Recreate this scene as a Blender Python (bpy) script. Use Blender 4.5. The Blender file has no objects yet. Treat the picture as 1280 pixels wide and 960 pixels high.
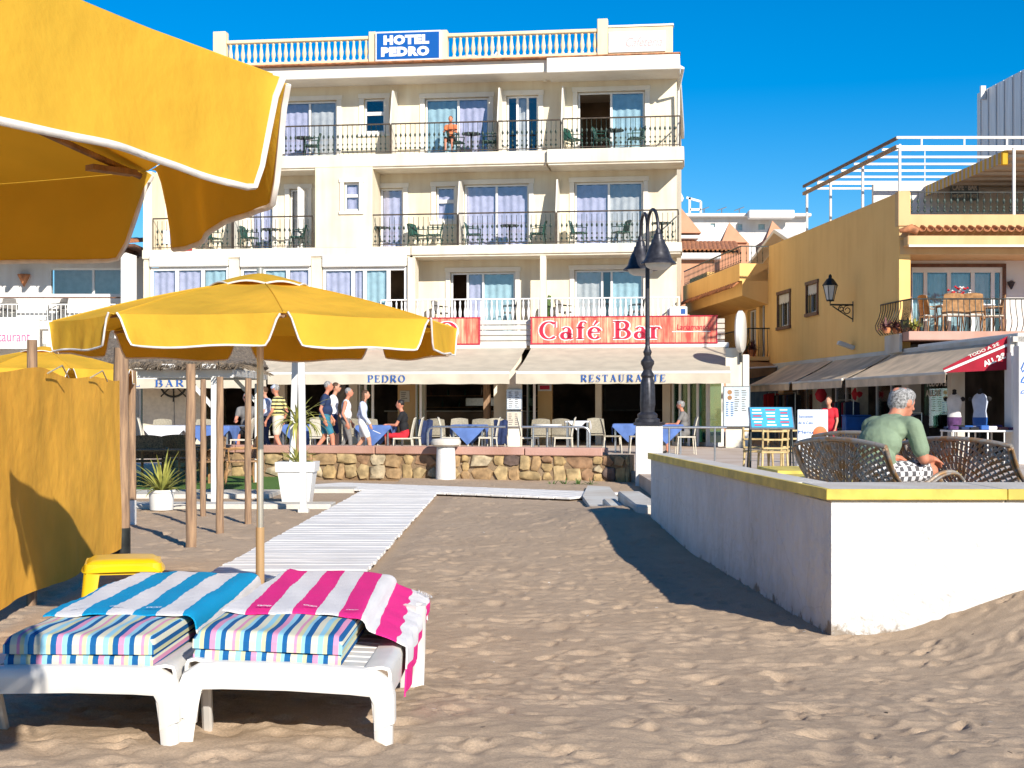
import bpy, bmesh, math, random
import numpy as np
from mathutils import Vector, Matrix
R = math.radians
PI = math.pi
rnd = random.Random(7)
scene = bpy.context.scene

# ------------------------------------------------------------------ camera, sky, sun, exposure
FPX, HZ, CAMZ = 1850.0, 512.0, 1.35          # focal length and horizon row measured on the 1280 px photograph
cam_d = bpy.data.cameras.new('camera'); cam = bpy.data.objects.new('camera', cam_d)
scene.collection.objects.link(cam); scene.camera = cam
cam.location = (0, 0, CAMZ); cam.rotation_euler = (R(90), 0, 0)
cam_d.sensor_width = 36; cam_d.lens = FPX/1280*36; cam_d.shift_y = (HZ-480)/1280
cam_d.clip_start = 0.05; cam_d.clip_end = 3000

SUN_AZ, SUN_EL = 25.0, 26.0                   # shadows fall away from the camera and to the left
world = bpy.data.worlds.new('World'); scene.world = world; world.use_nodes = True
wn = world.node_tree.nodes; wl = world.node_tree.links
bg = wn['Background']
sky = wn.new('ShaderNodeTexSky'); sky.sky_type = 'NISHITA'; sky.sun_disc = False
sky.sun_elevation = R(SUN_EL); sky.sun_rotation = R(180-SUN_AZ)
sky.altitude = 0; sky.air_density = 1.0; sky.dust_density = 0.0; sky.ozone_density = 5.0
hs = wn.new('ShaderNodeHueSaturation'); hs.inputs['Saturation'].default_value = 1.44; hs.inputs['Hue'].default_value = 0.502; hs.inputs['Value'].default_value = 1.0
wl.new(sky.outputs[0], hs.inputs['Color']); wl.new(hs.outputs[0], bg.inputs['Color'])
bg.inputs['Strength'].default_value = 0.060
sun_d = bpy.data.lights.new('sun', 'SUN'); sun = bpy.data.objects.new('sun', sun_d); scene.collection.objects.link(sun)
sun_d.energy = 3.2; sun_d.angle = R(0.55); sun_d.color = (1.0, 0.93, 0.82)
_sd = Vector((-math.sin(R(SUN_AZ))*math.cos(R(SUN_EL)), math.cos(R(SUN_AZ))*math.cos(R(SUN_EL)), -math.sin(R(SUN_EL))))
sun.rotation_euler = _sd.to_track_quat('-Z', 'Y').to_euler(); sun.location = (10, -20, 20)
vs = scene.view_settings
vs.view_transform = 'Standard'; vs.look = 'None'; vs.gamma = 1; vs.use_curve_mapping = False
vs.exposure = 1.12
scene.cycles.max_bounces = 8; scene.cycles.diffuse_bounces = 6; scene.cycles.transparent_max_bounces = 8
scene.cycles.caustics_reflective = False; scene.cycles.caustics_refractive = False

# ------------------------------------------------------------------ helpers
C = scene.collection
MATW = {}
def at(px, py, Y):                            # a point at depth Y that the photograph shows at px, py
    return Vector(((px-640)/FPX*Y, Y, CAMZ+(HZ-py)/FPX*Y))
def lin(c): return tuple(((v/12.92) if v <= 0.04045 else ((v+0.055)/1.055)**2.4) for v in c)

def nmat(name): 
    m = bpy.data.materials.new(name); m.use_nodes = True
    return m, m.node_tree.nodes, m.node_tree.links, m.node_tree.nodes['Principled BSDF']
def mat(name, col, rough=0.7, var=0.08, scale=6.0, bump=0.0, bscale=None, metal=0.0, spec=0.4, col2=None, stretch=(1,1,1), trans=0.0, coat=0.0, detail=4.0, fac=(0.35,0.65), dist=0.01):
    m, n, l, b = nmat(name)
    tc = n.new('ShaderNodeTexCoord'); mp = n.new('ShaderNodeMapping'); mp.inputs['Scale'].default_value = stretch
    geo = n.new('ShaderNodeNewGeometry')
    l.new(geo.outputs['Position'], mp.inputs['Vector'])
    nz = n.new('ShaderNodeTexNoise'); nz.inputs['Scale'].default_value = scale; nz.inputs['Detail'].default_value = detail
    l.new(mp.outputs[0], nz.inputs['Vector'])
    rp = n.new('ShaderNodeValToRGB'); rp.color_ramp.elements[0].position = fac[0]; rp.color_ramp.elements[1].position = fac[1]
    c2 = col2 or tuple(max(0, c*(1-2*var)) for c in col)
    rp.color_ramp.elements[0].color = (*c2, 1); rp.color_ramp.elements[1].color = (*[min(1, c*(1+var*0.5)) for c in col], 1)
    l.new(nz.outputs['Fac'], rp.inputs['Fac']); l.new(rp.outputs[0], b.inputs['Base Color'])
    b.inputs['Roughness'].default_value = rough; b.inputs['Metallic'].default_value = metal
    b.inputs['Specular IOR Level'].default_value = spec
    if coat: b.inputs['Coat Weight'].default_value = coat
    if bump:
        n2 = n.new('ShaderNodeTexNoise'); n2.inputs['Scale'].default_value = bscale or scale*4; n2.inputs['Detail'].default_value = 5
        l.new(mp.outputs[0], n2.inputs['Vector'])
        bp = n.new('ShaderNodeBump'); bp.inputs['Strength'].default_value = bump; bp.inputs['Distance'].default_value = dist
        l.new(n2.outputs['Fac'], bp.inputs['Height']); l.new(bp.outputs[0], b.inputs['Normal'])
    if trans:                                # thin cloth lets some light through
        t = n.new('ShaderNodeBsdfTranslucent'); mx = n.new('ShaderNodeMixShader'); mx.inputs[0].default_value = trans
        l.new(rp.outputs[0], t.inputs['Color']); l.new(b.outputs[0], mx.inputs[1]); l.new(t.outputs[0], mx.inputs[2])
        l.new(mx.outputs[0], n['Material Output'].inputs['Surface'])
    return m
def plaster(name, col, stain=0.12, rough=0.85, bump=0.15, streak=0.5):
    m, n, l, b = nmat(name)
    geo = n.new('ShaderNodeNewGeometry')
    mp = n.new('ShaderNodeMapping'); mp.inputs['Scale'].default_value = (2.2, 2.2, 0.22); l.new(geo.outputs['Position'], mp.inputs['Vector'])
    a = n.new('ShaderNodeTexNoise'); a.inputs['Scale'].default_value = 1.6; a.inputs['Detail'].default_value = 6; l.new(mp.outputs[0], a.inputs['Vector'])
    c = n.new('ShaderNodeTexNoise'); c.inputs['Scale'].default_value = 0.9; c.inputs['Detail'].default_value = 5; l.new(geo.outputs['Position'], c.inputs['Vector'])
    ma = n.new('ShaderNodeMath'); ma.operation = 'MULTIPLY_ADD'; ma.inputs[1].default_value = streak; l.new(a.outputs['Fac'], ma.inputs[0])
    mb = n.new('ShaderNodeMath'); mb.operation = 'MULTIPLY'; mb.inputs[1].default_value = 1-streak; l.new(c.outputs['Fac'], mb.inputs[0]); l.new(mb.outputs[0], ma.inputs[2])
    rp = n.new('ShaderNodeValToRGB'); rp.color_ramp.elements[0].position = 0.3; rp.color_ramp.elements[1].position = 0.56
    rp.color_ramp.elements[0].color = (*[v*(1-stain*(1+0.4*i)) for i, v in enumerate(col)], 1); rp.color_ramp.elements[1].color = (*col, 1)
    l.new(ma.outputs[0], rp.inputs['Fac']); l.new(rp.outputs[0], b.inputs['Base Color']); b.inputs['Roughness'].default_value = rough
    b.inputs['Specular IOR Level'].default_value = 0.25
    d = n.new('ShaderNodeTexNoise'); d.inputs['Scale'].default_value = 40; d.inputs['Detail'].default_value = 4; l.new(geo.outputs['Position'], d.inputs['Vector'])
    bp = n.new('ShaderNodeBump'); bp.inputs['Strength'].default_value = bump; bp.inputs['Distance'].default_value = 0.02
    l.new(d.outputs['Fac'], bp.inputs['Height']); l.new(bp.outputs[0], b.inputs['Normal'])
    return m
def glassmat(name, tint, gloss=0.12, rough=0.02):
    m, n, l, b = nmat(name)
    n.remove(b)
    t = n.new('ShaderNodeBsdfTransparent'); t.inputs[0].default_value = (*tint, 1)
    g = n.new('ShaderNodeBsdfGlossy'); g.inputs['Roughness'].default_value = rough
    fr = n.new('ShaderNodeLayerWeight'); fr.inputs['Blend'].default_value = 0.25
    ma = n.new('ShaderNodeMath'); ma.operation = 'MULTIPLY_ADD'; ma.inputs[1].default_value = 0.7; ma.inputs[2].default_value = gloss; l.new(fr.outputs['Fresnel'], ma.inputs[0])
    mx = n.new('ShaderNodeMixShader'); l.new(ma.outputs[0], mx.inputs[0]); l.new(t.outputs[0], mx.inputs[1]); l.new(g.outputs[0], mx.inputs[2])
    l.new(mx.outputs[0], n['Material Output'].inputs['Surface'])
    return m

class MB:
    def __init__(s): s.v = []; s.f = []; s.mi = []; s.cur = 0
    def add(s, vs, fs):
        o = len(s.v); s.v += [tuple(p) for p in vs]
        for f in fs: s.f.append(tuple(i+o for i in f)); s.mi.append(s.cur)
        return s
    def box(s, x0, x1, y0, y1, z0, z1, c=0.0):
        return s.obox(((x0+x1)/2, (y0+y1)/2, (z0+z1)/2), (abs(x1-x0)/2, 0, 0), (0, abs(y1-y0)/2, 0), (0, 0, abs(z1-z0)/2), c)
    def obox(s, cen, ax, ay, az, c=0.0):
        cen, ax, ay, az = Vector(cen), Vector(ax), Vector(ay), Vector(az)
        if c <= 0:
            vs = [cen+ax*i+ay*j+az*k for k in (-1, 1) for j in (-1, 1) for i in (-1, 1)]
            return s.add(vs, [(0,2,3,1), (4,5,7,6), (0,1,5,4), (2,6,7,3), (0,4,6,2), (1,3,7,5)])
        L = [max(a.length, 1e-6) for a in (ax, ay, az)]; c = min(c, 0.45*min(L)); q = [1-c/l for l in L]
        idx = {}; vs = []
        for i in (-1, 1):
            for j in (-1, 1):
                for k in (-1, 1):
                    for w in range(3):
                        t = [i*(1 if w == 0 else q[0]), j*(1 if w == 1 else q[1]), k*(1 if w == 2 else q[2])]
                        idx[(i, j, k, w)] = len(vs); vs.append(cen+ax*t[0]+ay*t[1]+az*t[2])
        fs = []
        for i in (-1, 1):
            fs.append([idx[(i, j, k, 0)] for j, k in ((-1,-1),(1,-1),(1,1),(-1,1))][::i])
            fs.append([idx[(j, i, k, 1)] for j, k in ((-1,-1),(1,-1),(1,1),(-1,1))][::-i])
            fs.append([idx[(j, k, i, 2)] for j, k in ((-1,-1),(1,-1),(1,1),(-1,1))][::i])
        for i in (-1, 1):
            for j in (-1, 1):
                fs.append([idx[(i, j, -1, 0)], idx[(i, j, 1, 0)], idx[(i, j, 1, 1)], idx[(i, j, -1, 1)]][::(1 if i*j < 0 else -1)][::-1])
                fs.append([idx[(i, -1, j, 0)], idx[(i, 1, j, 0)], idx[(i, 1, j, 2)], idx[(i, -1, j, 2)]][::(1 if i*j > 0 else -1)][::-1])
                fs.append([idx[(-1, i, j, 1)], idx[(1, i, j, 1)], idx[(1, i, j, 2)], idx[(-1, i, j, 2)]][::(1 if i*j < 0 else -1)][::-1])
                for k in (-1, 1):
                    fs.append([idx[(i, j, k, 0)], idx[(i, j, k, 1)], idx[(i, j, k, 2)]][::(1 if i*j*k > 0 else -1)])
        return s.add(vs, fs)
    def bar(s, p0, p1, w, h, up=(0, 0, 1), c=0.0):
        p0, p1 = Vector(p0), Vector(p1); d = (p1-p0); L = d.length; d.normalize(); up = Vector(up)
        if abs(d.dot(up)) > 0.98: up = Vector((0, 1, 0))
        a = d.cross(up).normalized(); b = a.cross(d).normalized()
        return s.obox((p0+p1)/2, a*w/2, d*L/2, b*h/2, c)
    def tube(s, pts, r, n=8, cap=True, closed=False):
        pts = [Vector(p) for p in pts]; N = len(pts); rs = r if isinstance(r, (list, tuple)) else [r]*N
        o = len(s.v); ref = None; rings = []
        for i, p in enumerate(pts):
            if closed: d = pts[(i+1) % N]-pts[i-1]
            else: d = pts[min(i+1, N-1)]-pts[max(i-1, 0)]
            if d.length < 1e-9: d = Vector((0, 0, 1))
            d.normalize()
            if ref is None:
                ref = Vector((0, 0, 1)) if abs(d.z) < 0.9 else Vector((1, 0, 0))
            a = (ref-d*ref.dot(d))
            if a.length < 1e-6: a = d.orthogonal()
            a.normalize(); b = d.cross(a); ref = a
            for k in range(n):
                t = 2*PI*k/n; s.v.append(tuple(p+(a*math.cos(t)+b*math.sin(t))*rs[i]))
        M = N if closed else N-1
        for i in range(M):
            for k in range(n):
                A = o+i*n; B = o+((i+1) % N)*n
                s.f.append((A+k, A+(k+1) % n, B+(k+1) % n, B+k)); s.mi.append(s.cur)
        if cap and not closed:
            s.f.append(tuple(o+k for k in range(n))[::-1]); s.f.append(tuple(o+(N-1)*n+k for k in range(n))); s.mi += [s.cur]*2
        return s
    def lathe(s, prof, n=16, org=(0, 0, 0), caps=True, sx=1.0, sy=1.0):
        o = len(s.v); N = len(prof)
        for r, z in prof:
            for k in range(n):
                t = 2*PI*k/n; s.v.append((org[0]+r*math.cos(t)*sx, org[1]+r*math.sin(t)*sy, org[2]+z))
        for i in range(N-1):
            for k in range(n):
                s.f.append((o+i*n+k, o+i*n+(k+1) % n, o+(i+1)*n+(k+1) % n, o+(i+1)*n+k)); s.mi.append(s.cur)
        if caps:
            s.f.append(tuple(o+k for k in range(n))[::-1]); s.f.append(tuple(o+(N-1)*n+k for k in range(n))); s.mi += [s.cur]*2
        return s
    def prism(s, poly, ext):                 # poly: 3D points (planar), extruded by a vector
        n = len(poly); e = Vector(ext); P = [Vector(p) for p in poly]
        return s.add(P+[p+e for p in P], [tuple(range(n))[::-1], tuple(range(n, 2*n))]+[(i, (i+1) % n, n+(i+1) % n, n+i) for i in range(n)])
    def shell(s, G, t):                      # G: grid [i][j] of points -> a sheet of thickness t with both faces and rim
        ni, nj = len(G), len(G[0]); G = [[Vector(p) for p in r] for r in G]
        N = [[None]*nj for _ in range(ni)]
        for i in range(ni):
            for j in range(nj):
                a = G[min(i+1, ni-1)][j]-G[max(i-1, 0)][j]; b = G[i][min(j+1, nj-1)]-G[i][max(j-1, 0)]
                nn = a.cross(b); N[i][j] = nn.normalized() if nn.length > 1e-12 else Vector((0, 0, 1))
        o = len(s.v)
        for i in range(ni):
            for j in range(nj): s.v.append(tuple(G[i][j]+N[i][j]*t/2))
        for i in range(ni):
            for j in range(nj): s.v.append(tuple(G[i][j]-N[i][j]*t/2))
        K = ni*nj; I = lambda i, j: o+i*nj+j
        def q(*a): s.f.append(a); s.mi.append(s.cur)
        for i in range(ni-1):
            for j in range(nj-1):
                q(I(i,j), I(i+1,j), I(i+1,j+1), I(i,j+1)); q(K+I(i,j), K+I(i,j+1), K+I(i+1,j+1), K+I(i+1,j))
        for i in range(ni-1):
            q(I(i,0), K+I(i,0), K+I(i+1,0), I(i+1,0)); q(I(i,nj-1), I(i+1,nj-1), K+I(i+1,nj-1), K+I(i,nj-1))
        for j in range(nj-1):
            q(I(0,j), I(0,j+1), K+I(0,j+1), K+I(0,j)); q(I(ni-1,j), K+I(ni-1,j), K+I(ni-1,j+1), I(ni-1,j+1))
        return s
    def grid(s, G):
        ni, nj = len(G), len(G[0]); o = len(s.v)
        for r in G: s.v += [tuple(p) for p in r]
        for i in range(ni-1):
            for j in range(nj-1): s.f.append((o+i*nj+j, o+(i+1)*nj+j, o+(i+1)*nj+j+1, o+i*nj+j+1)); s.mi.append(s.cur)
        return s
    def xf(s, M):
        s.v = [tuple(M @ Vector(p)) for p in s.v]; return s
    def join(s, o, M=None):
        return s.add([(M @ Vector(p)) if M else p for p in o.v], o.f)
    def mesh(s, name, mats, smooth=None):
        me = bpy.data.meshes.new(name); me.from_pydata(s.v, [], s.f)
        for m in (mats if isinstance(mats, (list, tuple)) else [mats]): me.materials.append(m)
        if max(s.mi, default=0) > 0: me.polygons.foreach_set('material_index', s.mi)
        if smooth is not None:
            me.polygons.foreach_set('use_smooth', [True]*len(me.polygons))
            if smooth < 179: me.set_sharp_from_angle(angle=R(smooth))
        me.update(); return me
    def build(s, name, mats, parent=None, smooth=None, world=False):
        if world and parent is not None:
            s.xf(MATW[parent.name].inverted())
        return link(name, s.mesh(name, mats, smooth), parent)
def link(name, me, parent=None, M=None):
    o = bpy.data.objects.new(name, me); C.objects.link(o)
    if parent is not None: o.parent = parent
    if M is not None: o.matrix_local = M
    MATW[o.name] = (MATW[parent.name] if parent is not None else Matrix.Identity(4)) @ (M if M is not None else Matrix.Identity(4))
    return o
def tag(o, label=None, cat=None, group=None, kind=None):
    if label: o['label'] = label
    if cat: o['category'] = cat
    if group: o['group'] = group
    if kind: o['kind'] = kind
    return o
def thing(name, label, cat, loc=(0, 0, 0), rz=0.0, group=None, rot=None):
    o = bpy.data.objects.new(name, None); C.objects.link(o); o.empty_display_size = 0.1
    M = Matrix.Translation(Vector(loc)) @ (rot.to_4x4() if rot is not None else Matrix.Rotation(rz, 4, 'Z'))
    o.matrix_world = M; MATW[o.name] = M.copy()
    return tag(o, label, cat, group)
def copy_thing(root, loc, rz, label, group=None, scale=None):
    def cp(o, par):
        c = o.copy(); C.objects.link(c); c.parent = par
        for ch in [k for k in KIDS.get(o.name, [])]: KIDS.setdefault(c.name, []).append(cp(ch, c))
        return c
    KIDS.clear()
    for o in C.objects:
        if o.parent is not None: KIDS.setdefault(o.parent.name, []).append(o)
    c = cp(root, None); c.matrix_world = Matrix.Translation(Vector(loc)) @ Matrix.Rotation(rz, 4, 'Z') @ (Matrix.Diagonal((*scale, 1)) if scale else Matrix.Identity(4))
    MATW[c.name] = c.matrix_world.copy()
    c['label'] = label
    if group: c['group'] = group
    return c
KIDS = {}
def struct(o): o['kind'] = 'structure'; return o

# writing -----------------------------------------------------------
def sans(text, size, bold=0.0, shear=0.0, spacing=1.0):
    cu = bpy.data.curves.new('t', 'FONT'); cu.body = text; cu.size = size; cu.offset = bold; cu.shear = shear; cu.space_character = spacing
    cu.resolution_u = 3
    ob = bpy.data.objects.new('t', cu); C.objects.link(ob)
    dg = bpy.context.evaluated_depsgraph_get(); me = ob.evaluated_get(dg).to_mesh()
    vs = [(v.co.x, v.co.y) for v in me.vertices]; fs = [tuple(p.vertices) for p in me.polygons]
    ob.evaluated_get(dg).to_mesh_clear(); bpy.data.objects.remove(ob); bpy.data.curves.remove(cu)
    return vs, fs
def put_text(mb, tv, org, right, up, w=None, h=None, center=True, lift=0.004, ref=None):
    """flat lettering: tv = (2D verts, faces); fitted to width w and height h, on the plane right x up"""
    vs, fs = tv; rv = ref[0] if ref else vs; xs = [p[0] for p in rv]; ys = [p[1] for p in rv]
    x0, x1, y0, y1 = min(xs), max(xs), min(ys), max(ys)
    sx = w/(x1-x0) if w else 1; sy = h/(y1-y0) if h else sx
    right, up, org = Vector(right).normalized(), Vector(up).normalized(), Vector(org); nrm = right.cross(up)
    cx, cy = ((x0+x1)/2, (y0+y1)/2) if center else (x0, y0)
    mb.add([org+right*(p[0]-cx)*sx+up*(p[1]-cy)*sy+nrm*lift for p in vs], fs)
    return mb
def strokes(glyphs, text, gap=0.16):         # a small cut of serif letters: thick and thin strokes with serifs
    vs, fs = [], []; x = 0
    for ch in text:
        if ch == ' ': x += 0.4; continue
        w, ss = glyphs[ch]
        for pts, wd in ss:
            P = [Vector((p[0]+x, p[1])) for p in pts]
            o = len(vs)
            for i, p in enumerate(P):
                d = P[min(i+1, len(P)-1)]-P[max(i-1, 0)]
                if d.length < 1e-6: d = Vector((1, 0))
                d.normalize(); nn = Vector((-d.y, d.x)); ww = wd[i] if isinstance(wd, (list, tuple)) else wd
                vs.append(tuple(p+nn*ww/2)); vs.append(tuple(p-nn*ww/2))
            for i in range(len(P)-1): fs.append((o+2*i, o+2*i+1, o+2*i+3, o+2*i+2))
        x += w+gap
    return vs, fs
def arc(cx, cy, rx, ry, a0, a1, n=12): return [(cx+rx*math.cos(R(a0+(a1-a0)*i/n)), cy+ry*math.sin(R(a0+(a1-a0)*i/n))) for i in range(n+1)]
def wob(n, lo, hi, ph=0): return [lo+(hi-lo)*abs(math.cos(PI*i/(n-1)+ph)) for i in range(n)]
T, t_ = 0.17, 0.06
def sf(x, y, w=0.30): return ([(x-w/2, y), (x+w/2, y)], 0.05)
def bowl(cx, cy, rx, ry, a0, a1, n=14): 
    p = arc(cx, cy, rx, ry, a0, a1, n); return (p, [t_+(T-t_)*abs(math.cos(R(a0+(a1-a0)*i/n))) for i in range(n+1)])
SER = {
 'P': (0.62, [([(0.14,0),(0.14,1)],T), sf(0.14,0.025,0.34), sf(0.09,0.975,0.24), ([(0.14,0.97),(0.34,0.97)],t_), ([(0.14,0.47),(0.34,0.47)],t_), bowl(0.34,0.72,0.24,0.25,90,-90)]),
 'E': (0.62, [([(0.14,0),(0.14,1)],T), ([(0.0,0.03),(0.58,0.03)],t_), ([(0.0,0.97),(0.55,0.97)],t_), ([(0.14,0.5),(0.42,0.5)],t_), ([(0.58,0.0),(0.58,0.24)],0.05), ([(0.55,1.0),(0.55,0.78)],0.05), ([(0.42,0.38),(0.42,0.62)],0.05)]),
 'D': (0.78, [([(0.14,0),(0.14,1)],T), sf(0.09,0.025,0.24), sf(0.09,0.975,0.24), ([(0.14,0.97),(0.32,0.97)],t_), ([(0.14,0.03),(0.32,0.03)],t_), bowl(0.32,0.5,0.40,0.47,90,-90)]),
 'R': (0.74, [([(0.14,0),(0.14,1)],T), sf(0.14,0.025,0.34), sf(0.09,0.975,0.24), ([(0.14,0.97),(0.34,0.97)],t_), ([(0.14,0.5),(0.34,0.5)],t_), bowl(0.34,0.735,0.24,0.235,90,-90), ([(0.34,0.5),(0.66,0.03)],T), sf(0.66,0.025,0.22)]),
 'O': (0.78, [bowl(0.39,0.5,0.32,0.47,0,360,24)]),
 'S': (0.52, [([(0.46,0.80),(0.36,0.95),(0.20,0.95),(0.10,0.82),(0.12,0.66),(0.26,0.54),(0.40,0.42),(0.45,0.26),(0.38,0.08),(0.22,0.04),(0.06,0.18)],[t_,t_,t_,0.1,T,T,T,0.1,t_,t_,t_]), ([(0.46,0.98),(0.46,0.72)],0.05), ([(0.06,0.02),(0.06,0.28)],0.05)]),
 'T': (0.66, [([(0.33,0),(0.33,1)],T), sf(0.33,0.025,0.34), ([(0.02,0.97),(0.64,0.97)],t_), ([(0.03,1.0),(0.03,0.76)],0.05), ([(0.63,1.0),(0.63,0.76)],0.05)]),
 'A': (0.78, [([(0.14,0.02),(0.38,1.0)],t_), ([(0.36,1.0),(0.64,0.02)],T), ([(0.2,0.33),(0.52,0.33)],t_), sf(0.13,0.025,0.24), sf(0.64,0.025,0.30)]),
 'U': (0.78, [([(0.16,0.97),(0.16,0.32)],T), ([(0.16,0.34),(0.2,0.12),(0.36,0.03),(0.54,0.1),(0.60,0.34),(0.60,0.97)],[T,0.13,t_,t_,t_,t_]), sf(0.16,0.975,0.32), sf(0.60,0.975,0.26)]),
 'N': (0.82, [([(0.14,0.0),(0.14,0.98)],t_), ([(0.10,0.98),(0.68,0.02)],T), ([(0.68,0.0),(0.68,0.98)],t_), sf(0.14,0.025,0.26), sf(0.68,0.975,0.26)]),
 'L': (0.6, [([(0.16,0),(0.16,1)],T), sf(0.16,0.975,0.34), ([(0.0,0.03),(0.56,0.03)],t_), ([(0.56,0.0),(0.56,0.26)],0.05)]),
 'B': (0.72, [([(0.16,0),(0.16,1)],T), sf(0.09,0.025,0.24), sf(0.09,0.975,0.24), ([(0.16,0.97),(0.36,0.97)],t_), ([(0.16,0.52),(0.38,0.52)],t_), ([(0.16,0.03),(0.38,0.03)],t_), bowl(0.36,0.745,0.22,0.225,90,-90), bowl(0.38,0.275,0.27,0.245,90,-90)]),
 'C': (0.76, [bowl(0.42,0.5,0.34,0.47,50,310,22), ([(0.68,0.98),(0.68,0.66)],0.06), ([(0.68,0.2),(0.64,0.14)],0.05)]),
 'a': (0.54, [([(0.12,0.56),(0.24,0.66),(0.36,0.62),(0.40,0.48),(0.40,0.1),(0.46,0.03),(0.54,0.06)],[0.12,t_,0.1,T,T,0.1,t_]), bowl(0.24,0.2,0.16,0.18,0,360,18)]),
 'f': (0.40, [([(0.18,0.0),(0.18,0.78),(0.24,0.94),(0.36,0.96),(0.42,0.88)],[T,T,0.12,t_,0.1]), sf(0.18,0.025,0.34), ([(0.02,0.64),(0.36,0.64)],t_)]),
 'é': (0.54, [bowl(0.27,0.33,0.22,0.31,20,320,20), ([(0.08,0.38),(0.48,0.38)],t_), ([(0.24,0.76),(0.38,0.98)],[0.06,0.13])]),
 'r': (0.46, [([(0.14,0.0),(0.14,0.66)],T), sf(0.14,0.025,0.34), sf(0.07,0.64,0.18), ([(0.14,0.5),(0.26,0.64),(0.38,0.62),(0.40,0.54)],[t_,0.09,0.1,0.13])]),
}
# ------------------------------------------------------------------ materials
M = {}
M['cream'] = plaster('cream_render', (0.78, 0.705, 0.55), 0.16)
M['trim'] = plaster('white_trim', (0.78, 0.75, 0.68), 0.08)
M['slabm'] = plaster('slab_fascia', (0.78, 0.72, 0.60), 0.16)
M['balu'] = plaster('balustrade_paint', (0.80, 0.66, 0.45), 0.12)
M['white'] = mat('white_paint', (0.74, 0.73, 0.70), 0.45, 0.05, 3)
M['upvc'] = mat('white_window_frame', (0.82, 0.81, 0.79), 0.35, 0.03, 3)
M['plastic'] = mat('white_plastic', (0.72, 0.70, 0.66), 0.38, 0.05, 5, bump=0.04, bscale=30, spec=0.5)
M['wallwhite'] = plaster('whitewash', (0.72, 0.71, 0.69), 0.12, bump=0.5)
M['yedge'] = mat('yellow_edge_paint', (0.74, 0.56, 0.10), 0.6, 0.15, 5, bump=0.2)
M['coping'] = plaster('pale_coping', (0.62, 0.58, 0.52), 0.16, bump=0.3)
M['pinkstone'] = plaster('pink_coping', (0.52, 0.31, 0.25), 0.25, bump=0.4, streak=0.2)
M['mortar'] = plaster('mortar', (0.30, 0.22, 0.14), 0.3, bump=0.8, streak=0.1)
M['iron'] = mat('dark_iron', (0.030, 0.034, 0.032), 0.5, 0.3, 8, metal=0.4)
M['greeniron'] = mat('green_black_iron', (0.035, 0.055, 0.045), 0.5, 0.3, 8, metal=0.3)
M['rail'] = mat('bronze_handrail', (0.10, 0.075, 0.055), 0.45, 0.2, 6, metal=0.4)
M['steel'] = mat('brushed_steel', (0.52, 0.52, 0.52), 0.3, 0.08, 20, metal=0.9)
M['castiron'] = mat('weathered_cast_iron', (0.30, 0.27, 0.235), 0.42, 0.3, 14, metal=0.3, col2=(0.38, 0.21, 0.085), fac=(0.38, 0.56), bump=0.3, bscale=60)
M['fabric'] = mat('yellow_canvas', (0.90, 0.60, 0.070), 0.85, 0.07, 2.2, bump=0.35, bscale=9, trans=0.45, spec=0.1, dist=0.03)
M['fabwind'] = mat('ochre_canvas', (0.92, 0.51, 0.075), 0.85, 0.05, 3, bump=0.3, bscale=6, trans=0.25, spec=0.1, dist=0.05)
M['binding'] = mat('white_binding', (0.78, 0.74, 0.70), 0.8, 0.08, 30)
M['wood'] = mat('weathered_wood', (0.34, 0.215, 0.125), 0.8, 0.25, 9, bump=0.6, bscale=25, stretch=(4, 4, 0.35), col2=(0.20, 0.125, 0.08))
M['polewood'] = mat('varnished_pole', (0.46, 0.29, 0.14), 0.45, 0.12, 6, stretch=(4, 4, 0.3))
M['chrome'] = mat('aluminium_pole', (0.66, 0.60, 0.50), 0.3, 0.05, 5, metal=0.7)
M['awn'] = mat('cream_awning', (0.66, 0.59, 0.47), 0.85, 0.06, 2, bump=0.15, bscale=5, trans=0.15, spec=0.1)
M['awn2'] = mat('taupe_awning', (0.78, 0.61, 0.43), 0.85, 0.12, 2, bump=0.15, bscale=5, trans=0.15, spec=0.1)
M['awnbrown'] = mat('brown_awning', (0.42, 0.25, 0.12), 0.85, 0.1, 2, trans=0.3, spec=0.1)
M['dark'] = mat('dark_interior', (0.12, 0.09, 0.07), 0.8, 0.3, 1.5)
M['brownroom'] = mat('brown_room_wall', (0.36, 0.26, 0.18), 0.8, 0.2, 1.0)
M['glass'] = glassmat('window_glass', (0.93, 0.95, 0.97), 0.07)
M['gglass'] = glassmat('green_door_glass', (0.45, 0.72, 0.60), 0.12)
M['lilac'] = mat('lilac_curtain', (0.70, 0.66, 0.84), 0.9, 0.08, 5, trans=0.1)
M['bluecur'] = mat('pale_blue_curtain', (0.55, 0.76, 0.80), 0.9, 0.08, 5, trans=0.1)
M['greycur'] = mat('grey_curtain', (0.72, 0.70, 0.67), 0.9, 0.08, 5, trans=0.1)
M['bluesign'] = mat('blue_sign_face', (0.004, 0.095, 0.38), 0.35, 0.04, 2)
M['letterwhite'] = mat('white_lettering', (0.82, 0.82, 0.82), 0.5, 0.02, 2)
M['letterblue'] = mat('blue_lettering', (0.02, 0.10, 0.36), 0.6, 0.05, 2)
M['letterred'] = mat('red_lettering', (0.50, 0.015, 0.05), 0.5, 0.05, 2)
M['letterpink'] = mat('pink_lettering', (0.62, 0.10, 0.26), 0.5, 0.05, 2)
M['palepink'] = mat('faded_pink_lettering', (0.70, 0.42, 0.42), 0.5, 0.05, 2)
M['gplastic'] = mat('green_plastic', (0.020, 0.085, 0.065), 0.45, 0.15, 4)
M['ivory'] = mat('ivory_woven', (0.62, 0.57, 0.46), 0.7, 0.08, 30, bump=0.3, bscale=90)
M['taupe'] = mat('taupe_woven', (0.34, 0.30, 0.22), 0.75, 0.12, 30, bump=0.3, bscale=90)
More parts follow.
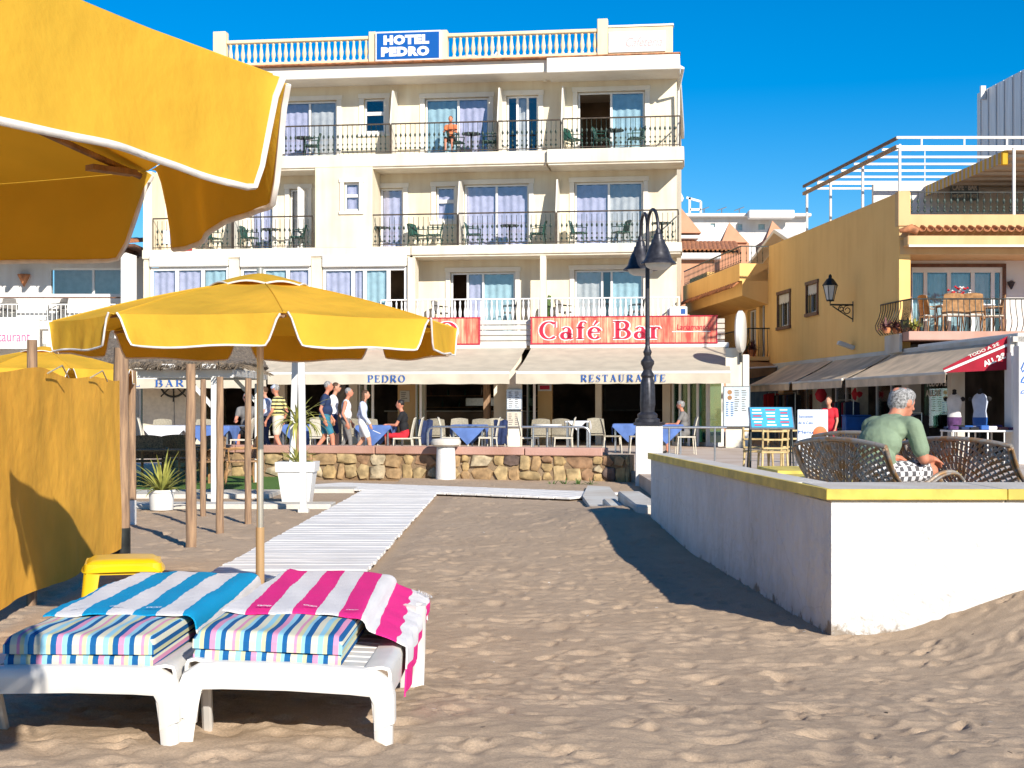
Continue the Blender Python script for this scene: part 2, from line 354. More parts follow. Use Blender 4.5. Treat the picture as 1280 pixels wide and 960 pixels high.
M['wicker'] = mat('brown_wicker', (0.36, 0.21, 0.11), 0.7, 0.3, 40, bump=0.5, bscale=90)
M['bamboo'] = mat('pale_bamboo', (0.60, 0.44, 0.20), 0.5, 0.15, 12)
M['cane'] = mat('honey_cane', (0.42, 0.22, 0.09), 0.55, 0.2, 12)
M['bluecloth'] = mat('blue_tablecloth', (0.10, 0.18, 0.44), 0.9, 0.1, 5)
M['whitecloth'] = mat('white_tablecloth', (0.72, 0.72, 0.74), 0.9, 0.05, 5)
M['navycloth'] = mat('navy_jacket_cloth', (0.02, 0.035, 0.10), 0.9, 0.2, 8)
M['thatch'] = mat('dry_thatch', (0.22, 0.17, 0.12), 0.95, 0.3, 30, bump=0.8, bscale=60, stretch=(1, 0.3, 1), col2=(0.10, 0.08, 0.06))
M['turf'] = mat('green_turf', (0.10, 0.22, 0.03), 0.95, 0.3, 40, bump=0.6, bscale=120)
M['pave'] = plaster('promenade_paving', (0.58, 0.49, 0.42), 0.2, bump=0.3, streak=0.1)
M['conc'] = plaster('pale_concrete', (0.62, 0.60, 0.55), 0.2, bump=0.5, streak=0.2)
M['plank'] = mat('white_boardwalk_plank', (0.82, 0.79, 0.75), 0.7, 0.12, 6, bump=0.3, bscale=30, stretch=(0.4, 3, 3))
M['ochre'] = plaster('ochre_render', (0.88, 0.55, 0.20), 0.10)
M['ochrelit'] = plaster('lit_ochre_render', (0.66, 0.44, 0.22), 0.12)  # second copy of the ochre render toned for sunlit faces, light put into its colour
M['salmon'] = plaster('salmon_render', (0.60, 0.30, 0.18), 0.10)
M['tile'] = mat('terracotta_tile', (0.50, 0.20, 0.085), 0.75, 0.25, 6, bump=0.2)
M['greyclad'] = mat('grey_sheet_cladding', (0.76, 0.77, 0.78), 0.5, 0.08, 2, stretch=(6, 6, 0.3), metal=0.2)
M['yellowpl'] = mat('yellow_plastic', (0.80, 0.50, 0.005), 0.35, 0.05, 5, spec=0.5)
M['leaf'] = mat('leaf_green', (0.085, 0.15, 0.03), 0.6, 0.3, 9, col2=(0.04, 0.08, 0.02))
M['leafyel'] = mat('yellow_green_blade', (0.34, 0.33, 0.07), 0.6, 0.3, 7, col2=(0.16, 0.17, 0.035))
M['leafred'] = mat('dark_red_leaf', (0.16, 0.05, 0.05), 0.6, 0.3, 9)
M['soil'] = mat('dark_soil', (0.06, 0.045, 0.03), 0.95, 0.3, 20)
M['skin'] = mat('skin', (0.56, 0.27, 0.17), 0.55, 0.06, 14)
M['skinred'] = mat('sunburnt_skin', (0.58, 0.23, 0.14), 0.55, 0.06, 14)
M['hairgrey'] = mat('grey_hair', (0.36, 0.35, 0.34), 0.75, 0.35, 60, bump=0.6, bscale=120)
M['hairbrown'] = mat('brown_hair', (0.10, 0.05, 0.025), 0.65, 0.25, 60, bump=0.5, bscale=120)
M['hairblack'] = mat('black_hair', (0.018, 0.015, 0.014), 0.55, 0.25, 60)
M['sage'] = mat('sage_green_cotton', (0.22, 0.29, 0.19), 0.9, 0.06, 9, bump=0.5, bscale=14, dist=0.02)
M['navy'] = mat('navy_cotton', (0.018, 0.035, 0.095), 0.9, 0.1, 9)
M['tealshort'] = mat('teal_shorts', (0.03, 0.19, 0.28), 0.8, 0.1, 9)
M['whitecotton'] = mat('white_cotton', (0.74, 0.72, 0.72), 0.9, 0.06, 9)
M['paleblue'] = mat('pale_blue_cotton', (0.56, 0.62, 0.76), 0.9, 0.06, 9)
M['beigecotton'] = mat('beige_cotton', (0.62, 0.55, 0.44), 0.9, 0.06, 9)
M['blackcotton'] = mat('black_cotton', (0.016, 0.016, 0.018), 0.9, 0.1, 9)
M['redcloth'] = mat('red_cloth', (0.58, 0.02, 0.035), 0.85, 0.1, 9)
M['orangecloth'] = mat('orange_cloth', (0.70, 0.20, 0.08), 0.85, 0.1, 9)
M['sole'] = mat('dark_shoe', (0.05, 0.045, 0.04), 0.7, 0.1, 9)
M['greycotton'] = mat('grey_cotton', (0.20, 0.19, 0.18), 0.9, 0.1, 9)
M['glasslamp'] = mat('frosted_lamp_glass', (0.62, 0.60, 0.54), 0.3, 0.05, 6)
M['lampmetal'] = mat('charcoal_lamp_metal', (0.045, 0.045, 0.055), 0.38, 0.2, 14, metal=0.35)
M['purple'] = mat('purple_scarf', (0.12, 0.05, 0.16), 0.9, 0.2, 12)
M['bluebox'] = mat('bright_blue_plastic', (0.01, 0.12, 0.42), 0.5, 0.1, 6)
M['maroon'] = mat('red_awning_cloth', (0.36, 0.01, 0.03), 0.85, 0.1, 4, trans=0.1)
M['brass'] = mat('rope', (0.50, 0.42, 0.28), 0.8, 0.2, 40)
M['eave'] = mat('dark_stained_wood', (0.16, 0.07, 0.04), 0.6, 0.2, 8)

def stripes(name, bands, axis='X', period=1.0, rough=0.85, bump=0.4, space='Object', bscale=50):
    """cloth woven in bands: bands = [(start 0..1, colour)], repeated every period along an axis of the UV map or object space"""
    m, n, l, b = nmat(name)
    tc = n.new('ShaderNodeTexCoord'); sp = n.new('ShaderNodeSeparateXYZ')
    l.new(tc.outputs[space], sp.inputs[0])
    d = n.new('ShaderNodeMath'); d.operation = 'DIVIDE'; d.inputs[1].default_value = period; l.new(sp.outputs[axis], d.inputs[0])
    fr = n.new('ShaderNodeMath'); fr.operation = 'FRACT'; l.new(d.outputs[0], fr.inputs[0])
    rp = n.new('ShaderNodeValToRGB'); cr = rp.color_ramp; cr.interpolation = 'CONSTANT'
    while len(cr.elements) < len(bands): cr.elements.new(0.5)
    for e, (p, c) in zip(cr.elements, bands): e.position = p; e.color = (*c, 1)
    l.new(fr.outputs[0], rp.inputs['Fac']); l.new(rp.outputs[0], b.inputs['Base Color'])
    b.inputs['Roughness'].default_value = rough; b.inputs['Specular IOR Level'].default_value = 0.15
    if bump:
        nz = n.new('ShaderNodeTexNoise'); nz.inputs['Scale'].default_value = bscale; nz.inputs['Detail'].default_value = 4
        bp = n.new('ShaderNodeBump'); bp.inputs['Strength'].default_value = bump; bp.inputs['Distance'].default_value = 0.006
        l.new(tc.outputs['Object'], nz.inputs['Vector']); l.new(nz.outputs['Fac'], bp.inputs['Height']); l.new(bp.outputs[0], b.inputs['Normal'])
    return m

# ------------------------------------------------------------------ sand
def sstep(a, b, x): t = np.clip((x-a)/(b-a), 0, 1); return t*t*(3-2*t)
def vnoise(x, y, seed):
    rs = np.random.RandomState(seed); T_ = rs.rand(256, 256)
    xi = np.floor(x).astype(int); yi = np.floor(y).astype(int); fx = x-xi; fy = y-yi
    fx = fx*fx*(3-2*fx); fy = fy*fy*(3-2*fy)
    g = lambda a, b: T_[a % 256, b % 256]
    return (g(xi, yi)*(1-fx)+g(xi+1, yi)*fx)*(1-fy)+(g(xi, yi+1)*(1-fx)+g(xi+1, yi+1)*fx)*fy-0.5
def sand_base(x, y):
    x = np.asarray(x, float); y = np.asarray(y, float)
    h = 0.20*(1-sstep(5.6, 8.3, y+0.35*(x+1)))*(1-0.35*sstep(-0.2, 1.5, x))
    h += 0.36*sstep(2.05, 3.5, x)*np.exp(-((y-8.7)/1.15)**2)
    h += 0.06*np.exp(-(((x-1.3)/0.5)**2+((y-9.6)/0.8)**2))*0
    h += 0.20*np.exp(-(((x-1.3)/0.9)**2+((y-17.0)/2.4)**2))
    h += 0.04*sstep(25, 28, y)
    return h
def build_sand():
    xs = np.concatenate([[-400, -120, -40, -22, -16], np.arange(-13, -5, 0.12), np.arange(-5, -2.6, 0.03), np.arange(-2.6, 3.2, 0.0175), np.arange(3.2, 4.4, 0.026), np.arange(4.4, 8, 0.12), [9, 12, 20, 40, 120, 400]])
    ys = [-300, -80, -20, -4, 0, 2, 3]; y = 3.6
    while y < 32: ys.append(y); y += 0.017 if y < 7.5 else 0.017*(y/7.5)**1.4
    ys = np.concatenate([ys, [34, 38, 50, 90, 200, 600, 2000]])
    X, Y = np.meshgrid(xs, ys, indexing='ij')
    H = sand_base(X, Y)
    near = np.exp(-np.maximum(0, Y-32)/3)*(np.abs(X) < 14)
    H += near*(0.028*vnoise(X*0.8+3, Y*0.8, 1)+0.009*vnoise(X*2.1, Y*2.1+7, 2)+0.006*vnoise(X*4.7, Y*4.7, 3)+0.005*vnoise(X*10, Y*10, 4)+0.006*vnoise(X*21, Y*21, 9)+0.003*vnoise(X*40, Y*40, 12))
    rs = np.random.RandomState(11); D = np.zeros_like(H)
    for k in range(9500):
        y0 = 3.8+(rs.rand()**0.9)*24; x0 = (rs.rand()*2-1)*(0.36*y0+0.4)
        if x0 > 4.4 or x0 < -6: continue
        a = rs.rand()*PI; L = 0.032+0.06*rs.rand(); W = L*(0.40+0.35*rs.rand()); dp = (0.003+0.013*rs.rand()**2)
        if rs.rand() < 0.16: L *= 1.7; W *= 1.5; dp *= 1.3
        i0, i1 = np.searchsorted(xs, [x0-2.2*L, x0+2.2*L]); j0, j1 = np.searchsorted(ys, [y0-2.2*L, y0+2.2*L])
        if i1-i0 < 2 or j1-j0 < 2: continue
        dx = X[i0:i1, j0:j1]-x0; dy = Y[i0:i1, j0:j1]-y0
        u = (dx*math.cos(a)+dy*math.sin(a))/L; v = (-dx*math.sin(a)+dy*math.cos(a))/W; r2 = u*u+v*v
        d = -dp*np.exp(-r2**1.5*1.1)+dp*0.55*np.exp(-((np.sqrt(r2)-1.35)/0.35)**2)*(0.5+0.5*np.clip(u, -1, 1))
        D[i0:i1, j0:j1] += d
    H += D*near
    # calm under the built things: boardwalk, mats, edging strips, walls
    calm = sstep(0.95, 0.65, np.abs(X+1.81))*sstep(11.2, 11.8, Y)*sstep(25.2, 24.6, Y)
    calm = np.maximum(calm, sstep(1.4, 1.1, np.abs((Y-24.3)+(X+1.0)*0.66))*(X < 1.7)*(X > -4.2))
    calm = np.maximum(calm, (X < -2.1)*sstep(20.0, 20.3, Y)*(Y < 30))
    H = H*(1-calm)+(-0.02)*calm
    H = np.where(Y > 30.5, -0.3, H); H = np.where((X > 2.4) & (Y > 9.4), -0.3, H)
    global SXS, SYS, SH; SXS, SYS, SH = xs, ys, H
    ni, nj = X.shape
    V = np.stack([X, Y, H], -1).reshape(-1, 3)
    I = (np.arange(ni-1)[:, None]*nj+np.arange(nj-1)[None, :]).reshape(-1)
    F = np.stack([I, I+nj, I+nj+1, I+1], -1)
    me = bpy.data.meshes.new('sand'); me.vertices.add(len(V)); me.vertices.foreach_set('co', V.ravel())
    me.loops.add(F.size); me.loops.foreach_set('vertex_index', F.ravel().astype(np.int32))
    me.polygons.add(len(F)); me.polygons.foreach_set('loop_start', np.arange(0, F.size, 4, dtype=np.int32)); me.polygons.foreach_set('loop_total', np.full(len(F), 4, np.int32))
    me.polygons.foreach_set('use_smooth', np.ones(len(F), bool)); me.update(calc_edges=True); me.validate()
    m, n, l, b = nmat('dry_sand')
    geo = n.new('ShaderNodeNewGeometry')
    def nz(sc, det=5, rough=0.6):
        q = n.new('ShaderNodeTexNoise'); q.inputs['Scale'].default_value = sc; q.inputs['Detail'].default_value = det; q.inputs['Roughness'].default_value = rough
        l.new(geo.outputs['Position'], q.inputs['Vector']); return q
    a = nz(1.3); r1 = n.new('ShaderNodeValToRGB'); r1.color_ramp.elements[0].position = 0.32; r1.color_ramp.elements[1].position = 0.68
    r1.color_ramp.elements[0].color = (0.435, 0.325, 0.228, 1); r1.color_ramp.elements[1].color = (0.505, 0.382, 0.270, 1)
    l.new(a.outputs['Fac'], r1.inputs['Fac'])
    g = nz(120, 4, 0.85); r2 = n.new('ShaderNodeValToRGB'); r2.color_ramp.elements[0].position = 0.3; r2.color_ramp.elements[1].position = 0.72
    r2.color_ramp.elements[0].color = (0.62, 0.62, 0.62, 1); r2.color_ramp.elements[1].color = (1.35, 1.33, 1.30, 1)
    l.new(g.outputs['Fac'], r2.inputs['Fac'])
    mx = n.new('ShaderNodeMix'); mx.data_type = 'RGBA'; mx.blend_type = 'MULTIPLY'; mx.inputs['Factor'].default_value = 0.8
    l.new(r1.outputs[0], mx.inputs['A']); l.new(r2.outputs[0], mx.inputs['B'])
    vo = n.new('ShaderNodeTexVoronoi'); vo.inputs['Scale'].default_value = 10; l.new(geo.outputs['Position'], vo.inputs['Vector'])
    lt = n.new('ShaderNodeMath'); lt.operation = 'LESS_THAN'; lt.inputs[1].default_value = 0.10; l.new(vo.outputs['Distance'], lt.inputs[0])
    sc_ = n.new('ShaderNodeSeparateColor'); l.new(vo.outputs['Color'], sc_.inputs[0])
    gt = n.new('ShaderNodeMath'); gt.operation = 'GREATER_THAN'; gt.inputs[1].default_value = 0.90; l.new(sc_.outputs[0], gt.inputs[0])
    an = n.new('ShaderNodeMath'); an.operation = 'MULTIPLY'; l.new(lt.outputs[0], an.inputs[0]); l.new(gt.outputs[0], an.inputs[1])
    r3 = n.new('ShaderNodeValToRGB'); r3.color_ramp.elements[0].color = (0.07, 0.055, 0.045, 1); r3.color_ramp.elements[1].color = (0.75, 0.70, 0.62, 1); r3.color_ramp.interpolation = 'CONSTANT'; r3.color_ramp.elements[1].position = 0.4
    l.new(sc_.outputs[1], r3.inputs['Fac'])
    m2 = n.new('ShaderNodeMix'); m2.data_type = 'RGBA'; l.new(an.outputs[0], m2.inputs['Factor']); l.new(mx.outputs['Result'], m2.inputs['A']); l.new(r3.outputs[0], m2.inputs['B'])
    l.new(m2.outputs['Result'], b.inputs['Base Color']); b.inputs['Roughness'].default_value = 0.95; b.inputs['Specular IOR Level'].default_value = 0.1
    b1 = n.new('ShaderNodeBump'); b1.inputs['Strength'].default_value = 0.5; b1.inputs['Distance'].default_value = 0.012; l.new(nz(45, 6, 0.7).outputs['Fac'], b1.inputs['Height'])
    b2 = n.new('ShaderNodeBump'); b2.inputs['Strength'].default_value = 0.6; b2.inputs['Distance'].default_value = 0.006; l.new(g.outputs['Fac'], b2.inputs['Height']); l.new(b1.outputs[0], b2.inputs['Normal'])
    l.new(b2.outputs[0], b.inputs['Normal'])
    me.materials.append(m)
    o = link('sand', me); struct(o)
build_sand()
def ground(x, y):
    i = int(np.clip(np.searchsorted(SXS, x), 1, len(SXS)-1)); j = int(np.clip(np.searchsorted(SYS, y), 1, len(SYS)-1))
    return float(SH[i, j])

# ------------------------------------------------------------------ promenade, boardwalk, mats
FZ = 0.22
mb = MB(); poly = [(-60, 47.5, 0), (-7.2, 30.4, 0), (2.25, 27.0, 0), (2.1, 16.4, 0), (2.2, 10, 0), (60, 10, 0), (60, 160, 0), (-60, 160, 0)]
mb.prism([(x, y, -0.4) for x, y, _ in poly], (0, 0, 0.4+FZ)); prom = struct(mb.build('promenade', M['pave']))
mb = MB(); bw = MB().box(-0.625, 0.625, -0.0655, 0.0655, 0, 0.028, 0.003)
bme = bw.mesh('plank', M['plank'])
bwk = thing('boardwalk', 'straight white slatted boardwalk laid across the sand', 'boardwalk', (-1.81, 11.6, 0))
k = 0; y = 0.0
while y < 12.6:
    link('plank', bme, bwk, Matrix.Translation((rnd.uniform(-0.012, 0.012), y, 0.012+rnd.uniform(-0.002, 0.004))) @ Matrix.Rotation(rnd.uniform(-0.006, 0.006), 4, 'Z'))
    y += 0.137
mat_d = Vector((1.36+3.5, 22.75-25.95, 0)).normalized(); mat_n = Vector((-mat_d.y, mat_d.x, 0))
pme = MB().box(-0.135, 0.135, -0.80, 0.80, 0, 0.035, 0.006).mesh('slab', M['plank'])
mt = thing('slatted_path', 'white slab path crossing in front of the stone wall', 'path', (-3.5, 25.95, 0), math.atan2(mat_d.y, mat_d.x))
for k in range(20): link('slab', pme, mt, Matrix.Translation((0.14+k*0.289, rnd.uniform(-.02, .02), 0.006)))
for nm, lb, x0, x1, y0, y1 in (('paving_strip', 'long pale concrete edging strip on the sand behind the pots', -6.6, -2.5, 20.4, 21.0), ('paving_strip', 'wide pale paving strip in front of the green turf', -6.6, -3.75, 22.8, 24.2), ('paving_strip', 'short pale paving strip between big pot and stone wall', -3.7, -2.6, 24.3, 25.1)):
    tag(MB().box(x0, x1, y0, y1, -0.05, 0.045, 0.01).build(nm, M['conc']), lb, 'paving')
tg = MB(); G = []
tag(MB().box(-7.5, -3.95, 24.3, 29.6, -0.05, 0.03).build('turf_mat', M['turf']), 'bright green artificial turf under the bar terrace', 'turf')

# stone wall ---------------------------------------------------------
WA, WB = Vector((-7.0, 29.85, 0)), Vector((2.15, 26.95, 0)); wd = (WB-WA); WL = wd.length; wang = math.atan2(wd.y, wd.x)
sw = thing('stone_wall', 'low rubble stone wall with pink coping along the promenade', 'wall', WA, wang)
MB().box(0, WL, 0.0, 0.34, -0.3, 0.52).build('mortar_core', M['mortar'], sw)
stmats = [mat('stone_%d' % i, c, 0.85, 0.22, 7, bump=0.7, bscale=22) for i, c in enumerate([(0.46,0.32,0.15), (0.40,0.26,0.13), (0.52,0.42,0.27), (0.34,0.20,0.11), (0.47,0.34,0.17), (0.16,0.11,0.09)])]
def stone_mesh(mt_, seed):
    r = random.Random(seed); n = r.choice([5, 6, 7, 8]); ang = sorted([2*PI*(i+r.uniform(-0.28, 0.28))/n for i in range(n)])
    def sq(a): c, s_ = math.cos(a), math.sin(a); q = (abs(c)**6+abs(s_)**6)**(-1/6)*0.98; return c*q, s_*q
    prof = [(1.0, 0.0), (1.0, -0.42), (0.90, -0.60), (0.55, -0.66)]; V = []; F = []
    for s_, d in prof:
        for a in ang:
            x, z = sq(a); V.append((0.5*x*s_+r.uniform(-.05, .05), d*0.1+r.uniform(-.016, .016), 0.5*z*s_+r.uniform(-.06, .06)))
    for i in range(3):
        for k in range(n): F.append((i*n+k, i*n+(k+1) % n, (i+1)*n+(k+1) % n, (i+1)*n+k))
    F.append(tuple(3*n+k for k in range(n)))
    b_ = MB(); b_.add(V, F); return b_.mesh('stone', mt_, 28)
smeshes = [[stone_mesh(stmats[c], 100*c+i) for i in range(6)] for c in range(6)]
x = 0.02
while x < WL-0.06:                             # uneven courses: each stretch of wall is split its own way
    w = min(rnd.uniform(0.16, 0.52), WL-0.01-x); cuts = rnd.choice([[0, .5, 1], [0, .42, 1], [0, .6, 1], [0, .36, .7, 1], [0, .55, 1], [0, .33, .66, 1]])
    if w > .4: cuts = rnd.choice([[0, .5, 1], [0, .58, 1], [0, .4, 1]])
    for c0, c1 in zip(cuts[:-1], cuts[1:]):
        nsub = 2 if (w > .36 and rnd.random() < .55) else 1; f = rnd.uniform(.4, .6)
        for k in range(nsub):
            xa, xb = (x, x+w) if nsub == 1 else ((x, x+w*f) if k == 0 else (x+w*f, x+w))
            c = rnd.choices(range(6), [4, 4, 3, 3, 4, 1])[0]; h = (c1-c0)*.49
            link('stone', rnd.choice(smeshes[c]), sw, Matrix.Translation(((xa+xb)/2, 0.03+rnd.uniform(-.012, .012), .02+.49*(c0+c1)/2)) @ Matrix.Rotation(rnd.uniform(-0.10, 0.10), 4, 'Y') @ Matrix.Diagonal(((xb-xa)*rnd.uniform(.94, 1.06), 0.7+0.7*rnd.random(), h*rnd.uniform(.92, 1.08), 1)))
    x += w
cme = MB().box(-0.74, 0.74, -0.07, 0.42, 0.50, 0.65, 0.015).mesh('coping_slab', M['pinkstone'])
for k in range(6): link('coping_slab', cme, sw, Matrix.Translation((0.82+k*1.5+0.03, 0, rnd.uniform(-.006, .006))))
# white bollard and lamp pedestal
p = at(557, 600, 27.6)
bl = thing('bollard', 'squat white bollard with round cap in front of the stone wall', 'bollard', (p.x, 27.7, 0.0), wang)
MB().lathe([(0.19, -0.1), (0.185, 0.35), (0.17, 0.66)], 14).build('post', M['wallwhite'], bl, 40)
MB().lathe([(0.22, 0.66), (0.275, 0.69), (0.285, 0.75), (0.26, 0.80), (0.0, 0.82)], 18, caps=False).build('cap', M['coping'], bl, 40)

# ------------------------------------------------------------------ raised plaza parapet
pf, pc = Vector((1.53, 16.3, 0)), Vector((1.92, 8.9, 0))
pw = thing('parapet_wall', 'long whitewashed parapet wall with yellow edge around the plaza', 'wall', pc)
mb = MB(); T1 = 0.19
mb.prism([(0, 0, -0.5), (7.5, 0, -0.5), (7.5, 0.9, -0.5), (T1-.045, 0.9, -0.5), (pf.x-pc.x+T1, pf.y-pc.y, -0.5), (pf.x-pc.x, pf.y-pc.y, -0.5)], (0, 0, 1.29))
def wallpaint():
    m, n, l, b = nmat('whitewash_damp')
    geo = n.new('ShaderNodeNewGeometry'); sp = n.new('ShaderNodeSeparateXYZ'); l.new(geo.outputs['Position'], sp.inputs[0])
    a = n.new('ShaderNodeTexNoise'); a.inputs['Scale'].default_value = 3.5; a.inputs['Detail'].default_value = 8; a.inputs['Roughness'].default_value = 0.7; l.new(geo.outputs['Position'], a.inputs['Vector'])
    # peeling, sandy plaster near the ground: height + noise
    ma = n.new('ShaderNodeMath'); ma.operation = 'MULTIPLY_ADD'; ma.inputs[1].default_value = -0.55; l.new(a.outputs['Fac'], ma.inputs[0]); l.new(sp.outputs['Z'], ma.inputs[2])
    rp = n.new('ShaderNodeValToRGB'); e = rp.color_ramp.elements; e[0].position = 0.0; e[0].color = (0.30, 0.25, 0.20, 1); e[1].position = 0.035; e[1].color = (0.62, 0.61, 0.585, 1)
    e2 = rp.color_ramp.elements.new(0.25); e2.color = (0.72, 0.715, 0.70, 1)
    ad = n.new('ShaderNodeMath'); ad.operation = 'ADD'; ad.inputs[1].default_value = 0.30; l.new(ma.outputs[0], ad.inputs[0]); l.new(ad.outputs[0], rp.inputs['Fac'])
    l.new(rp.outputs[0], b.inputs['Base Color']); b.inputs['Roughness'].default_value = 0.85; b.inputs['Specular IOR Level'].default_value = 0.2
    c = n.new('ShaderNodeTexNoise'); c.inputs['Scale'].default_value = 9; c.inputs['Detail'].default_value = 8; l.new(geo.outputs['Position'], c.inputs['Vector'])
    bp = n.new('ShaderNodeBump'); bp.inputs['Strength'].default_value = 0.8; bp.inputs['Distance'].default_value = 0.05; l.new(c.outputs['Fac'], bp.inputs['Height']); l.new(bp.outputs[0], b.inputs['Normal'])
    # old patches, runs and hairline cracks in the limewash
    mp = n.new('ShaderNodeMapping'); mp.inputs['Scale'].default_value = (1, 1, .45); l.new(geo.outputs['Position'], mp.inputs['Vector'])
    d = n.new('ShaderNodeTexNoise'); d.inputs['Scale'].default_value = 2.3; d.inputs['Detail'].default_value = 9; d.inputs['Roughness'].default_value = .72; l.new(mp.outputs[0], d.inputs['Vector'])
    r2 = n.new('ShaderNodeValToRGB'); r2.color_ramp.elements[0].position = .28; r2.color_ramp.elements[0].color = (.80, .785, .76, 1); r2.color_ramp.elements[1].position = .58; r2.color_ramp.elements[1].color = (1, 1, 1, 1); l.new(d.outputs['Fac'], r2.inputs['Fac'])
    vo = n.new('ShaderNodeTexVoronoi'); vo.feature = 'DISTANCE_TO_EDGE'; vo.inputs['Scale'].default_value = 1.3; dm = n.new('ShaderNodeMix'); dm.data_type = 'VECTOR'; dm.inputs['Factor'].default_value = .12; l.new(geo.outputs['Position'], dm.inputs['A']); l.new(d.outputs['Color'], dm.inputs['B']); l.new(dm.outputs['Result'], vo.inputs['Vector'])
    r3 = n.new('ShaderNodeValToRGB'); r3.color_ramp.elements[0].position = .0; r3.color_ramp.elements[0].color = (.55, .52, .48, 1); r3.color_ramp.elements[1].position = .006; r3.color_ramp.elements[1].color = (1, 1, 1, 1); l.new(vo.outputs['Distance'], r3.inputs['Fac'])
    m1 = n.new('ShaderNodeMix'); m1.data_type = 'RGBA'; m1.blend_type = 'MULTIPLY'; m1.inputs['Factor'].default_value = 1; l.new(rp.outputs[0], m1.inputs['A']); l.new(r2.outputs[0], m1.inputs['B'])
    m2 = n.new('ShaderNodeMix'); m2.data_type = 'RGBA'; m2.blend_type = 'MULTIPLY'; m2.inputs['Factor'].default_value = .3; l.new(m1.outputs['Result'], m2.inputs['A']); l.new(r3.outputs[0], m2.inputs['B']); l.new(m2.outputs['Result'], b.inputs['Base Color'])
    return m
mb.build('wall_body', wallpaint(), pw)
L1 = (pf-pc).length; d1 = (pf-pc).normalized(); n1 = Vector((d1.y, -d1.x, 0))
segs = [0, 1.25, 2.5, 3.75, 5.0, 6.25, L1]
for a, b in zip(segs[:-1], segs[1:]):
    s0 = 0.905 if a == 0 else a
    q = MB(); q.prism([d1*(s0+.003)-n1*0.0+Vector((0,0,.79)), d1*(b-.003)+Vector((0,0,.79)), d1*(b-.003)+n1*(T1+.03)+Vector((0,0,.79)), d1*(s0+.003)+n1*(T1+.03)+Vector((0,0,.79))], (0, 0, .08)); q.build('coping_slab', M['coping'], pw)
    q = MB(); q.prism([d1*(a+.002)-n1*0.035+Vector((0,0,.808)), d1*(b-.002)-n1*0.035+Vector((0,0,.808)), d1*(b-.002)-n1*.003+Vector((0,0,.808)), d1*(a+.002)-n1*.003+Vector((0,0,.808))], (0, 0, .065)); q.build('yellow_edging', M['yedge'], pw)
xx = [0, 1.05, 2.3, 3.55, 4.8, 6.05, 7.5]
for a, b in zip(xx[:-1], xx[1:]):
    MB().box(a+.002 if a else -0.0, b-.003, 0.0, 0.9, .79, .87, 0.004).build('coping_slab', M['coping'], pw)
    MB().box(a+.002 if a else -0.037, b-.002, -0.035, -0.003, .808, .873, 0.004).build('yellow_edging', M['yedge'], pw)
# concrete steps and ramp beside the far end of the parapet
st = thing('concrete_steps', 'worn concrete steps at the foot of the lamp pedestal', 'steps', (1.45, 17.6, 0))
for i, (x0, x1, y0, y1, z1) in enumerate([(-0.05, 0.25, -0.9, 2.0, 0.27), (-0.24, -0.053, -0.5, 2.2, 0.16)]): MB().box(x0, x1, y0, y1, -0.2, z1, 0.02).build('step', M['conc'], st)
rmp = MB(); rmp.prism([(1.02, 17.0, 0.0), (1.44, 17.0, 0.0), (1.62, 24.6, 0.0), (1.28, 25.0, 0.0), (1.05, 22, 0)], (0, 0, 0.07)); tag(rmp.build('concrete_ramp', M['conc']), 'pale concrete ramp half buried in sand beside the parapet', 'ramp')
# inner planter walls of the plaza
for lb, x0, x1, y0, y1, h in (('low yellow topped planter wall behind the left bench', 3.1, 5.2, 17.2, 18.6, 0.42), ('bright yellow painted low step in front of the planter wall', 2.3, 3.0, 12.6, 14.0, 0.52)):
    t = thing('planter_wall', lb, 'wall', ((x0+x1)/2, (y0+y1)/2, FZ))
    w, d = (x1-x0)/2, (y1-y0)/2
    MB().box(-w, w, -d, d, 0, h-.06, 0.01).build('wall_body', M['wallwhite'], t); MB().box(-w-.02, w+.02, -d-.02, d+.02, h-.06, h, 0.01).build('yellow_top', M['yedge'], t)
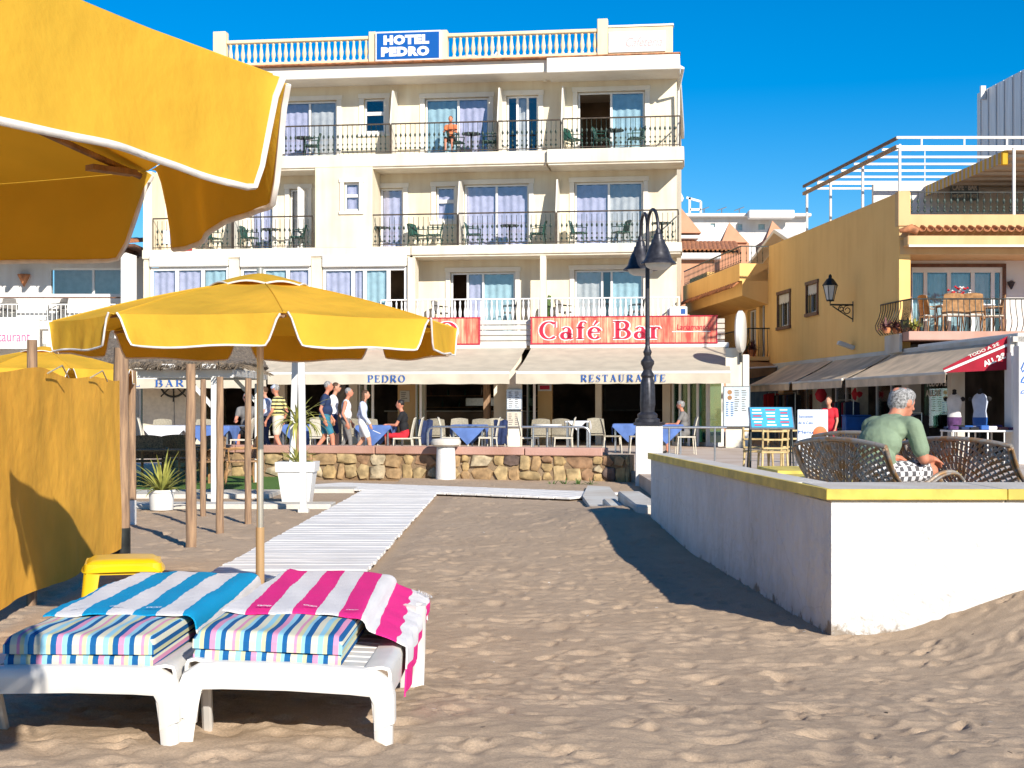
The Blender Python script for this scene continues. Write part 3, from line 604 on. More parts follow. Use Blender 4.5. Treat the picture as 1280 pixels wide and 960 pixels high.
# ------------------------------------------------------------------ beach parasols
def parasol(label, x, y, gz, rz, rimz=1.81, Rr=1.08, rise=0.25, vd=0.152, group='yellow beach parasols'):
    t = thing('beach_parasol', label, 'parasol', (x, y, gz), rz, group)
    h = rimz-gz; cor = [(Rr*math.cos(R(22.5+45*k)), Rr*math.sin(R(22.5+45*k))) for k in range(8)]
    rr = random.Random(int(x*100)+5)
    for k in range(8):
        a, b = Vector((*cor[k], 0)), Vector((*cor[(k+1) % 8], 0)); G = []
        for i in range(9):
            f = 0.10+0.90*i/8; row = []
            for j in range(13):
                u = j/12; p = (a*(1-u)+b*u)*f
                sag = -0.035*math.sin(PI*u)*f*(1.1-f*0.6); z = h+rise*(1-f)**1.0*1.0+0.02*math.sin(PI*f)+sag*1.0
                if i == 8: z = h-0.008*math.sin(PI*u)
                row.append((p.x, p.y, z))
            G.append(row)
        MB().shell(G, 0.003).build('canopy_panel', M['fabric'], t, 60)
        MB().tube([Vector(G[i][0])+Vector((0, 0, .003)) for i in range(9)], .0035, 5).build('seam', M['fabric'], t, 60)
        # the hanging valance of this side, rounded towards the corners so that a gap opens over each rib
        G = []; ph = rr.uniform(0, 6); out = ((a+b)/2).normalized(); edge = []
        nj = 44
        def depth(u):
            e = min(u, 1-u)/0.10; e = max(0, min(1, e)); return vd*(e*e*(3-2*e))**0.85+0.006*math.sin(9*u+ph)
        for i in range(9):
            row = []
            for j in range(nj+1):
                u = j/nj; uu = 0.012+0.976*u; p = a*(1-uu)+b*uu; f = i/8
                wv = (0.008*math.sin(7*uu+ph)+0.004*math.sin(17*uu+2*ph)+0.002*math.sin(37*uu-ph))*f
                d = depth(u)*f; q = p+out*(0.006+0.020*f+wv)
                row.append((q.x, q.y, h-0.008*math.sin(PI*uu)-d))
            G.append(row)
        va = MB().shell(G, 0.003).build('valance', M['fabric'], t, 60)
        E = [Vector(G[8][j]) for j in range(nj+1)]
        bb = MB(); bb.tube(E, 0.0055, 6); bb.build('binding', M['binding'], va, 60)
        rb = MB(); c0 = Vector((cor[k][0], cor[k][1], h-0.012)); rb.tube([(c0.x*0.06, c0.y*0.06, h+rise-0.07), c0*0.5+Vector((0, 0, h*0.5+rise*0.5-0.045)), (c0.x*0.985, c0.y*0.985, h-0.016)], 0.0075, 6)
        rb.obox(c0*0.93+Vector((0, 0, h*0.07+0.0)), Vector((c0.x, c0.y, 0)).normalized()*0.055, Vector((-c0.y, c0.x, 0)).normalized()*0.016, (0, 0, 0.006)); rb.build('rib', M['polewood'] if k % 2 else M['wood'], t, 50)
    cp = [(0.27*math.cos(R(22.5+45*k)), 0.27*math.sin(R(22.5+45*k))) for k in range(8)]
    for k in range(8):
        a, b = Vector((*cp[k], 0)), Vector((*cp[(k+1) % 8], 0)); G = []
        for i in range(5):
            f = i/4; row = []
            for j in range(7):
                u = j/6; p = (a*(1-u)+b*u)*max(f, 0.02); z = h+rise*0.82+0.075*(1-f**1.3)+0.016*math.sin(PI*u)*f
                row.append((p.x, p.y, z))
            G.append(row)
        v = MB().shell(G, 0.003).build('vent_cap', M['fabric'], t, 60)
        MB().tube([Vector(p) for p in G[4]], 0.005, 5).build('binding', M['binding'], v, 60)
    MB().tube([(0, 0, 0.62), (0, 0, h+rise+0.06)], 0.019, 12).build('upper_pole', M['chrome'], t, 40)
    MB().tube([(0, 0, -0.25), (0, 0, 0.66)], 0.024, 12).build('lower_pole', M['polewood'], t, 40)
    MB().lathe([(0.02, h+rise-0.12), (0.045, h+rise-0.11), (0.045, h+rise-0.03), (0.02, h+rise-0.02)], 12).build('hub', M['wood'], t, 40)
    return t
parasol('yellow parasol with white trim standing behind the two loungers', -1.37, 8.05, 0.05, R(-7))
parasol('large close-up yellow parasol canopy jutting in at the top left corner', -1.715, 2.33, 0.2, R(24.8), rimz=1.885, Rr=1.33, rise=0.42, vd=0.187)
parasol('yellow parasol partly hidden behind the ochre windbreak', -5.47, 17.3, 0.0, R(10))

# ------------------------------------------------------------------ loungers with cushions and towels
def bed(label, x, y, z, roll):
    t = thing('sun_lounger', label, 'sun lounger', (x, y, z), 0, 'white plastic sun loungers', rot=Matrix.Rotation(roll, 3, 'Y'))
    mb = MB()                                  # front apron: rounded band turning into the legs
    path = [(-0.35, 0.04), (-0.345, 0.13), (-0.33, 0.175), (-0.30, 0.195), (-0.22, 0.200), (0.0, 0.204), (0.22, 0.200), (0.30, 0.195), (0.33, 0.175), (0.345, 0.13), (0.35, 0.04)]
    G = []
    for i, (px, pz) in enumerate(path):
        hh = 0.082 if 2 < i < 8 else (0.078 if i in (2, 8) else 0.07)
        out = Vector((px*0.0, 0, 1)) if 3 <= i <= 7 else Vector((1 if px > 0 else -1, 0, 0.6)).normalized()
        up = Vector((px, 0, pz))+out*0.028
        lo = up-out*hh
        G.append([(up.x, 0.05, up.z), (up.x, 0.012, up.z), (up.x, -0.004, up.z-0.006*out.z-0.0), ((up.x*0.6+lo.x*0.4), -0.010, up.z*0.6+lo.z*0.4), (lo.x, 0.004, lo.z), (lo.x, 0.03, lo.z)])
    mb.shell(G, 0.012); mb.build('front_apron', M['plastic'], t, 55)
    for s in (-1, 1):
        lg = MB(); G = []
        for i in range(9):                     # front leg: tapering U-channel splaying outwards
            f = i/8; zz = 0.17-0.36*f; xo = s*(0.352+0.012*f+0.008*math.sin(PI*f)); w = 0.062-0.022*f
            G.append([(xo-s*w, 0.012, zz), (xo-s*w*0.5, -0.004, zz), (xo-s*0.006, 0.0, zz), (xo, 0.012, zz), (xo, 0.05, zz), (xo-s*0.004, 0.085-0.02*f, zz)])
        lg.shell(G, 0.014); lg.build('leg', M['plastic'], t, 55)
        l2 = MB(); l2.bar((s*0.30, 0.10, 0.19), (s*0.325, 0.34, -0.13), 0.035, 0.055, c=0.008); l2.build('leg_brace', M['plastic'], t)
        rl = MB(); G = []
        for i in range(15):                    # side rail, bowed
            f = i/14; yy = 0.03+1.36*f; zz = 0.225-0.012*math.sin(PI*f); xo = s*0.353
            G.append([(xo-s*0.09, yy, zz), (xo-s*0.03, yy, zz+0.010), (xo-s*0.006, yy, zz+0.004), (xo, yy, zz-0.012), (xo, yy, zz-0.085-0.02*math.sin(PI*f)), (xo-s*0.02, yy, zz-0.095-0.02*math.sin(PI*f))])
        rl.shell(G, 0.012); rl.build('side_rail', M['plastic'], t, 55)
        rg = MB(); G = []
        for i in range(9):                     # rear leg: taller, curved blade
            f = i/8; zz = 0.275-0.46*f; yy = 1.40+0.03*math.sin(PI*f)+0.03*f; w = 0.105-0.055*f
            G.append([(s*0.30, yy, zz), (s*0.36, yy-w*0.5, zz), (s*(0.385+0.01*f), yy-w*0.2, zz), (s*(0.385+0.01*f), yy+w*0.5, zz), (s*0.35, yy+w*0.6, zz)])
        rg.shell(G, 0.016); rg.build('leg', M['plastic'], t, 55)
    for k in range(9):
        MB().box(-0.27, 0.27, 0.06+k*0.105, 0.145+k*0.105, 0.195, 0.213, 0.004).build('slat', M['plastic'], t)
    mb = MB(); mb.bar((0, 1.0, 0.205), (0, 1.93, 0.225), 0.60, 0.022, c=0.008); mb.build('backrest', M['plastic'], t)
    return t
Cb, Cc, Cl, Cp, Cy = (0.010, 0.105, 0.29), (0.62, 0.60, 0.47), (0.27, 0.53, 0.66), (0.62, 0.27, 0.42), (0.56, 0.56, 0.34)
M['cushion'] = stripes('striped_cushion_cloth', [(0, Cb), (0.095, Cc), (0.20, Cl), (0.29, Cy), (0.36, Cb), (0.455, Cp), (0.545, Cl), (0.63, Cb), (0.71, Cc), (0.82, Cp), (0.87, Cy), (0.94, Cl)], 'X', 0.215, space='UV', bump=0.25)
TW = (0.74, 0.72, 0.72)
M['towelb'] = stripes('blue_white_towel', [(0, (0.006, 0.30, 0.56)), (0.47, TW)], 'X', 0.190, space='UV', bump=0.9, bscale=160)
M['towelp'] = stripes('pink_white_towel', [(0, (0.78, 0.030, 0.24)), (0.50, TW)], 'X', 0.176, space='UV', bump=0.9, bscale=160)
def set_uv(o, fn):
    me = o.data; uv = me.uv_layers.new(name='UVMap')
    for p in me.polygons:
        for li in p.loop_indices:
            uv.data[li].uv = fn(me.vertices[me.loops[li].vertex_index].co, p.normal)
def cushion(label, x, y, z, roll, ph):
    t = thing('lounger_cushion', label, 'cushion', (x, y, z), 0, 'striped lounger cushions', rot=Matrix.Rotation(roll, 3, 'Y'))
    def pad(z0, z1, hw, y0, y1, puff, rad):
        mb = MB(); nx, ny = 20, 40; top, bot = [], []
        def pt(u, v, top_):
            # rounded slab
            xx = (u*2-1); yy = v
            ex = max(0, abs(xx)-(1-rad/hw))/(rad/hw); L = (y1-y0); ey = max(0, abs(v*2-1)-(1-2*rad/L))/(2*rad/L)
            e = min(1, math.hypot(ex, ey)); dz = (1-math.sqrt(max(0, 1-e*e)))*(1 if top_ else .12)
            mid = (z0+z1)/2; hh = (z1-z0)/2
            wr = 0.004*math.sin(13*v+7*u+ph)+0.003*math.sin(29*v-11*u)
            zz = mid+(hh*(1-dz*0.9)+(puff*math.sin(PI*u)**0.6*math.sin(PI*v)**0.4+wr)*(1-e))*(1 if top_ else -1)
            sh = 1-0.02*(0)
            return (xx*hw*sh, y0+L*v, zz)
        us = [0, 0.012, 0.03, 0.06, 0.1]+[0.1+0.8*i/11 for i in range(1, 11)]+[0.9, 0.94, 0.97, 0.988, 1]
        vs_ = [0, 0.006, 0.014, 0.028, 0.05]+[0.05+0.9*i/22 for i in range(1, 22)]+[0.95, 0.972, 0.986, 0.994, 1]
        A = [[pt(u, v, True) for v in vs_] for u in us]; B = [[pt(u, v, False) for v in vs_] for u in us]
        mb.grid(A); mb.grid([r for r in B[::-1]])
        per = [A[i][0] for i in range(len(us))]
        def strip(P, Q):
            o = len(mb.v); mb.v += P+Q; n_ = len(P)
            for i in range(n_-1): mb.f.append((o+i, o+i+1, o+n_+i+1, o+n_+i)); mb.mi.append(0)
        strip([a[0] for a in A], [b[0] for b in B]); strip([b[-1] for b in B], [a[-1] for a in A])
        strip(list(B[0]), list(A[0])); strip(list(A[-1]), list(B[-1]))
        return mb
    a = pad(0.0, 0.042, 0.258, 0.0, 1.86, 0.0, 0.010).build('lower_pad', M['cushion'], t, 70); b = pad(0.0395, 0.104, 0.261, -0.003, 1.862, 0.006, 0.032).build('upper_pad', M['cushion'], t, 70)
    for o, off in ((a, 0.07+ph), (b, ph)):
        set_uv(o, lambda co, n, off=off: (((co.x if abs(n.x) < 0.6 else (0.265+(0.104-co.z))*(1 if n.x > 0 else -1))+off+2), co.y))
    return t
def towel(label, cat_mat, x, y, z, roll, v0, v1, dropR, dropL, back, ph, edge_z, slope=(.02, .2)):
    """terry towel draped over the head half of a lounger: across = bed width plus the hanging sides"""
    mb = MB(); hw = 0.284; top = 0.120; G = []; S = []
    nv, ns = 46, 50
    for i in range(nv+1):
        v = i/nv; yy = v0+(v1+back-v0)*v; row = []; srow = []
        sk = 0.05*(v-0.5)
        dR = dropR[0]+(dropR[1]-dropR[0])*v+0.012*math.sin(9*v+ph); dL = dropL[0]+(dropL[1]-dropL[0])*v
        for j in range(ns+1):
            s = -dL+(hw+dL+dR)*j/ns
            fold = 0.0035*math.sin(17*s+7*v+ph)+0.0025*math.sin(19*v+6*s)+0.0018*math.sin(47*s+13*v)+0.0012*math.sin(83*v-31*s)
            a = abs(s)
            if a <= hw-0.03: xx, zz = s, top
            else:
                q = a-(hw-0.03); arcl = 0.05
                if q < arcl*PI/2: xx = (hw-0.03)+arcl*math.sin(q/arcl); zz = top-arcl*(1-math.cos(q/arcl))
                else:
                    qq = q-arcl*PI/2; out = min(slope[0], slope[1]*qq); zz = top-arcl-math.sqrt(max(0, qq*qq-out*out)); xx = (hw-0.03)+arcl+out+0.007*math.sin(22*yy+ph)*min(1, qq/.08)
                xx = math.copysign(xx, s)
            y_ = yy; z_ = zz+fold
            if yy > v1:                        # over the head end and down
                q = yy-v1; arcl = 0.05
                if q < arcl*PI/2: y_ = v1+arcl*math.sin(q/arcl); z_ -= arcl*(1-math.cos(q/arcl))
                else: y_ = v1+arcl+0.01*math.sin(20*s+ph); z_ -= arcl+(q-arcl*PI/2)
            if i == 0: z_ -= 0.006
            row.append((xx+sk*0.0, y_+0.02*s*0.5*(1-v)+0.006*math.sin(15*s+ph), z_)); srow.append((s+sk, yy))
        G.append(row); S.append(srow)
    mb.shell(G, 0.006)
    o = mb.build('beach_towel', cat_mat, None, 70); o.matrix_world = Matrix.Translation((x, y, z)) @ Matrix.Rotation(roll, 4, 'Y')
    MATW[o.name] = o.matrix_world.copy(); tag(o, label, 'towel')
    flat = [p for r in S for p in r]*2
    uv = o.data.uv_layers.new(name='UVMap'); me = o.data
    for lp in me.loops: uv.data[lp.index].uv = (flat[lp.vertex_index][0]+3.0, flat[lp.vertex_index][1])
    return o, G
def on_grid(G, fu, fv):                       # point and axes on a towel at grid fractions
    ni, nj = len(G)-1, len(G[0])-1; i = min(int(fv*ni), ni-1); j = min(int(fu*nj), nj-1)
    a, b, c = Vector(G[i][j]), Vector(G[i][j+1]), Vector(G[i+1][j])
    a2 = a+(b-a)*(fu*nj-j)+(c-a)*(fv*ni-i); return a2, (b-a).normalized(), (c-a).normalized()
def squiggle(seed, n=4):
    r = random.Random(seed); vs, fs = [], []; x = 0
    for k in range(n):
        w = r.uniform(0.5, 1.0); P = [(x+w*0.5+w*0.5*math.cos(t*0.8+r.random()*0.3), 0.5+0.45*math.sin(t*0.8*r.choice([1, 1.3]))) for t in range(8)]
        o = len(vs)
        for i, p in enumerate(P):
            d = Vector(P[min(i+1, 7)])-Vector(P[max(i-1, 0)]); d = d.normalized() if d.length > 1e-5 else Vector((1, 0)); nn = Vector((-d.y, d.x))*0.09
            vs += [(p[0]+nn.x, p[1]+nn.y), (p[0]-nn.x, p[1]-nn.y)]
        fs += [(o+2*i, o+2*i+1, o+2*i+3, o+2*i+2) for i in range(7)]; x += w*0.95
    return vs, fs
def emblem():
    vs, fs = [], []
    def st(P, w):
        o = len(vs)
        for i, p in enumerate(P):
            d = (Vector(P[min(i+1, len(P)-1)])-Vector(P[max(i-1, 0)])).normalized(); nn = Vector((-d.y, d.x))*w
            vs.extend([(p[0]+nn.x, p[1]+nn.y), (p[0]-nn.x, p[1]-nn.y)])
        fs.extend([(o+2*i, o+2*i+1, o+2*i+3, o+2*i+2) for i in range(len(P)-1)])
    st(arc(0, 0, 1, 1, 0, 360, 20), 0.09); st([(-1, 0), (1, 0)], 0.07); st([(0, -1), (0, 1)], 0.07); st(arc(0, 0, 0.45, 0.45, 0, 360, 14), 0.07)
    st([(-1.5, -0.8), (-1.25, 0), (-1.5, 0.8)], 0.1)
    return vs, fs
# right lounger: its right side sits a little lower in the sand
bz = 0.235; rollR = R(2.6)
BR = (-0.785, 5.10, bz); BL = (-1.515, 5.06, bz)
bed('right white plastic lounger carrying the pink towel', *BR, rollR)
bed('left white plastic lounger carrying the blue towel', *BL, R(0.3))
cz = 0.226
cushion('striped lounger cushion under the pink and white towel', BR[0]-0.07, BR[1]+0.06, BR[2]+cz+.003, rollR, 0.02)
cushion('striped lounger cushion under the blue and white towel', BL[0]+0.015, BL[1]+0.06, BL[2]+cz, R(0.3), 0.11)
tp, Gp = towel('pink and white striped towel draped over the right lounger', M['towelp'], BR[0]-0.07, BR[1]+0.06, BR[2]+cz+.003, rollR, 0.44, 1.86, (0.33, 0.21), (0.245, 0.20), 0.14, 0.4, 0, (.158, .94))
tb, Gb = towel('blue and white striped towel draped over the left lounger', M['towelb'], BL[0]+0.015, BL[1]+0.06, BL[2]+cz, R(0.3), 0.47, 1.88, (0.15, 0.22), (0.27, 0.25), 0.16, 2.1, 0)
for (o, G, mt_, spots) in ((tp, Gp, M['letterwhite'], [(0.17, .04, .055, 1), (0.37, .04, .055, 2), (0.56, .04, .05, 3), (0.93, .10, .05, 4)]), (tb, Gb, M['letterwhite'], [(0.16, .05, .06, 5), (0.36, .05, .06, 6), (0.56, .05, .06, 7)])):
    for fu, fv, w, sd in spots:
        p, a, b = on_grid(G, fu, fv); q = MB(); put_text(q, squiggle(sd, 3), p, a, (b-a*b.dot(a)), w, w*0.42, lift=0.014 if fu < 0.7 else 0.02); q.build('towel_print', mt_, o)
p, a, b = on_grid(Gp, 0.93, 0.86); q = MB(); put_text(q, emblem(), p, a, (b-a*b.dot(a)), 0.075, 0.06, lift=0.014); q.build('towel_emblem', M['letterwhite'], tp)
# ------------------------------------------------------------------ yellow stool
sz = 0.10
t = thing('plastic_stool', 'yellow plastic stool standing behind the left lounger', 'stool', (-2.06, 7.85, sz), R(14))
G = []; Hs = 0.47; hw = 0.205
for i in range(15):
    row = []
    for j in range(15):
        a, b = i/7-1, j/7-1
        def sh(v): return math.copysign(abs(v)**0.9, v)
        rr_ = max(abs(a), abs(b)); xx, yy = sh(a)*hw, sh(b)*hw
        cnr = (abs(a)*abs(b))**3; xx *= 1-0.10*cnr; yy *= 1-0.10*cnr
        row.append((xx*(1+0.03*(rr_ > .99)), yy*(1+0.03*(rr_ > .99)), Hs-0.006*(a*a+b*b)-(0.055 if rr_ > .99 else (0.012 if rr_ > .85 else 0))))
    G.append(row)
MB().shell(G, 0.008).build('seat', M['yellowpl'], t, 60)
for sx in (-1, 1):
    for sy in (-1, 1):
        lg = MB(); G = []
        for i in range(8):
            f = i/7; c = 0.185+0.045*f; w = 0.075-0.030*f; zz = Hs-0.02-(Hs+0.03)*f
            G.append([(sx*(c-w), sy*c, zz), (sx*(c-0.012), sy*(c+0.004), zz), (sx*(c+0.004), sy*(c-0.012), zz), (sx*c, sy*(c-w), zz)])
        lg.shell(G, 0.009); lg.build('leg', M['yellowpl'], t, 50)
lbm = MB()
for sx in (-1, 1): lbm.box(sx*0.188-0.006, sx*0.188+0.006, -0.15, 0.15, Hs-0.075, Hs-0.02); lbm.box(-0.15, 0.15, sx*0.188-0.006, sx*0.188+0.006, Hs-0.075, Hs-0.02)
lbm.build('apron', M['yellowpl'], t)
# ------------------------------------------------------------------ windbreak and posts
def wb(Y): return Vector((-3.15-0.0744*(Y-9.1), Y, 0))
t = thing('windbreak', 'tall ochre canvas windbreak at the left edge', 'windbreak', wb(10.5))
G = []; nrm = Vector((1, 0.0744, 0)).normalized()
for i in range(90):
    Y = 7.4+(13.02-7.4)*i/89; row = []
    for j in range(40):
        f = j/39; p = wb(Y); b = 0.11+0.02*math.sin(Y*2.1); zt = 1.625+0.018*math.sin(Y*3.3)-0.03*math.sin(PI*((Y-10.2) % 2.9)/2.9)
        w = 0.005*math.sin(Y*7+f*2)+0.007*math.sin(Y*3.1-f*5)+0.018*math.sin(PI*f)*math.sin(Y*1.7)+0.003*math.sin(11*f+Y*13)
        row.append(p+nrm*w+Vector((0, 0, b+(zt-b)*f)))
    G.append(row)
MB().shell(G, 0.004).build('canvas', M['fabwind'], t, 70, world=True)
for Y, nm in ((10.2, 'a'), (11.6, 'b')):
    p = wb(Y); MB().tube([p+nrm*0.03+Vector((0, 0, 1.60)), p+nrm*0.05+Vector((0.02, 0.2, 1.66)), p+nrm*0.04+Vector((0.0, 0.45, 1.58))], 0.006, 5).build('rope', M['brass'], t, 60, world=True)
def wpost(label, x, y, z0, z1, r, white=0.0, black=0.0, lean=(0, 0), grp='weathered wooden posts', nm='wooden_post', mt_=None):
    t = thing(nm, label, 'post', (x, y, z0), rnd.uniform(0, 1), grp)
    n = 9; P = []; rs = []
    for i in range(n):
        f = i/(n-1); P.append((lean[0]*f+rnd.uniform(-1, 1)*r*0.10, lean[1]*f+rnd.uniform(-1, 1)*r*0.10, (z1-z0+0.15)*f-0.15)); rs.append(r*(1.06-0.12*f)*rnd.uniform(0.95, 1.05))
    MB().tube(P, rs, 10).build('shaft', mt_ or M['wood'], t, 45)
    if white or black: MB().tube([(0, 0, -0.1), (0, 0, white or black)], r*1.16, 12).build('painted_foot', M['wallwhite'] if white else M['iron'], t, 45)
    return t
wpost('thick wooden post tied to the right end of the windbreak', -3.47, 13.15, 0.0, 1.90, 0.068, black=0.30)
wpost('wooden post standing up behind the left part of the windbreak', -3.31, 10.2, 0.05, 1.83, 0.036)
def pp(px, pyb): 
    Y = CAMZ*FPX/(pyb-HZ); return (px-640)/FPX*Y, Y
x, y = pp(165, 655); wpost('thin wooden post with white painted foot behind the windbreak end', x, y, 0.0, 1.35+(HZ-463)/FPX*y, 0.045, white=0.28)
x, y = pp(238.5, 683); wpost('tallest bare wooden post standing in the open sand', x, y, 0, 1.35+(HZ-455)/FPX*y, 0.052)
x, y = pp(254, 646); wpost('thin greyish wooden post just right of the tallest post', x, y, 0, 1.35+(HZ-474)/FPX*y, 0.038)
x, y = pp(275, 667); wpost('wooden post just right of the white pergola post', x, y, 0, 1.35+(HZ-471)/FPX*y, 0.042)
x, y = pp(310, 654); wpost('wooden post nearest the parasol pole, left of it', x, y, 0, 1.35+(HZ-473)/FPX*y, 0.040)
MB_w = M['white']
def wpole(label, px, pyb, pyt, w, lean=0.0):
    x, y = pp(px, pyb); t = thing('white_pole', label, 'post', (x, y, 0), 0, 'white painted square poles')
    h = 1.35+(HZ-pyt)/FPX*y; MB().bar((0, 0, -0.1), (lean, 0, h), w, w, c=0.006).build('shaft', M['white'], t)
    MB().box(-w*0.8, w*0.8, -w*0.8, w*0.8, -0.05, 0.05, 0.005).build('foot_plate', M['conc'], t)
    return t
wpole('left one of the two white square poles in front of the big pot', 364, 629, 446, 0.085, 0.06)
wpole('right one of the two white square poles in front of the big pot', 379.5, 640, 444, 0.085, -0.03)
x, y = pp(368, 634); tag(MB().box(x-0.12, x+0.14, y-0.9, y+1.6, 2.10, 2.28, 0.02).build('timber_board', M['wood']), 'grey timber board lying on top of the two white poles', 'board')
# ------------------------------------------------------------------ hotel
HA = R(7.3); HO = Vector((5.21, 47.0, 0.0)); hc, hs_ = math.cos(HA), math.sin(HA)
def hx(px, yl):
    t = (px-640)/FPX; return (t*(HO.y+yl*hc)-HO.x-yl*hs_)/(hc+t*hs_)
def hz(px, py, yl):
    x = hx(px, yl); return CAMZ+(HZ-py)/FPX*(HO.y-x*hs_+yl*hc)
def hw(x, yl, z): return Vector((HO.x+x*hc+yl*hs_, HO.y-x*hs_+yl*hc, z))
hotel = thing('hotel_building', 'cream four storey hotel with iron railed balconies and roof balustrade', 'building', HO, -HA)
def holed(x0, x1, z0, z1, y, th, holes, mb=None):
    """a wall slab y..y+th with rectangular openings and their reveals"""
    mb = mb or MB(); xs = sorted({x0, x1, *[h[0] for h in holes], *[h[1] for h in holes]}); zs = sorted({z0, z1, *[h[2] for h in holes], *[h[3] for h in holes]})
    xs = [v for v in xs if x0 <= v <= x1]; zs = [v for v in zs if z0 <= v <= z1]
    for a, b in zip(xs[:-1], xs[1:]):
        for c, d in zip(zs[:-1], zs[1:]):
            mx, mz = (a+b)/2, (c+d)/2
            if any(h[0] < mx < h[1] and h[2] < mz < h[3] for h in holes): continue
            mb.add([(a, y, c), (b, y, c), (b, y, d), (a, y, d)], [(0, 1, 2, 3)]); mb.add([(a, y+th, c), (b, y+th, c), (b, y+th, d), (a, y+th, d)], [(3, 2, 1, 0)])
    for h in holes:
        a, b, c, d = max(h[0], x0), min(h[1], x1), max(h[2], z0), min(h[3], z1)
        mb.add([(a, y, c), (a, y+th, c), (a, y+th, d), (a, y, d)], [(0, 1, 2, 3)]); mb.add([(b, y, c), (b, y+th, c), (b, y+th, d), (b, y, d)], [(3, 2, 1, 0)])
        mb.add([(a, y, d), (a, y+th, d), (b, y+th, d), (b, y, d)], [(0, 1, 2, 3)]); mb.add([(a, y, c), (a, y+th, c), (b, y+th, c), (b, y, c)], [(3, 2, 1, 0)])
    mb.add([(x0, y, z1), (x1, y, z1), (x1, y+th, z1), (x0, y+th, z1)], [(0, 1, 2, 3)])
    mb.add([(x0, y, z0), (x0, y+th, z0), (x0, y+th, z1), (x0, y, z1)], [(0, 1, 2, 3)]); mb.add([(x1, y, z0), (x1, y+th, z0), (x1, y+th, z1), (x1, y, z1)], [(3, 2, 1, 0)])
    return mb
def curtain(x0, x1, y, z0, z1, m_, par, amp=0.03, n=26):
    G = []; r = rnd.uniform(0, 6)
    for i in range(n+1):
        f = i/n; row = []
        for k in range(5):
            g = k/4; row.append((x0+(x1-x0)*f, y+amp*math.sin(f*(x1-x0)*26+r)*(0.5+0.5*(1-g))+0.01*math.sin(9*f), z0+(z1-z0)*g-(0.03*abs(math.sin(f*9+r)) if k == 4 else 0)))
        G.append(row)
    return MB().shell(G, 0.004).build('curtain', m_, par, 70)
def window(par, x0, x1, z0, z1, y, panes, curt, fw=0.06, name='window', opened=()):
    """white frame with its panes set back in the opening; panes = fractions of the width; curt = curtain material per pane or None"""
    mb = MB(); w = x1-x0
    mb.box(x0, x0+fw, y, y+.07, z0, z1, .006); mb.box(x1-fw, x1, y, y+.07, z0, z1, .006); mb.box(x0+fw, x1-fw, y+.001, y+.069, z1-fw, z1, .006); mb.box(x0+fw, x1-fw, y+.001, y+.069, z0, z0+fw*1.2, .006)
    cuts = [x0+fw*0.5]+[x0+w*f for f in panes[:-1]]+[x1-fw*0.5]
    for c in cuts[1:-1]: mb.box(c-fw*0.62, c+fw*0.62, y-.012, y+.058, z0+fw, z1-fw, .006)
    o = mb.build(name, M['upvc'], par)
    for i, (a, b) in enumerate(zip(cuts[:-1], cuts[1:])):
        if i not in opened: MB().box(a+fw*.5, b-fw*.5, y+.028, y+.036, z0+fw, z1-fw).build('pane', M['glass'], o)
        if i < len(curt) and curt[i]: curtain(a+fw*.55, b-fw*.55, y+.10, z0+fw*.7, z1-fw*.8, M[curt[i]], o)
    return o
def surround(par, x0, x1, z0, z1, y, w=0.16, bottom=False):
    mb = MB(); p = 0.045
    mb.box(x0-w, x0, y-p, y+.03, z0, z1, .01); mb.box(x1, x1+w, y-p, y+.03, z0, z1, .01); mb.box(x0-w-.03, x1+w+.03, y-p-.01, y+.03, z1, z1+w, .01)
    if bottom: mb.box(x0-w-.03, x1+w+.03, y-p-.02, y+.03, z0-w*.8, z0, .01)
    return mb.build('window_surround', M['trim'], par)
WP = 1.2                                        # main wall stands 1.2 m behind the balcony fronts
Zr, Zc, Z3, Z3b, Z2, Z2b, Z1 = 12.60, 12.18, 9.68, 9.27, 6.66, 6.36, 3.80
XL, XT = hx(179, 0), hx(268, 0)                 # left end of the house, left end of the top storey
rooms = []
def floor_wall(z0, z1, x0, x1, specs, name='wall'):
    holes = []; 
    for s in specs: holes.append((hx(s[0], WP), hx(s[1], WP), s[4] if len(s) > 6 and s[4] is not None else z0, hz((s[0]+s[1])/2, s[2], WP)))
    holed(x0, x1, z0, z1, WP, 0.22, holes).build(name, M['cream'], hotel)
    return holes
F3 = [(352, 421, 126, 0, None, 'd', 0), (455, 481, 123, 0, hz(468, 166, WP), 'w', 0), (531, 611, 122, 0, None, 'd', 0), (633, 673, 119, 0, None, 'n', 0), (722, 806, 114, 0, None, 'd', 0)]
H3 = floor_wall(Z3, Zr-.02, XT, 0, F3)
F2 = [(313, 341, 236, 0, None, 'd', 0), (362, 384, 236, 0, None, 'd', 0), (475, 504, 235, 0, None, 'n', 0), (545, 569, 233, 0, hz(556, 276, WP), 'n', 0), (580, 661, 230, 0, None, 'd', 0), (718, 804, 227, 0, None, 'd', 0)]
H2 = floor_wall(Z2, Z3-.02, XL, 0, F2)
F1 = [(563, 644, 340, 0, None, 'd', 0), (718, 804, 337, 0, None, 'd', 0)]
H1 = floor_wall(Z1, Z2-.02, hx(512, WP), 0, F1)
yw = WP+0.10
cfg3 = [((.5, 1), ('lilac', 'greycur'), ()), ((1,), (None,), ()), ((.52, 1), ('bluecur', 'lilac'), ()), ((.33, .66, 1), (None, 'greycur', None), ()), ((.5, 1), (None, 'bluecur'), (0,))]
for h, (pn, cu, op) in zip(H3, cfg3): window(hotel, h[0]+.01, h[1]-.01, h[2]+.01, h[3]-.01, yw, pn, cu, opened=op)
cfg2 = [((.5, 1), ('lilac', 'lilac'), ()), ((1,), ('greycur',), (0,)), ((1,), ('lilac',), ()), ((1,), ('lilac',), ()), ((.5, 1), ('lilac', 'lilac'), ()), ((.5, 1), ('lilac', 'greycur'), ())]
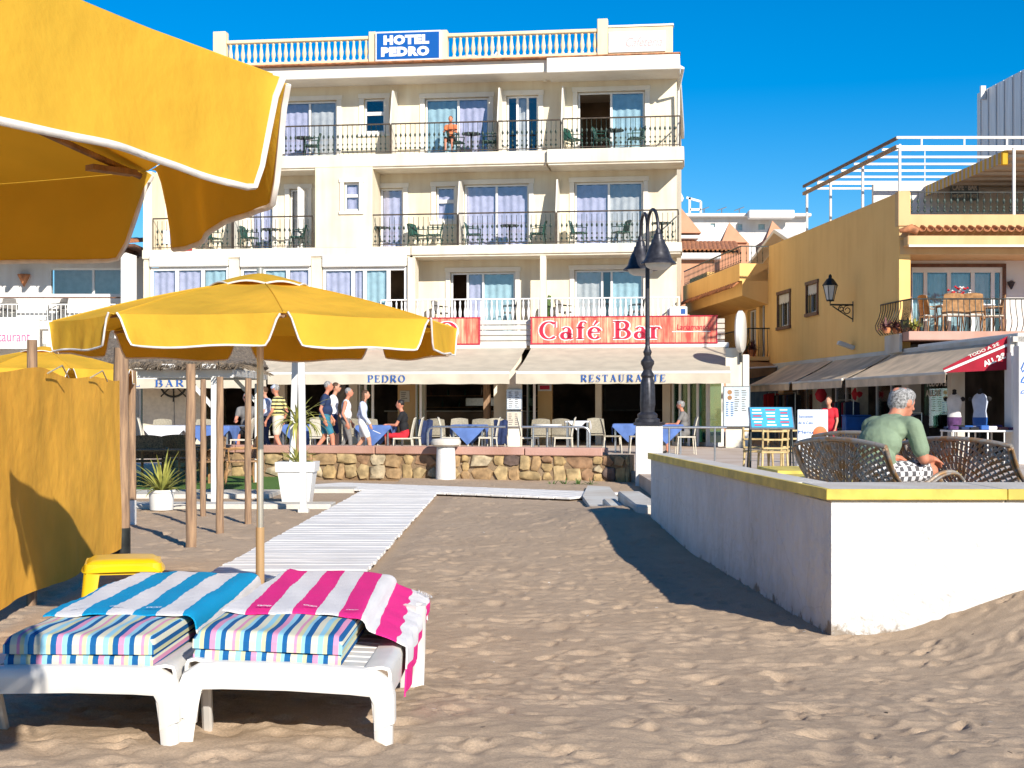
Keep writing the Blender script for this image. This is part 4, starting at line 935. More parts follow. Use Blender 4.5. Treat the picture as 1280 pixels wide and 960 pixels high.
for h, (pn, cu, op) in zip(H2, cfg2): window(hotel, h[0]+.01, h[1]-.01, h[2]+.01, h[3]-.01, yw, pn, cu, opened=op)
cfg1 = [((.26, .5, 1), (None, 'lilac', 'bluecur'), (0,)), ((.40, .54, 1), ('greycur', None, 'bluecur'), ())]
for h, (pn, cu, op) in zip(H1, cfg1): window(hotel, h[0]+.01, h[1]-.01, h[2]+.01, h[3]-.01, yw, pn, cu, opened=op)
for h in H3+H2+H1: surround(hotel, h[0], h[1], h[2], h[3], WP, bottom=(h[2] not in (Z3, Z2, Z1)))
# transom of the small bathroom windows
for h in (H3[1], H2[3]): MB().box(h[0]+.05, h[1]-.05, yw-.015, yw+.075, (h[2]+h[3])/2+.02, (h[2]+h[3])/2+.14, .006).build('window_transom', M['upvc'], hotel)
# open shutter leaf on the left balcony
MB().obox((hx(377, WP)+.1, WP-.22, (Z2+H2[1][3])/2), (.02, .0, 0), (0.10, .22, 0), (0, 0, (H2[1][3]-Z2)/2), .005).build('open_door_leaf', M['upvc'], hotel)
# projecting bay with the small window, second floor
bx0, bx1 = hx(394, 0), hx(465.5, 0)
wh = (hx(430, 0), hx(449, 0), hz(440, 264, 0), hz(440, 228, 0))
holed(bx0, bx1, Z2-.01, Z3b, 0.0, 0.2, [wh]).build('bay_wall', M['cream'], hotel)
MB().box(bx0, bx0+.2, .2, WP-.003, Z2-.01, Z3b).build('bay_side', M['cream'], hotel); MB().box(bx1-.2, bx1, .2, WP-.003, Z2-.01, Z3b).build('bay_side', M['cream'], hotel)
window(hotel, wh[0]+.01, wh[1]-.01, wh[2]+.01, wh[3]-.01, .08, (1,), ('lilac',)); MB().box(wh[0]+.05, wh[1]-.05, .07, .15, (wh[2]+wh[3])/2-.01, (wh[2]+wh[3])/2+.09, .006).build('window_transom', M['upvc'], hotel)
surround(hotel, *wh, 0.0, .13, True)
MB().box(XL, hx(190, 0), 0.0, WP-.003, Z2-.01, Z3b).build('corner_pier', M['cream'], hotel)
# slabs, cornice, room shells
def slab(x0, x1, y0, z0, z1, nm='balcony_slab', m_='slabm'): 
    b = MB(); b.box(x0, x1, y0, WP+.1, z0, z1, .02); b.box(x0+.04, x1-.04, y0+.06, WP+.09, z0-.06, z0-.001, .01); return b.build(nm, M[m_], hotel)
slab(XT-.1, hx(684, 0), 0.0, Z3b, Z3); slab(hx(684, 0)+.002, 0.25, -0.16, Z3b-.03, Z3+.002)
slab(XL-.05, hx(514, 0), 0.0, Z2b, Z2); slab(hx(514, 0)+.002, 0.18, -0.06, Z2b, Z2+.002)
slab(XL-.03, 0.15, -0.1, Z1-.3, Z1, m_='slabm')
b = MB(); b.box(XT-.2, hx(684, 0), -.02, 12, Zc, Zr, .02); b.build('cornice', M['trim'], hotel); b = MB(); b.box(hx(684, 0)+.002, .12, -.22, 12, Zc-.06, Zr+.003, .02); b.build('cornice', M['trim'], hotel)
b = MB(); b.box(XT-.22, .14, -.245, .1, Zr+.004, Zr+.045, .008); b.build('cornice_tile_edge', M['tile'], hotel)
b = MB(); b.box(-.2, -.003, WP+.22, 12, 0, Zc-.07); b.box(XL, XL+.2, WP+.22, 12, 0, Z3); b.box(XT, XT+.2, WP+.22, 12, Z3, Zc-.01); b.box(XL, 0, 12, 12.2, 0, Zc); b.box(XL, XT, WP, 12, Z3-.03, Z3); b.build('flank_wall', M['cream'], hotel)
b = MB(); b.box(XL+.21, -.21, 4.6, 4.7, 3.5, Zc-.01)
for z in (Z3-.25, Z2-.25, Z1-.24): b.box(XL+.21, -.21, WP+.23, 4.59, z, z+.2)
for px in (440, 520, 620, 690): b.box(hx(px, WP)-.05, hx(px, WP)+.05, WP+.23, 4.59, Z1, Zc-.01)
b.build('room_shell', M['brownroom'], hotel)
# drain spouts and cornice lamps
for px, py in ((429, 103), (506, 101), (682, 99)): 
    x, z = hx(px, WP), hz(px, py, WP); MB().lathe([(.03, .1), (.05, .04), (.085, -.02), (.07, -.09)], 10, (x, WP-.11, z)).build('wall_lamp', M['trim'], hotel, 40)
for px, py in ((470, 214), (574, 210), (699, 208), (835, 208)): 
    x, z = hx(px, WP), hz(px, py, WP); MB().lathe([(.03, .1), (.05, .04), (.085, -.02), (.07, -.09)], 10, (x, WP-.11, z)).build('wall_lamp', M['trim'], hotel, 40)
MB().tube([(0.02, -.05, Zc+.1), (.22, -.12, Zc-.02), (.06, .9, Zc-.5), (.06, .95, Z3)], .05, 8).build('downpipe', M['trim'], hotel, 50)
# roof balustrade ----------------------------------------------------
ZB = hz(760, 36, 0)                             # top of the handrail
rb = MB(); x0, x1 = hx(284, 0), hx(747, 0)
rb.box(x0, x1, -.10, .10, ZB-.11, ZB, .02); rb.box(x0, x1, -.10, .10, Zr+.05, Zr+.15, .02)
bal = rb.build('roof_balustrade', M['balu'], hotel)
prof = [(.055, 0), (.055, .05), (.035, .09), (.07, .2), (.074, .26), (.045, .42), (.034, .52), (.05, .57), (.05, .60)]
hh = ZB-.11-(Zr+.15); bme = MB().lathe([(r, z/0.60*hh) for r, z in prof], 8).mesh('baluster', M['balu'], 60)
nb = int((x1-x0)/.205)
for k in range(nb):
    x = x0+.12+k*(x1-x0-.2)/(nb-1)
    if hx(460, 0) < x < hx(472, 0) or hx(549, 0) < x < hx(561, 0): continue
    link('baluster', bme, bal, Matrix.Translation((x, 0, Zr+.15)))
for px0, px1, py in ((268, 284, 41), (462, 471, 41), (550, 560, 39), (747, 760, 25)):
    MB().box(hx(px0, 0), hx(px1, 0), -.16, .16, Zr+.05, hz(px0, py, 0), .015).build('balustrade_post', M['balu'], hotel)
MB().box(hx(760, 0)+.003, hx(841, 0), -.12, .10, Zr+.05, ZB, .01).build('roof_parapet', M['balu'], hotel); MB().box(hx(760, 0)+.003, hx(841, 0)+.03, -.16, .14, ZB+.001, ZB+.07, .01).build('parapet_cap', M['trim'], hotel)
# white rooftop things glimpsed through the balusters
t = thing('rooftop_tank', 'white rounded tank behind the roof balustrade near the sign', 'tank', hw(hx(588, 2.5), 2.5, Zr))
MB().lathe([(.45, 0), (.62, .1), (.68, .35), (.6, .62), (.3, .76), (.0, .8)], 18, caps=False).build('tank_body', M['white'], t, 60); MB().tube([(.5, 0, .3), (.9, 0, .9), (1.3, 0, .6), (3.2, 0, .12)], .05, 6).build('pipe', M['white'], t, 60)
# iron railings -------------------------------------------------------
def iron_baluster(h, white=False):
    mb = MB(); r = .009 if not white else .012
    mb.tube([(0, 0, 0), (0, 0, h)], r, 5, cap=False)
    if not white:
        for zc, w, s in ((.60, .040, .085), (.30, .030, .05), (.13, .045, .05)):
            mb.lathe([(.004, h*zc-s), (w, h*zc-s*.1), (w*.8, h*zc+s*.3), (.004, h*zc+s)], 6, caps=False, sy=.4)
    else: mb.lathe([(.012, h*.15), (.045, h*.35), (.05, h*.5), (.02, h*.7), (.03, h*.85), (.012, h*.95)], 6, caps=False, sy=.5)
    return mb.mesh('baluster', M['upvc'] if white else M['greeniron'], 60)
def railing(x0, x1, y, z0, z1, pitch, me, hm, returns=(False, False), nm='balcony_railing', low=.07):
    mb = MB(); mb.box(x0, x1, y-.022, y+.022, z1-.045, z1, .008); mb.box(x0, x1, y-.014, y+.014, z0+low-.012, z0+low+.012)
    for s, xx in zip(returns, (x0, x1)):
        if s: mb.box(xx-.02, xx+.02, y+.024, WP-.02, z1-.044, z1-.002, .008); mb.box(xx-.012, xx+.012, y+.024, WP-.02, z0+low-.01, z0+low+.01)
    for xx in (x0, x1): mb.box(xx-.018, xx+.018, y-.018, y+.018, z0, z1-.046)
    o = mb.build(nm, hm, hotel); n = max(2, round((x1-x0)/pitch))
    for k in range(1, n): link('baluster', me, o, Matrix.Translation((x0+(x1-x0)*k/n, y, z0+low)))
    for s, xx in zip(returns, (x0, x1)):
        if s:
            for k in range(1, 7): link('baluster', me, o, Matrix.Translation((xx, y+(WP-y)*k/7, z0+low)) @ Matrix.Rotation(PI/2, 4, 'Z'))
    return o
ib = iron_baluster(1.0-.115)
for a, b, y, rt in ((XT+.2, hx(488, .05), .05, (0, 0)), (hx(489, .05), hx(621.5, .05), .05, (0, 0)), (hx(622.5, .05), hx(701, .05), .05, (0, 0)), (hx(703, -.08), .12, -.08, (0, 1))): railing(a, b, y, Z3, Z3+1.0, .158, ib, M['rail'], rt)
for a, b, y, rt in ((hx(191, .05), hx(290, .05), .05, (0, 0)), (hx(292, .05), hx(391, .05), .05, (0, 0)), (hx(463, .05), hx(571.5, .05), .05, (0, 0)), (hx(573, .0), hx(694.5, .0), .0, (0, 0)), (hx(696, .0), .06, .0, (0, 1))): railing(a, b, y, Z2, Z2+1.06, .158, ib, M['rail'], rt)
wbm = iron_baluster(.80, True)
for a, b, y, rt in ((hx(476, .05), hx(561, .05), .05, (0, 0)), (hx(562, .05), hx(674, .05), .05, (0, 0)), (hx(683, 0.0), .10, 0.0, (0, 1))): railing(a, b, y, 4.05, 4.94, .17, wbm, M['upvc'], rt, 'white_railing')
MB().box(hx(675, 0)-.0, hx(682.5, 0), -.02, .2, 3.85, Z2b-.065, .01).build('balcony_pillar', M['slabm'], hotel)
for px, z0, zt in ((488, Z3, 1.75), (622, Z3, 1.75), (702, Z3, 1.75), (291, Z2, 1.5), (572, Z2, 1.75), (695, Z2, 1.75)):   # fins between neighbouring balconies
    x = hx(px, .1); MB().prism([(x-.02, .09, z0), (x-.02, WP-.003, z0), (x-.02, WP-.003, z0+zt+.5), (x-.02, .45, z0+zt+.4), (x-.02, .09, z0+1.05)], (.04, 0, 0)).build('balcony_partition', M['trim'], hotel)
# first floor gallery, left --------------------------------------------
gx = [(186, 286), (299, 389), (402, 509)]; holes = [(hx(a, 0), hx(b, 0), Z1+.3, hz((a+b)/2, 318, 0)) for a, b in gx]
holed(XL, hx(516, 0), Z1, Z2b-.07, 0.02, .2, holes).build('gallery_wall', M['cream'], hotel)
MB().box(hx(509.5, 0), hx(519, 0), -.03, .6, Z1, Z2b-.065, .01).build('gallery_pier', M['slabm'], hotel)
for h, pn, cu, op in zip(holes, [(.34, .67, 1), (.33, .67, 1), (.36, .50, .78, 1)], [('lilac', 'lilac', 'bluecur'), ('lilac', 'bluecur', 'lilac'), ('lilac', 'lilac', 'bluecur', None)], [(), (), (3,)]):
    window(hotel, h[0]+.02, h[1]-.02, h[2]+.01, h[3]-.42, .09, pn, cu, fw=.1, opened=op)
    bl = MB(); bl.box(h[0]+.02, h[1]-.02, -.06, .1, h[3]-.41, h[3]-.02, .03); bl.build('blind_box', M['white'], hotel)
b = MB(); b.box(XL+.2, hx(512, 0), 2.4, 2.5, Z1, Z2b-.07); b.build('gallery_back_wall', M['brownroom'], hotel)
# slatted band below the first floor balconies, red sign boards ------------
for k in range(5): MB().box(hx(330, -.35), hx(906, -.35), -.16, -.11, 3.40+k*.17, 3.545+k*.17, .012).build('fascia_slat', M['greycotton'] if False else M['conc'], hotel)
def signmat():
    m, n, l, b = nmat('red_wood_print')
    tc = n.new('ShaderNodeTexCoord'); sp = n.new('ShaderNodeSeparateXYZ'); l.new(tc.outputs['Object'], sp.inputs[0])
    mp = n.new('ShaderNodeMapping'); mp.inputs['Scale'].default_value = (3.2, 1, .5); l.new(tc.outputs['Object'], mp.inputs['Vector'])
    a = n.new('ShaderNodeTexNoise'); a.inputs['Scale'].default_value = 1.6; a.inputs['Detail'].default_value = 6; a.inputs['Roughness'].default_value = .65; l.new(mp.outputs[0], a.inputs['Vector'])
    rp = n.new('ShaderNodeValToRGB'); e = rp.color_ramp.elements; e[0].position = .36; e[0].color = (.62, .07, .05, 1); e[1].position = .66; e[1].color = (.82, .52, .32, 1); q = e.new(.50); q.color = (.76, .24, .15, 1)
    l.new(a.outputs['Fac'], rp.inputs['Fac'])
    fr = n.new('ShaderNodeMath'); fr.operation = 'MULTIPLY'; fr.inputs[1].default_value = 5.5; l.new(sp.outputs['X'], fr.inputs[0]); f2 = n.new('ShaderNodeMath'); f2.operation = 'FRACT'; l.new(fr.outputs[0], f2.inputs[0])
    lt = n.new('ShaderNodeMath'); lt.operation = 'LESS_THAN'; lt.inputs[1].default_value = .09; l.new(f2.outputs[0], lt.inputs[0])
    mx = n.new('ShaderNodeMix'); mx.data_type = 'RGBA'; l.new(lt.outputs[0], mx.inputs['Factor']); l.new(rp.outputs[0], mx.inputs['A']); mx.inputs['B'].default_value = (.52, .06, .05, 1)
    l.new(mx.outputs['Result'], b.inputs['Base Color']); b.inputs['Roughness'].default_value = .45
    return m
M['redprint'] = signmat()
ZS0, ZS1 = 3.46, 4.28; YS = -.42
def redsign(label, px0, px1, txt, tx0, tx1):
    x0, x1 = hx(px0, YS), hx(px1, YS); t = thing('red_sign_board', label, 'sign', hw((x0+x1)/2, YS, ZS0), -HA)
    w = (x1-x0)/2; MB().box(-w, w, 0, .12, 0, ZS1-ZS0, .01).build('board', M['redprint'], t)
    fr = MB(); H = ZS1-ZS0
    for a in ((-w-.03, w+.03, -.03, .0), (-w-.03, w+.03, H, H+.03)): fr.box(a[0], a[1], -.02, .13, a[2], a[3])
    for s in (-1, 1): fr.box(s*w-.015, s*w+.015, -.021, .129, .001, H-.001)
    fr.build('frame', M['letterred'], t)
    cx = (hx(tx0, YS)+hx(tx1, YS))/2-(x0+x1)/2; tw = hx(tx1, YS)-hx(tx0, YS)
    def shadow(vs, fs): return vs, fs
    tv = strokes(SER, txt, .13)
    # white outline behind, then the red letters
    SO = {k: (w_, [(P, [q+.11 for q in wd] if isinstance(wd, (list, tuple)) else wd+.11) for P, wd in ss]) for k, (w_, ss) in SER.items()}
    q = MB(); put_text(q, strokes(SO, txt, .13), (cx, -.004, H*.5), (1, 0, 0), (0, 0, 1), tw, H*.72, lift=.004, ref=tv); q.build('letter_outline', M['letterwhite'], t)
    q = MB(); put_text(q, tv, (cx, -.010, H*.5), (1, 0, 0), (0, 0, 1), tw, H*.72, lift=.008); q.build('lettering', M['letterred'], t)
    return t, x0, x1
t, x0, x1 = redsign('wide red wood print sign reading Café Bar above the right awning', 664, 896, 'Café Bar', 674, 826)
q = MB(); c = hx(866, YS)-(x0+x1)/2; put_text(q, sans('Lariamanto', .3, 0, .15), (c, -.01, .49), (1, 0, 0), (0, 0, 1), hx(888, YS)-hx(848, YS), .17, lift=.01); q.build('small_lettering', M['letterred'], t)
q = MB(); q.box(c-.65, c+.55, -.012, -.006, .33, .355); q.build('white_rule', M['letterwhite'], t)
redsign('red wood print sign mostly hidden behind the middle parasol', 360, 599, 'O', 546, 572)
# hotel sign and cafeteria panel on the roof
x0, x1 = hx(469, -.25), hx(551, -.25); zs0, zs1 = hz(510, 75.5, -.25), hz(510, 38.5, -.25)
t = thing('hotel_sign', 'blue and white roof sign reading HOTEL PEDRO', 'sign', hw((x0+x1)/2, -.25, zs0), -HA)
w, H = (x1-x0)/2, zs1-zs0; MB().box(-w, w, 0, .14, 0, H, .01).build('sign_box', M['white'], t); MB().box(-w+.055, w-.055, -.012, -.002, .055, H-.055).build('sign_face', M['bluesign'], t)
for s, zc, tw in (('HOTEL', .70, 1.50), ('PEDRO', .305, 1.58)):
    q = MB(); put_text(q, sans(s, .4, .030, 0, 1.14), (-.05 if s == 'HOTEL' else -.09, -.016, H*zc), (1, 0, 0), (0, 0, 1), tw, H*.33, lift=.004); q.build('lettering', M['letterwhite'], t)
x0, x1 = hx(760.5, -.15), hx(832, -.15); zs0, zs1 = hz(796, 65, -.15), hz(796, 39, -.15)
t = thing('cafeteria_panel', 'white roof panel with faded pink word Cafeteria', 'sign', hw((x0+x1)/2, -.17, zs0), -HA)
w, H = (x1-x0)/2, zs1-zs0; MB().box(-w, w, 0, .04, 0, H, .005).build('panel', M['white'], t); q = MB(); put_text(q, sans('Cafeteria', .3, 0, .35), (w*.25, -.004, H*.48), (1, 0, 0), (0, 0, 1), 1.15, H*.44, lift=.003); q.build('lettering', M['palepink'], t)
# ------------------------------------------------------------------ awnings of the restaurant
def awning(label, px0, px1, txt, tx0, tx1, y1=-4.2, par_y=-.35, ztop=3.30, zbar=2.42, zval=2.13):
    xa, xb = hx(px0, y1), hx(px1, y1); t = thing('awning', label, 'awning', hw((xa+xb)/2, par_y, ztop), -HA, 'cream restaurant awnings')
    w = (xb-xa)/2; L = par_y-y1; G = []
    for i in range(31):
        row = []; f = i/30
        for j in range(9):
            g = j/8; row.append((-w+2*w*f, -L*g, -(ztop-zbar-.03)*g-.05*math.sin(PI*g)-.015*math.sin(PI*g)*math.sin(f*9)))
        G.append(row)
    MB().shell(G, .006).build('canopy', M['awn'], t, 70)
    MB().box(-w, w, -L-.05, -L+.03, zbar-ztop-.03, zbar-ztop+.05, .02).build('front_bar', M['upvc'], t)
    MB().box(-w-.03, w+.03, -.05, .24, .0, .16, .02).build('cassette', M['upvc'], t)
    G = []
    for i in range(61):
        f = i/60; row = []
        for j in range(5):
            g = j/4; row.append((-w+2*w*f, -L-.035+.02*g*math.sin(f*40), zbar-ztop-.02-(zbar-zval)*g-.012*g*abs(math.sin(f*26))))
        G.append(row)
    va = MB().shell(G, .005).build('valance', M['awn'], t, 70)
    cx = (hx(tx0, y1)+hx(tx1, y1))/2-(xa+xb)/2; q = MB(); put_text(q, strokes(SER, txt, .22), (cx, -L-.07, (zbar+zval)/2-ztop-.01), (1, 0, 0), (0, 0, 1), hx(tx1, y1)-hx(tx0, y1), .215, lift=.004); q.build('lettering', M['letterblue'], va)
    for s in (-1, 1):
        ar = MB(); ar.tube([(s*(w-.25), .0, -.08), (s*(w-1.2), -L*.5, -.55), (s*(w-.2), -L+.02, zbar-ztop-.01)], .028, 6); ar.build('folding_arm', M['upvc'], t, 40)
    return t
awning('left cream awning with PEDRO on its valance', 335, 637, 'PEDRO', 460, 507)
awning('right cream awning with RESTAURANTE on its valance', 645, 913, 'RESTAURANTE', 726, 832)
awning('cream awning behind the thatched bar with the word BAR', 60, 333, 'L   BAR', 168, 231, zbar=2.30, zval=2.02)
# ------------------------------------------------------------------ restaurant ground floor
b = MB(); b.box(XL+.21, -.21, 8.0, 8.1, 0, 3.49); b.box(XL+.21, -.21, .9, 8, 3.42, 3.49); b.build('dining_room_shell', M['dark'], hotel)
for px0, px1, yl, m_ in ((633, 651, -.32, 'slabm'), (497, 520, .3, 'ochrelit'), (524, 531, .2, 'slabm'), (604, 612, .3, 'wood'), (617, 634, .3, 'slabm'), (672, 690, .3, 'ochrelit'), (744, 752, .4, 'slabm'), (436, 447, .3, 'slabm'), (345, 356, .3, 'slabm'), (420, 432, .5, 'greycotton'), (186, 192, .3, 'slabm'), (828, 838, .3, 'slabm')):
    MB().box(hx(px0, yl), hx(px1, yl), yl, yl+.3, 0, 3.5, .01).build('column', M[m_], hotel)
MB().box(XL, 0.0, 0.25, .55, 3.3, 3.5).build('lintel', M['slabm'], hotel)
# folding glass doors
def gdoor(px0, px1, yl0, yl1, m_='gglass'):
    xa, xb = hx(px0, yl0), hx(px1, yl1); mb = MB(); 
    for f in (0, 1): mb.box(xa+(xb-xa)*f-.04, xa+(xb-xa)*f+.04, yl0+(yl1-yl0)*f-.03, yl0+(yl1-yl0)*f+.03, FZ, 2.75, .008)
    mb.bar((xa, yl0, FZ+.06), (xb, yl1, FZ+.06), .05, .12); mb.bar((xa, yl0, 2.7), (xb, yl1, 2.7), .05, .1)
    o = mb.build('folding_door', M['upvc'], hotel); MB().bar((xa, yl0, 1.43), (xb, yl1, 1.43), .012, 2.4).build('pane', M[m_], o)
for a in ((450, 457, .2, -.7), (459, 466, .2, -.7), (521, 526, .2, -.7), (660, 668, .2, -.7), (842, 850, -.4, -1.2), (852, 861, -.4, -1.2), (863, 872, -.5, -1.4), (875, 884, -.6, -1.5), (886, 903, -1.5, -1.5), (205, 211, .2, -.6), (176, 182, .2, -.6)): gdoor(*a)
# bar counter with shelves and bottles inside
t = thing('bar_counter', 'dim bar counter with back shelves inside the restaurant', 'bar counter', hw(hx(575, 4), 4.0, FZ), -HA)
MB().box(-2.6, 2.6, 0, .6, 0, 1.05, .02).build('counter', M['brownroom'], t); MB().box(-2.7, 2.7, -.08, .68, 1.05, 1.10, .01).build('counter_top', M['conc'], t)
for k in range(3): MB().box(-2.5, 2.5, 2.2, 2.5, 1.2+k*.42, 1.23+k*.42).build('shelf', M['wood'], t)
MB().box(.2, 1.5, -.04, .3, 1.25, 1.55, .02).build('display_case', M['steel'], t)
bcol = [M['gplastic'], M['eave'], M['letterblue'], M['redcloth'], M['whitecotton']]
bms = [MB().lathe([(.035, 0), (.038, .02), (.038, .17), (.014, .22), (.013, .29), (0, .29)], 8, caps=False).mesh('bottle', m_, 50) for m_ in bcol]
for k in range(22):
    bo = link('bottle', rnd.choice(bms)); p = hw(hx(575, 4)-2.3+k*.21, 6.35, FZ+1.232+.42*(k % 3)); bo.location = p
    tag(bo, 'small bottle on the dim shelves behind the bar counter', 'bottle', 'bottles behind the bar counter')
t = thing('dark_screen', 'large dark television screen hanging inside the restaurant', 'television', hw(hx(792, 3), 3.0, 1.35), -HA)
MB().box(-.95, .95, 0, .06, 0, 1.35, .01).build('panel', M['blackcotton'], t); MB().box(-1.0, 1.0, .061, .12, -.05, 1.4, .01).build('bracket_frame', M['iron'], t)
# pillars under the awning edge, with menu boards
def menu_mat(name, c0, seed):
    m, n, l, b = nmat(name); tc = n.new('ShaderNodeTexCoord')
    br = n.new('ShaderNodeTexBrick'); mp = n.new('ShaderNodeMapping'); mp.inputs['Rotation'].default_value = (R(90), 0, 0); l.new(tc.outputs['Object'], mp.inputs['Vector'])
    br.inputs['Scale'].default_value = 9; br.inputs['Color1'].default_value = (*c0, 1); br.inputs['Color2'].default_value = (.35, .42, .5, 1); br.inputs['Mortar'].default_value = (.72, .74, .76, 1); br.inputs['Mortar Size'].default_value = .035; br.inputs['Bias'].default_value = -.3
    l.new(mp.outputs[0], br.inputs['Vector']); l.new(br.outputs['Color'], b.inputs['Base Color']); b.inputs['Roughness'].default_value = .3; return m
M['menu'] = menu_mat('printed_menu', (.66, .72, .78), 1)
def rows(t, x0, x1, z0, z1, y, n, seed, m_='letterblue', ncol=2):
    r = random.Random(seed); q = MB(); ch = (x1-x0)/ncol
    for k in range(n):
        z = z1-(z1-z0)*(k+.5)/n
        for c in range(ncol):
            a = x0+ch*c+.02; b = a+(ch-.05)*r.uniform(.5, .95); q.box(a, b, y-.003, y, z-(z1-z0)/n*.2, z+(z1-z0)/n*.2)
    q.build('printed_lines', M[m_], t)
p = hw(hx(643, -3.4), -3.4, FZ)
t = thing('pillar', 'cream pillar between the two awnings carrying menu boards', 'pillar', p, -HA); MB().box(-.2, .2, 0, .3, 0, 2.3, .012).build('shaft', M['slabm'], t)
t = thing('menu_board', 'upper grey framed menu board on the pillar between the awnings', 'menu board', p+Vector((0, -.05, 1.12)), -HA, 'menu boards on pillars')
MB().box(-.24, .24, -.03, .02, 0, .62, .01).build('frame', M['steel'], t); MB().box(-.21, .21, -.036, -.031, .03, .59).build('sheet', M['menu'], t); rows(t, -.19, .19, .06, .56, -.038, 9, 3, 'greycotton')
t = thing('menu_board', 'lower cream menu sheet on the pillar between the awnings', 'menu board', p+Vector((0, -.05, .60)), -HA, 'menu boards on pillars')
MB().box(-.24, .24, -.03, .02, 0, .49, .01).build('frame', M['steel'], t); MB().box(-.21, .21, -.036, -.031, .03, .46).build('sheet', M['beigecotton'], t); rows(t, -.19, .19, .06, .43, -.038, 6, 4, 'greycotton')
p = hw(hx(921, -3.2), -3.2, FZ)
t = thing('pillar', 'cream corner pillar at the right end of the awning below the round sign', 'pillar', p, -HA); MB().box(-.33, .16, 0, .3, 0, 2.95, .012).build('shaft', M['slabm'], t); MB().box(.165, .36, -.05, .3, 0, 2.75, .02).build('outer_shaft', M['trim'], t)
t = thing('menu_board', 'large pale blue menu board with food pictures on the right corner pillar', 'menu board', p+Vector((-.02, -.09, .62)), -HA, 'menu boards on pillars')
MB().box(-.40, .40, -.04, .02, 0, 1.2, .01).build('frame', M['steel'], t); MB().box(-.36, .36, -.046, -.041, .03, 1.17).build('sheet', mat('pale_blue_sheet', (.60, .70, .78), .35, .08, 3), t)
rows(t, -.08, .33, .45, 1.1, -.05, 10, 5, 'greycotton', 2); rows(t, -.33, -.05, .3, .75, -.05, 7, 6, 'letterblue', 2)
for zc in (1.02, .86): MB().lathe([(.0, 0), (.07, 0), (.05, .006), (0, .008)], 12, caps=False).xf(Matrix.Translation((-.2, -.05, zc)) @ Matrix.Rotation(R(90), 4, 'X')).build('food_picture', M['cane'], t)
t = thing('round_sign', 'white round bar sign seen nearly edge-on at the hotel corner', 'sign', p+Vector((.1, -.1, 3.42)), -HA+R(80))
MB().lathe([(0, -.1), (.55, -.1), (.62, -.05), (.62, .05), (.55, .1), (0, .1)], 28, caps=False).xf(Matrix.Rotation(R(90), 4, 'X')).build('disc', M['white'], t, 40); MB().tube([(0, 0, -.9), (0, 0, -.6)], .04, 8).build('bracket', M['iron'], t)
# notice on the yellow column
t = thing('notice', 'small red and white notice on the ochre column inside the terrace', 'notice', hw(hx(681, .28), .28, 2.1), -HA); MB().box(-.22, .22, -.02, .015, -.15, .3).build('sheet', M['whitecotton'], t); MB().box(-.18, .18, -.025, -.021, .08, .26).build('red_panel', M['redcloth'], t); MB().box(-.16, .16, -.025, -.021, -.1, .03).build('red_print', M['letterred'], t)
t = thing('notice', 'small grey notice on the ochre column behind the seated woman', 'notice', hw(hx(506, .28), .28, 1.75), -HA); MB().box(-.16, .16, -.02, .015, -.15, .22).build('sheet', M['conc'], t); rows(t, -.14, .14, -.12, .18, -.021, 5, 9, 'greycotton', 1)
# ------------------------------------------------------------------ street lamp on its pedestal
LY = 26.2; LX = (811.5-640)/FPX*LY
t = thing('lamp_pedestal', 'white rendered pedestal carrying the street lamp', 'pedestal', (LX, LY, 0), wang)
MB().box(-.205, .205, -.205, .205, -.2, 1.07, .012).build('shaft', M['wallwhite'], t); MB().box(-.235, .235, -.235, .235, 1.071, 1.13, .01).build('cap_plate', M['lampmetal'], t)
t = thing('street_lamp', 'black cast iron street lamp with two bell shaded lanterns', 'street lamp', (LX-.03, LY, 1.13))
MB().lathe([(r*.82 if z > .2 else r, z) for r, z in [(.22, 0), (.22, .05), (.175, .07), (.18, .13), (.125, .18), (.155, .23), (.165, .30), (.15, .70), (.12, .78), (.15, .82), (.13, .86), (.09, .92), (.11, .98), (.145, 1.03), (.145, 1.08), (.10, 1.12), (.07, 1.17), (.095, 1.24), (.06, 1.30), (.05, 1.36)]], 20).build('base', M['lampmetal'], t, 40)
for k in range(12):
    a = 2*PI*k/12; MB().tube([(.127*math.cos(a), .127*math.sin(a), .31), (.117*math.cos(a), .117*math.sin(a), .68)], .012, 5).build('flute', M['lampmetal'], t, 60)
MB().tube([(0, 0, 1.3), (0, 0, 2.6), (0, 0, 3.52)], [.042, .040, .034], 14).build('shaft', M['lampmetal'], t, 50)
for s, dx, dy in ((1, .14, -.50), (-1, -.07, .62)):
    P = []
    for i in range(13):
        f = i/12; a = PI*f; P.append((dx*(1-math.cos(a))/2, dy*(1-math.cos(a))/2, 3.40+.36*math.sin(a)-(.06*f)))
    MB().tube([(0, 0, 3.0)]+P, .03, 8).build('arm', M['lampmetal'], t, 60)
    q = (dx, dy, 2.78); lt = MB(); lt.lathe([(r_*.9, z_) for r_, z_ in [(.03, .60), (.05, .56), (.055, .50), (.085, .48), (.10, .40), (.125, .39), (.14, .33), (.195, .24), (.235, .14), (.262, .06), (.285, .03), (.35, -.02), (.355, -.035), (.27, -.02), (.23, .04), (.10, .3)]], 26, q, caps=False)
    sh = lt.build('lamp_shade', M['lampmetal'], t, 40); MB().lathe([(.235, -.02), (.21, -.08), (.135, -.125), (0, -.14)], 22, q, caps=False).build('diffuser', M['glasslamp'], sh, 60)
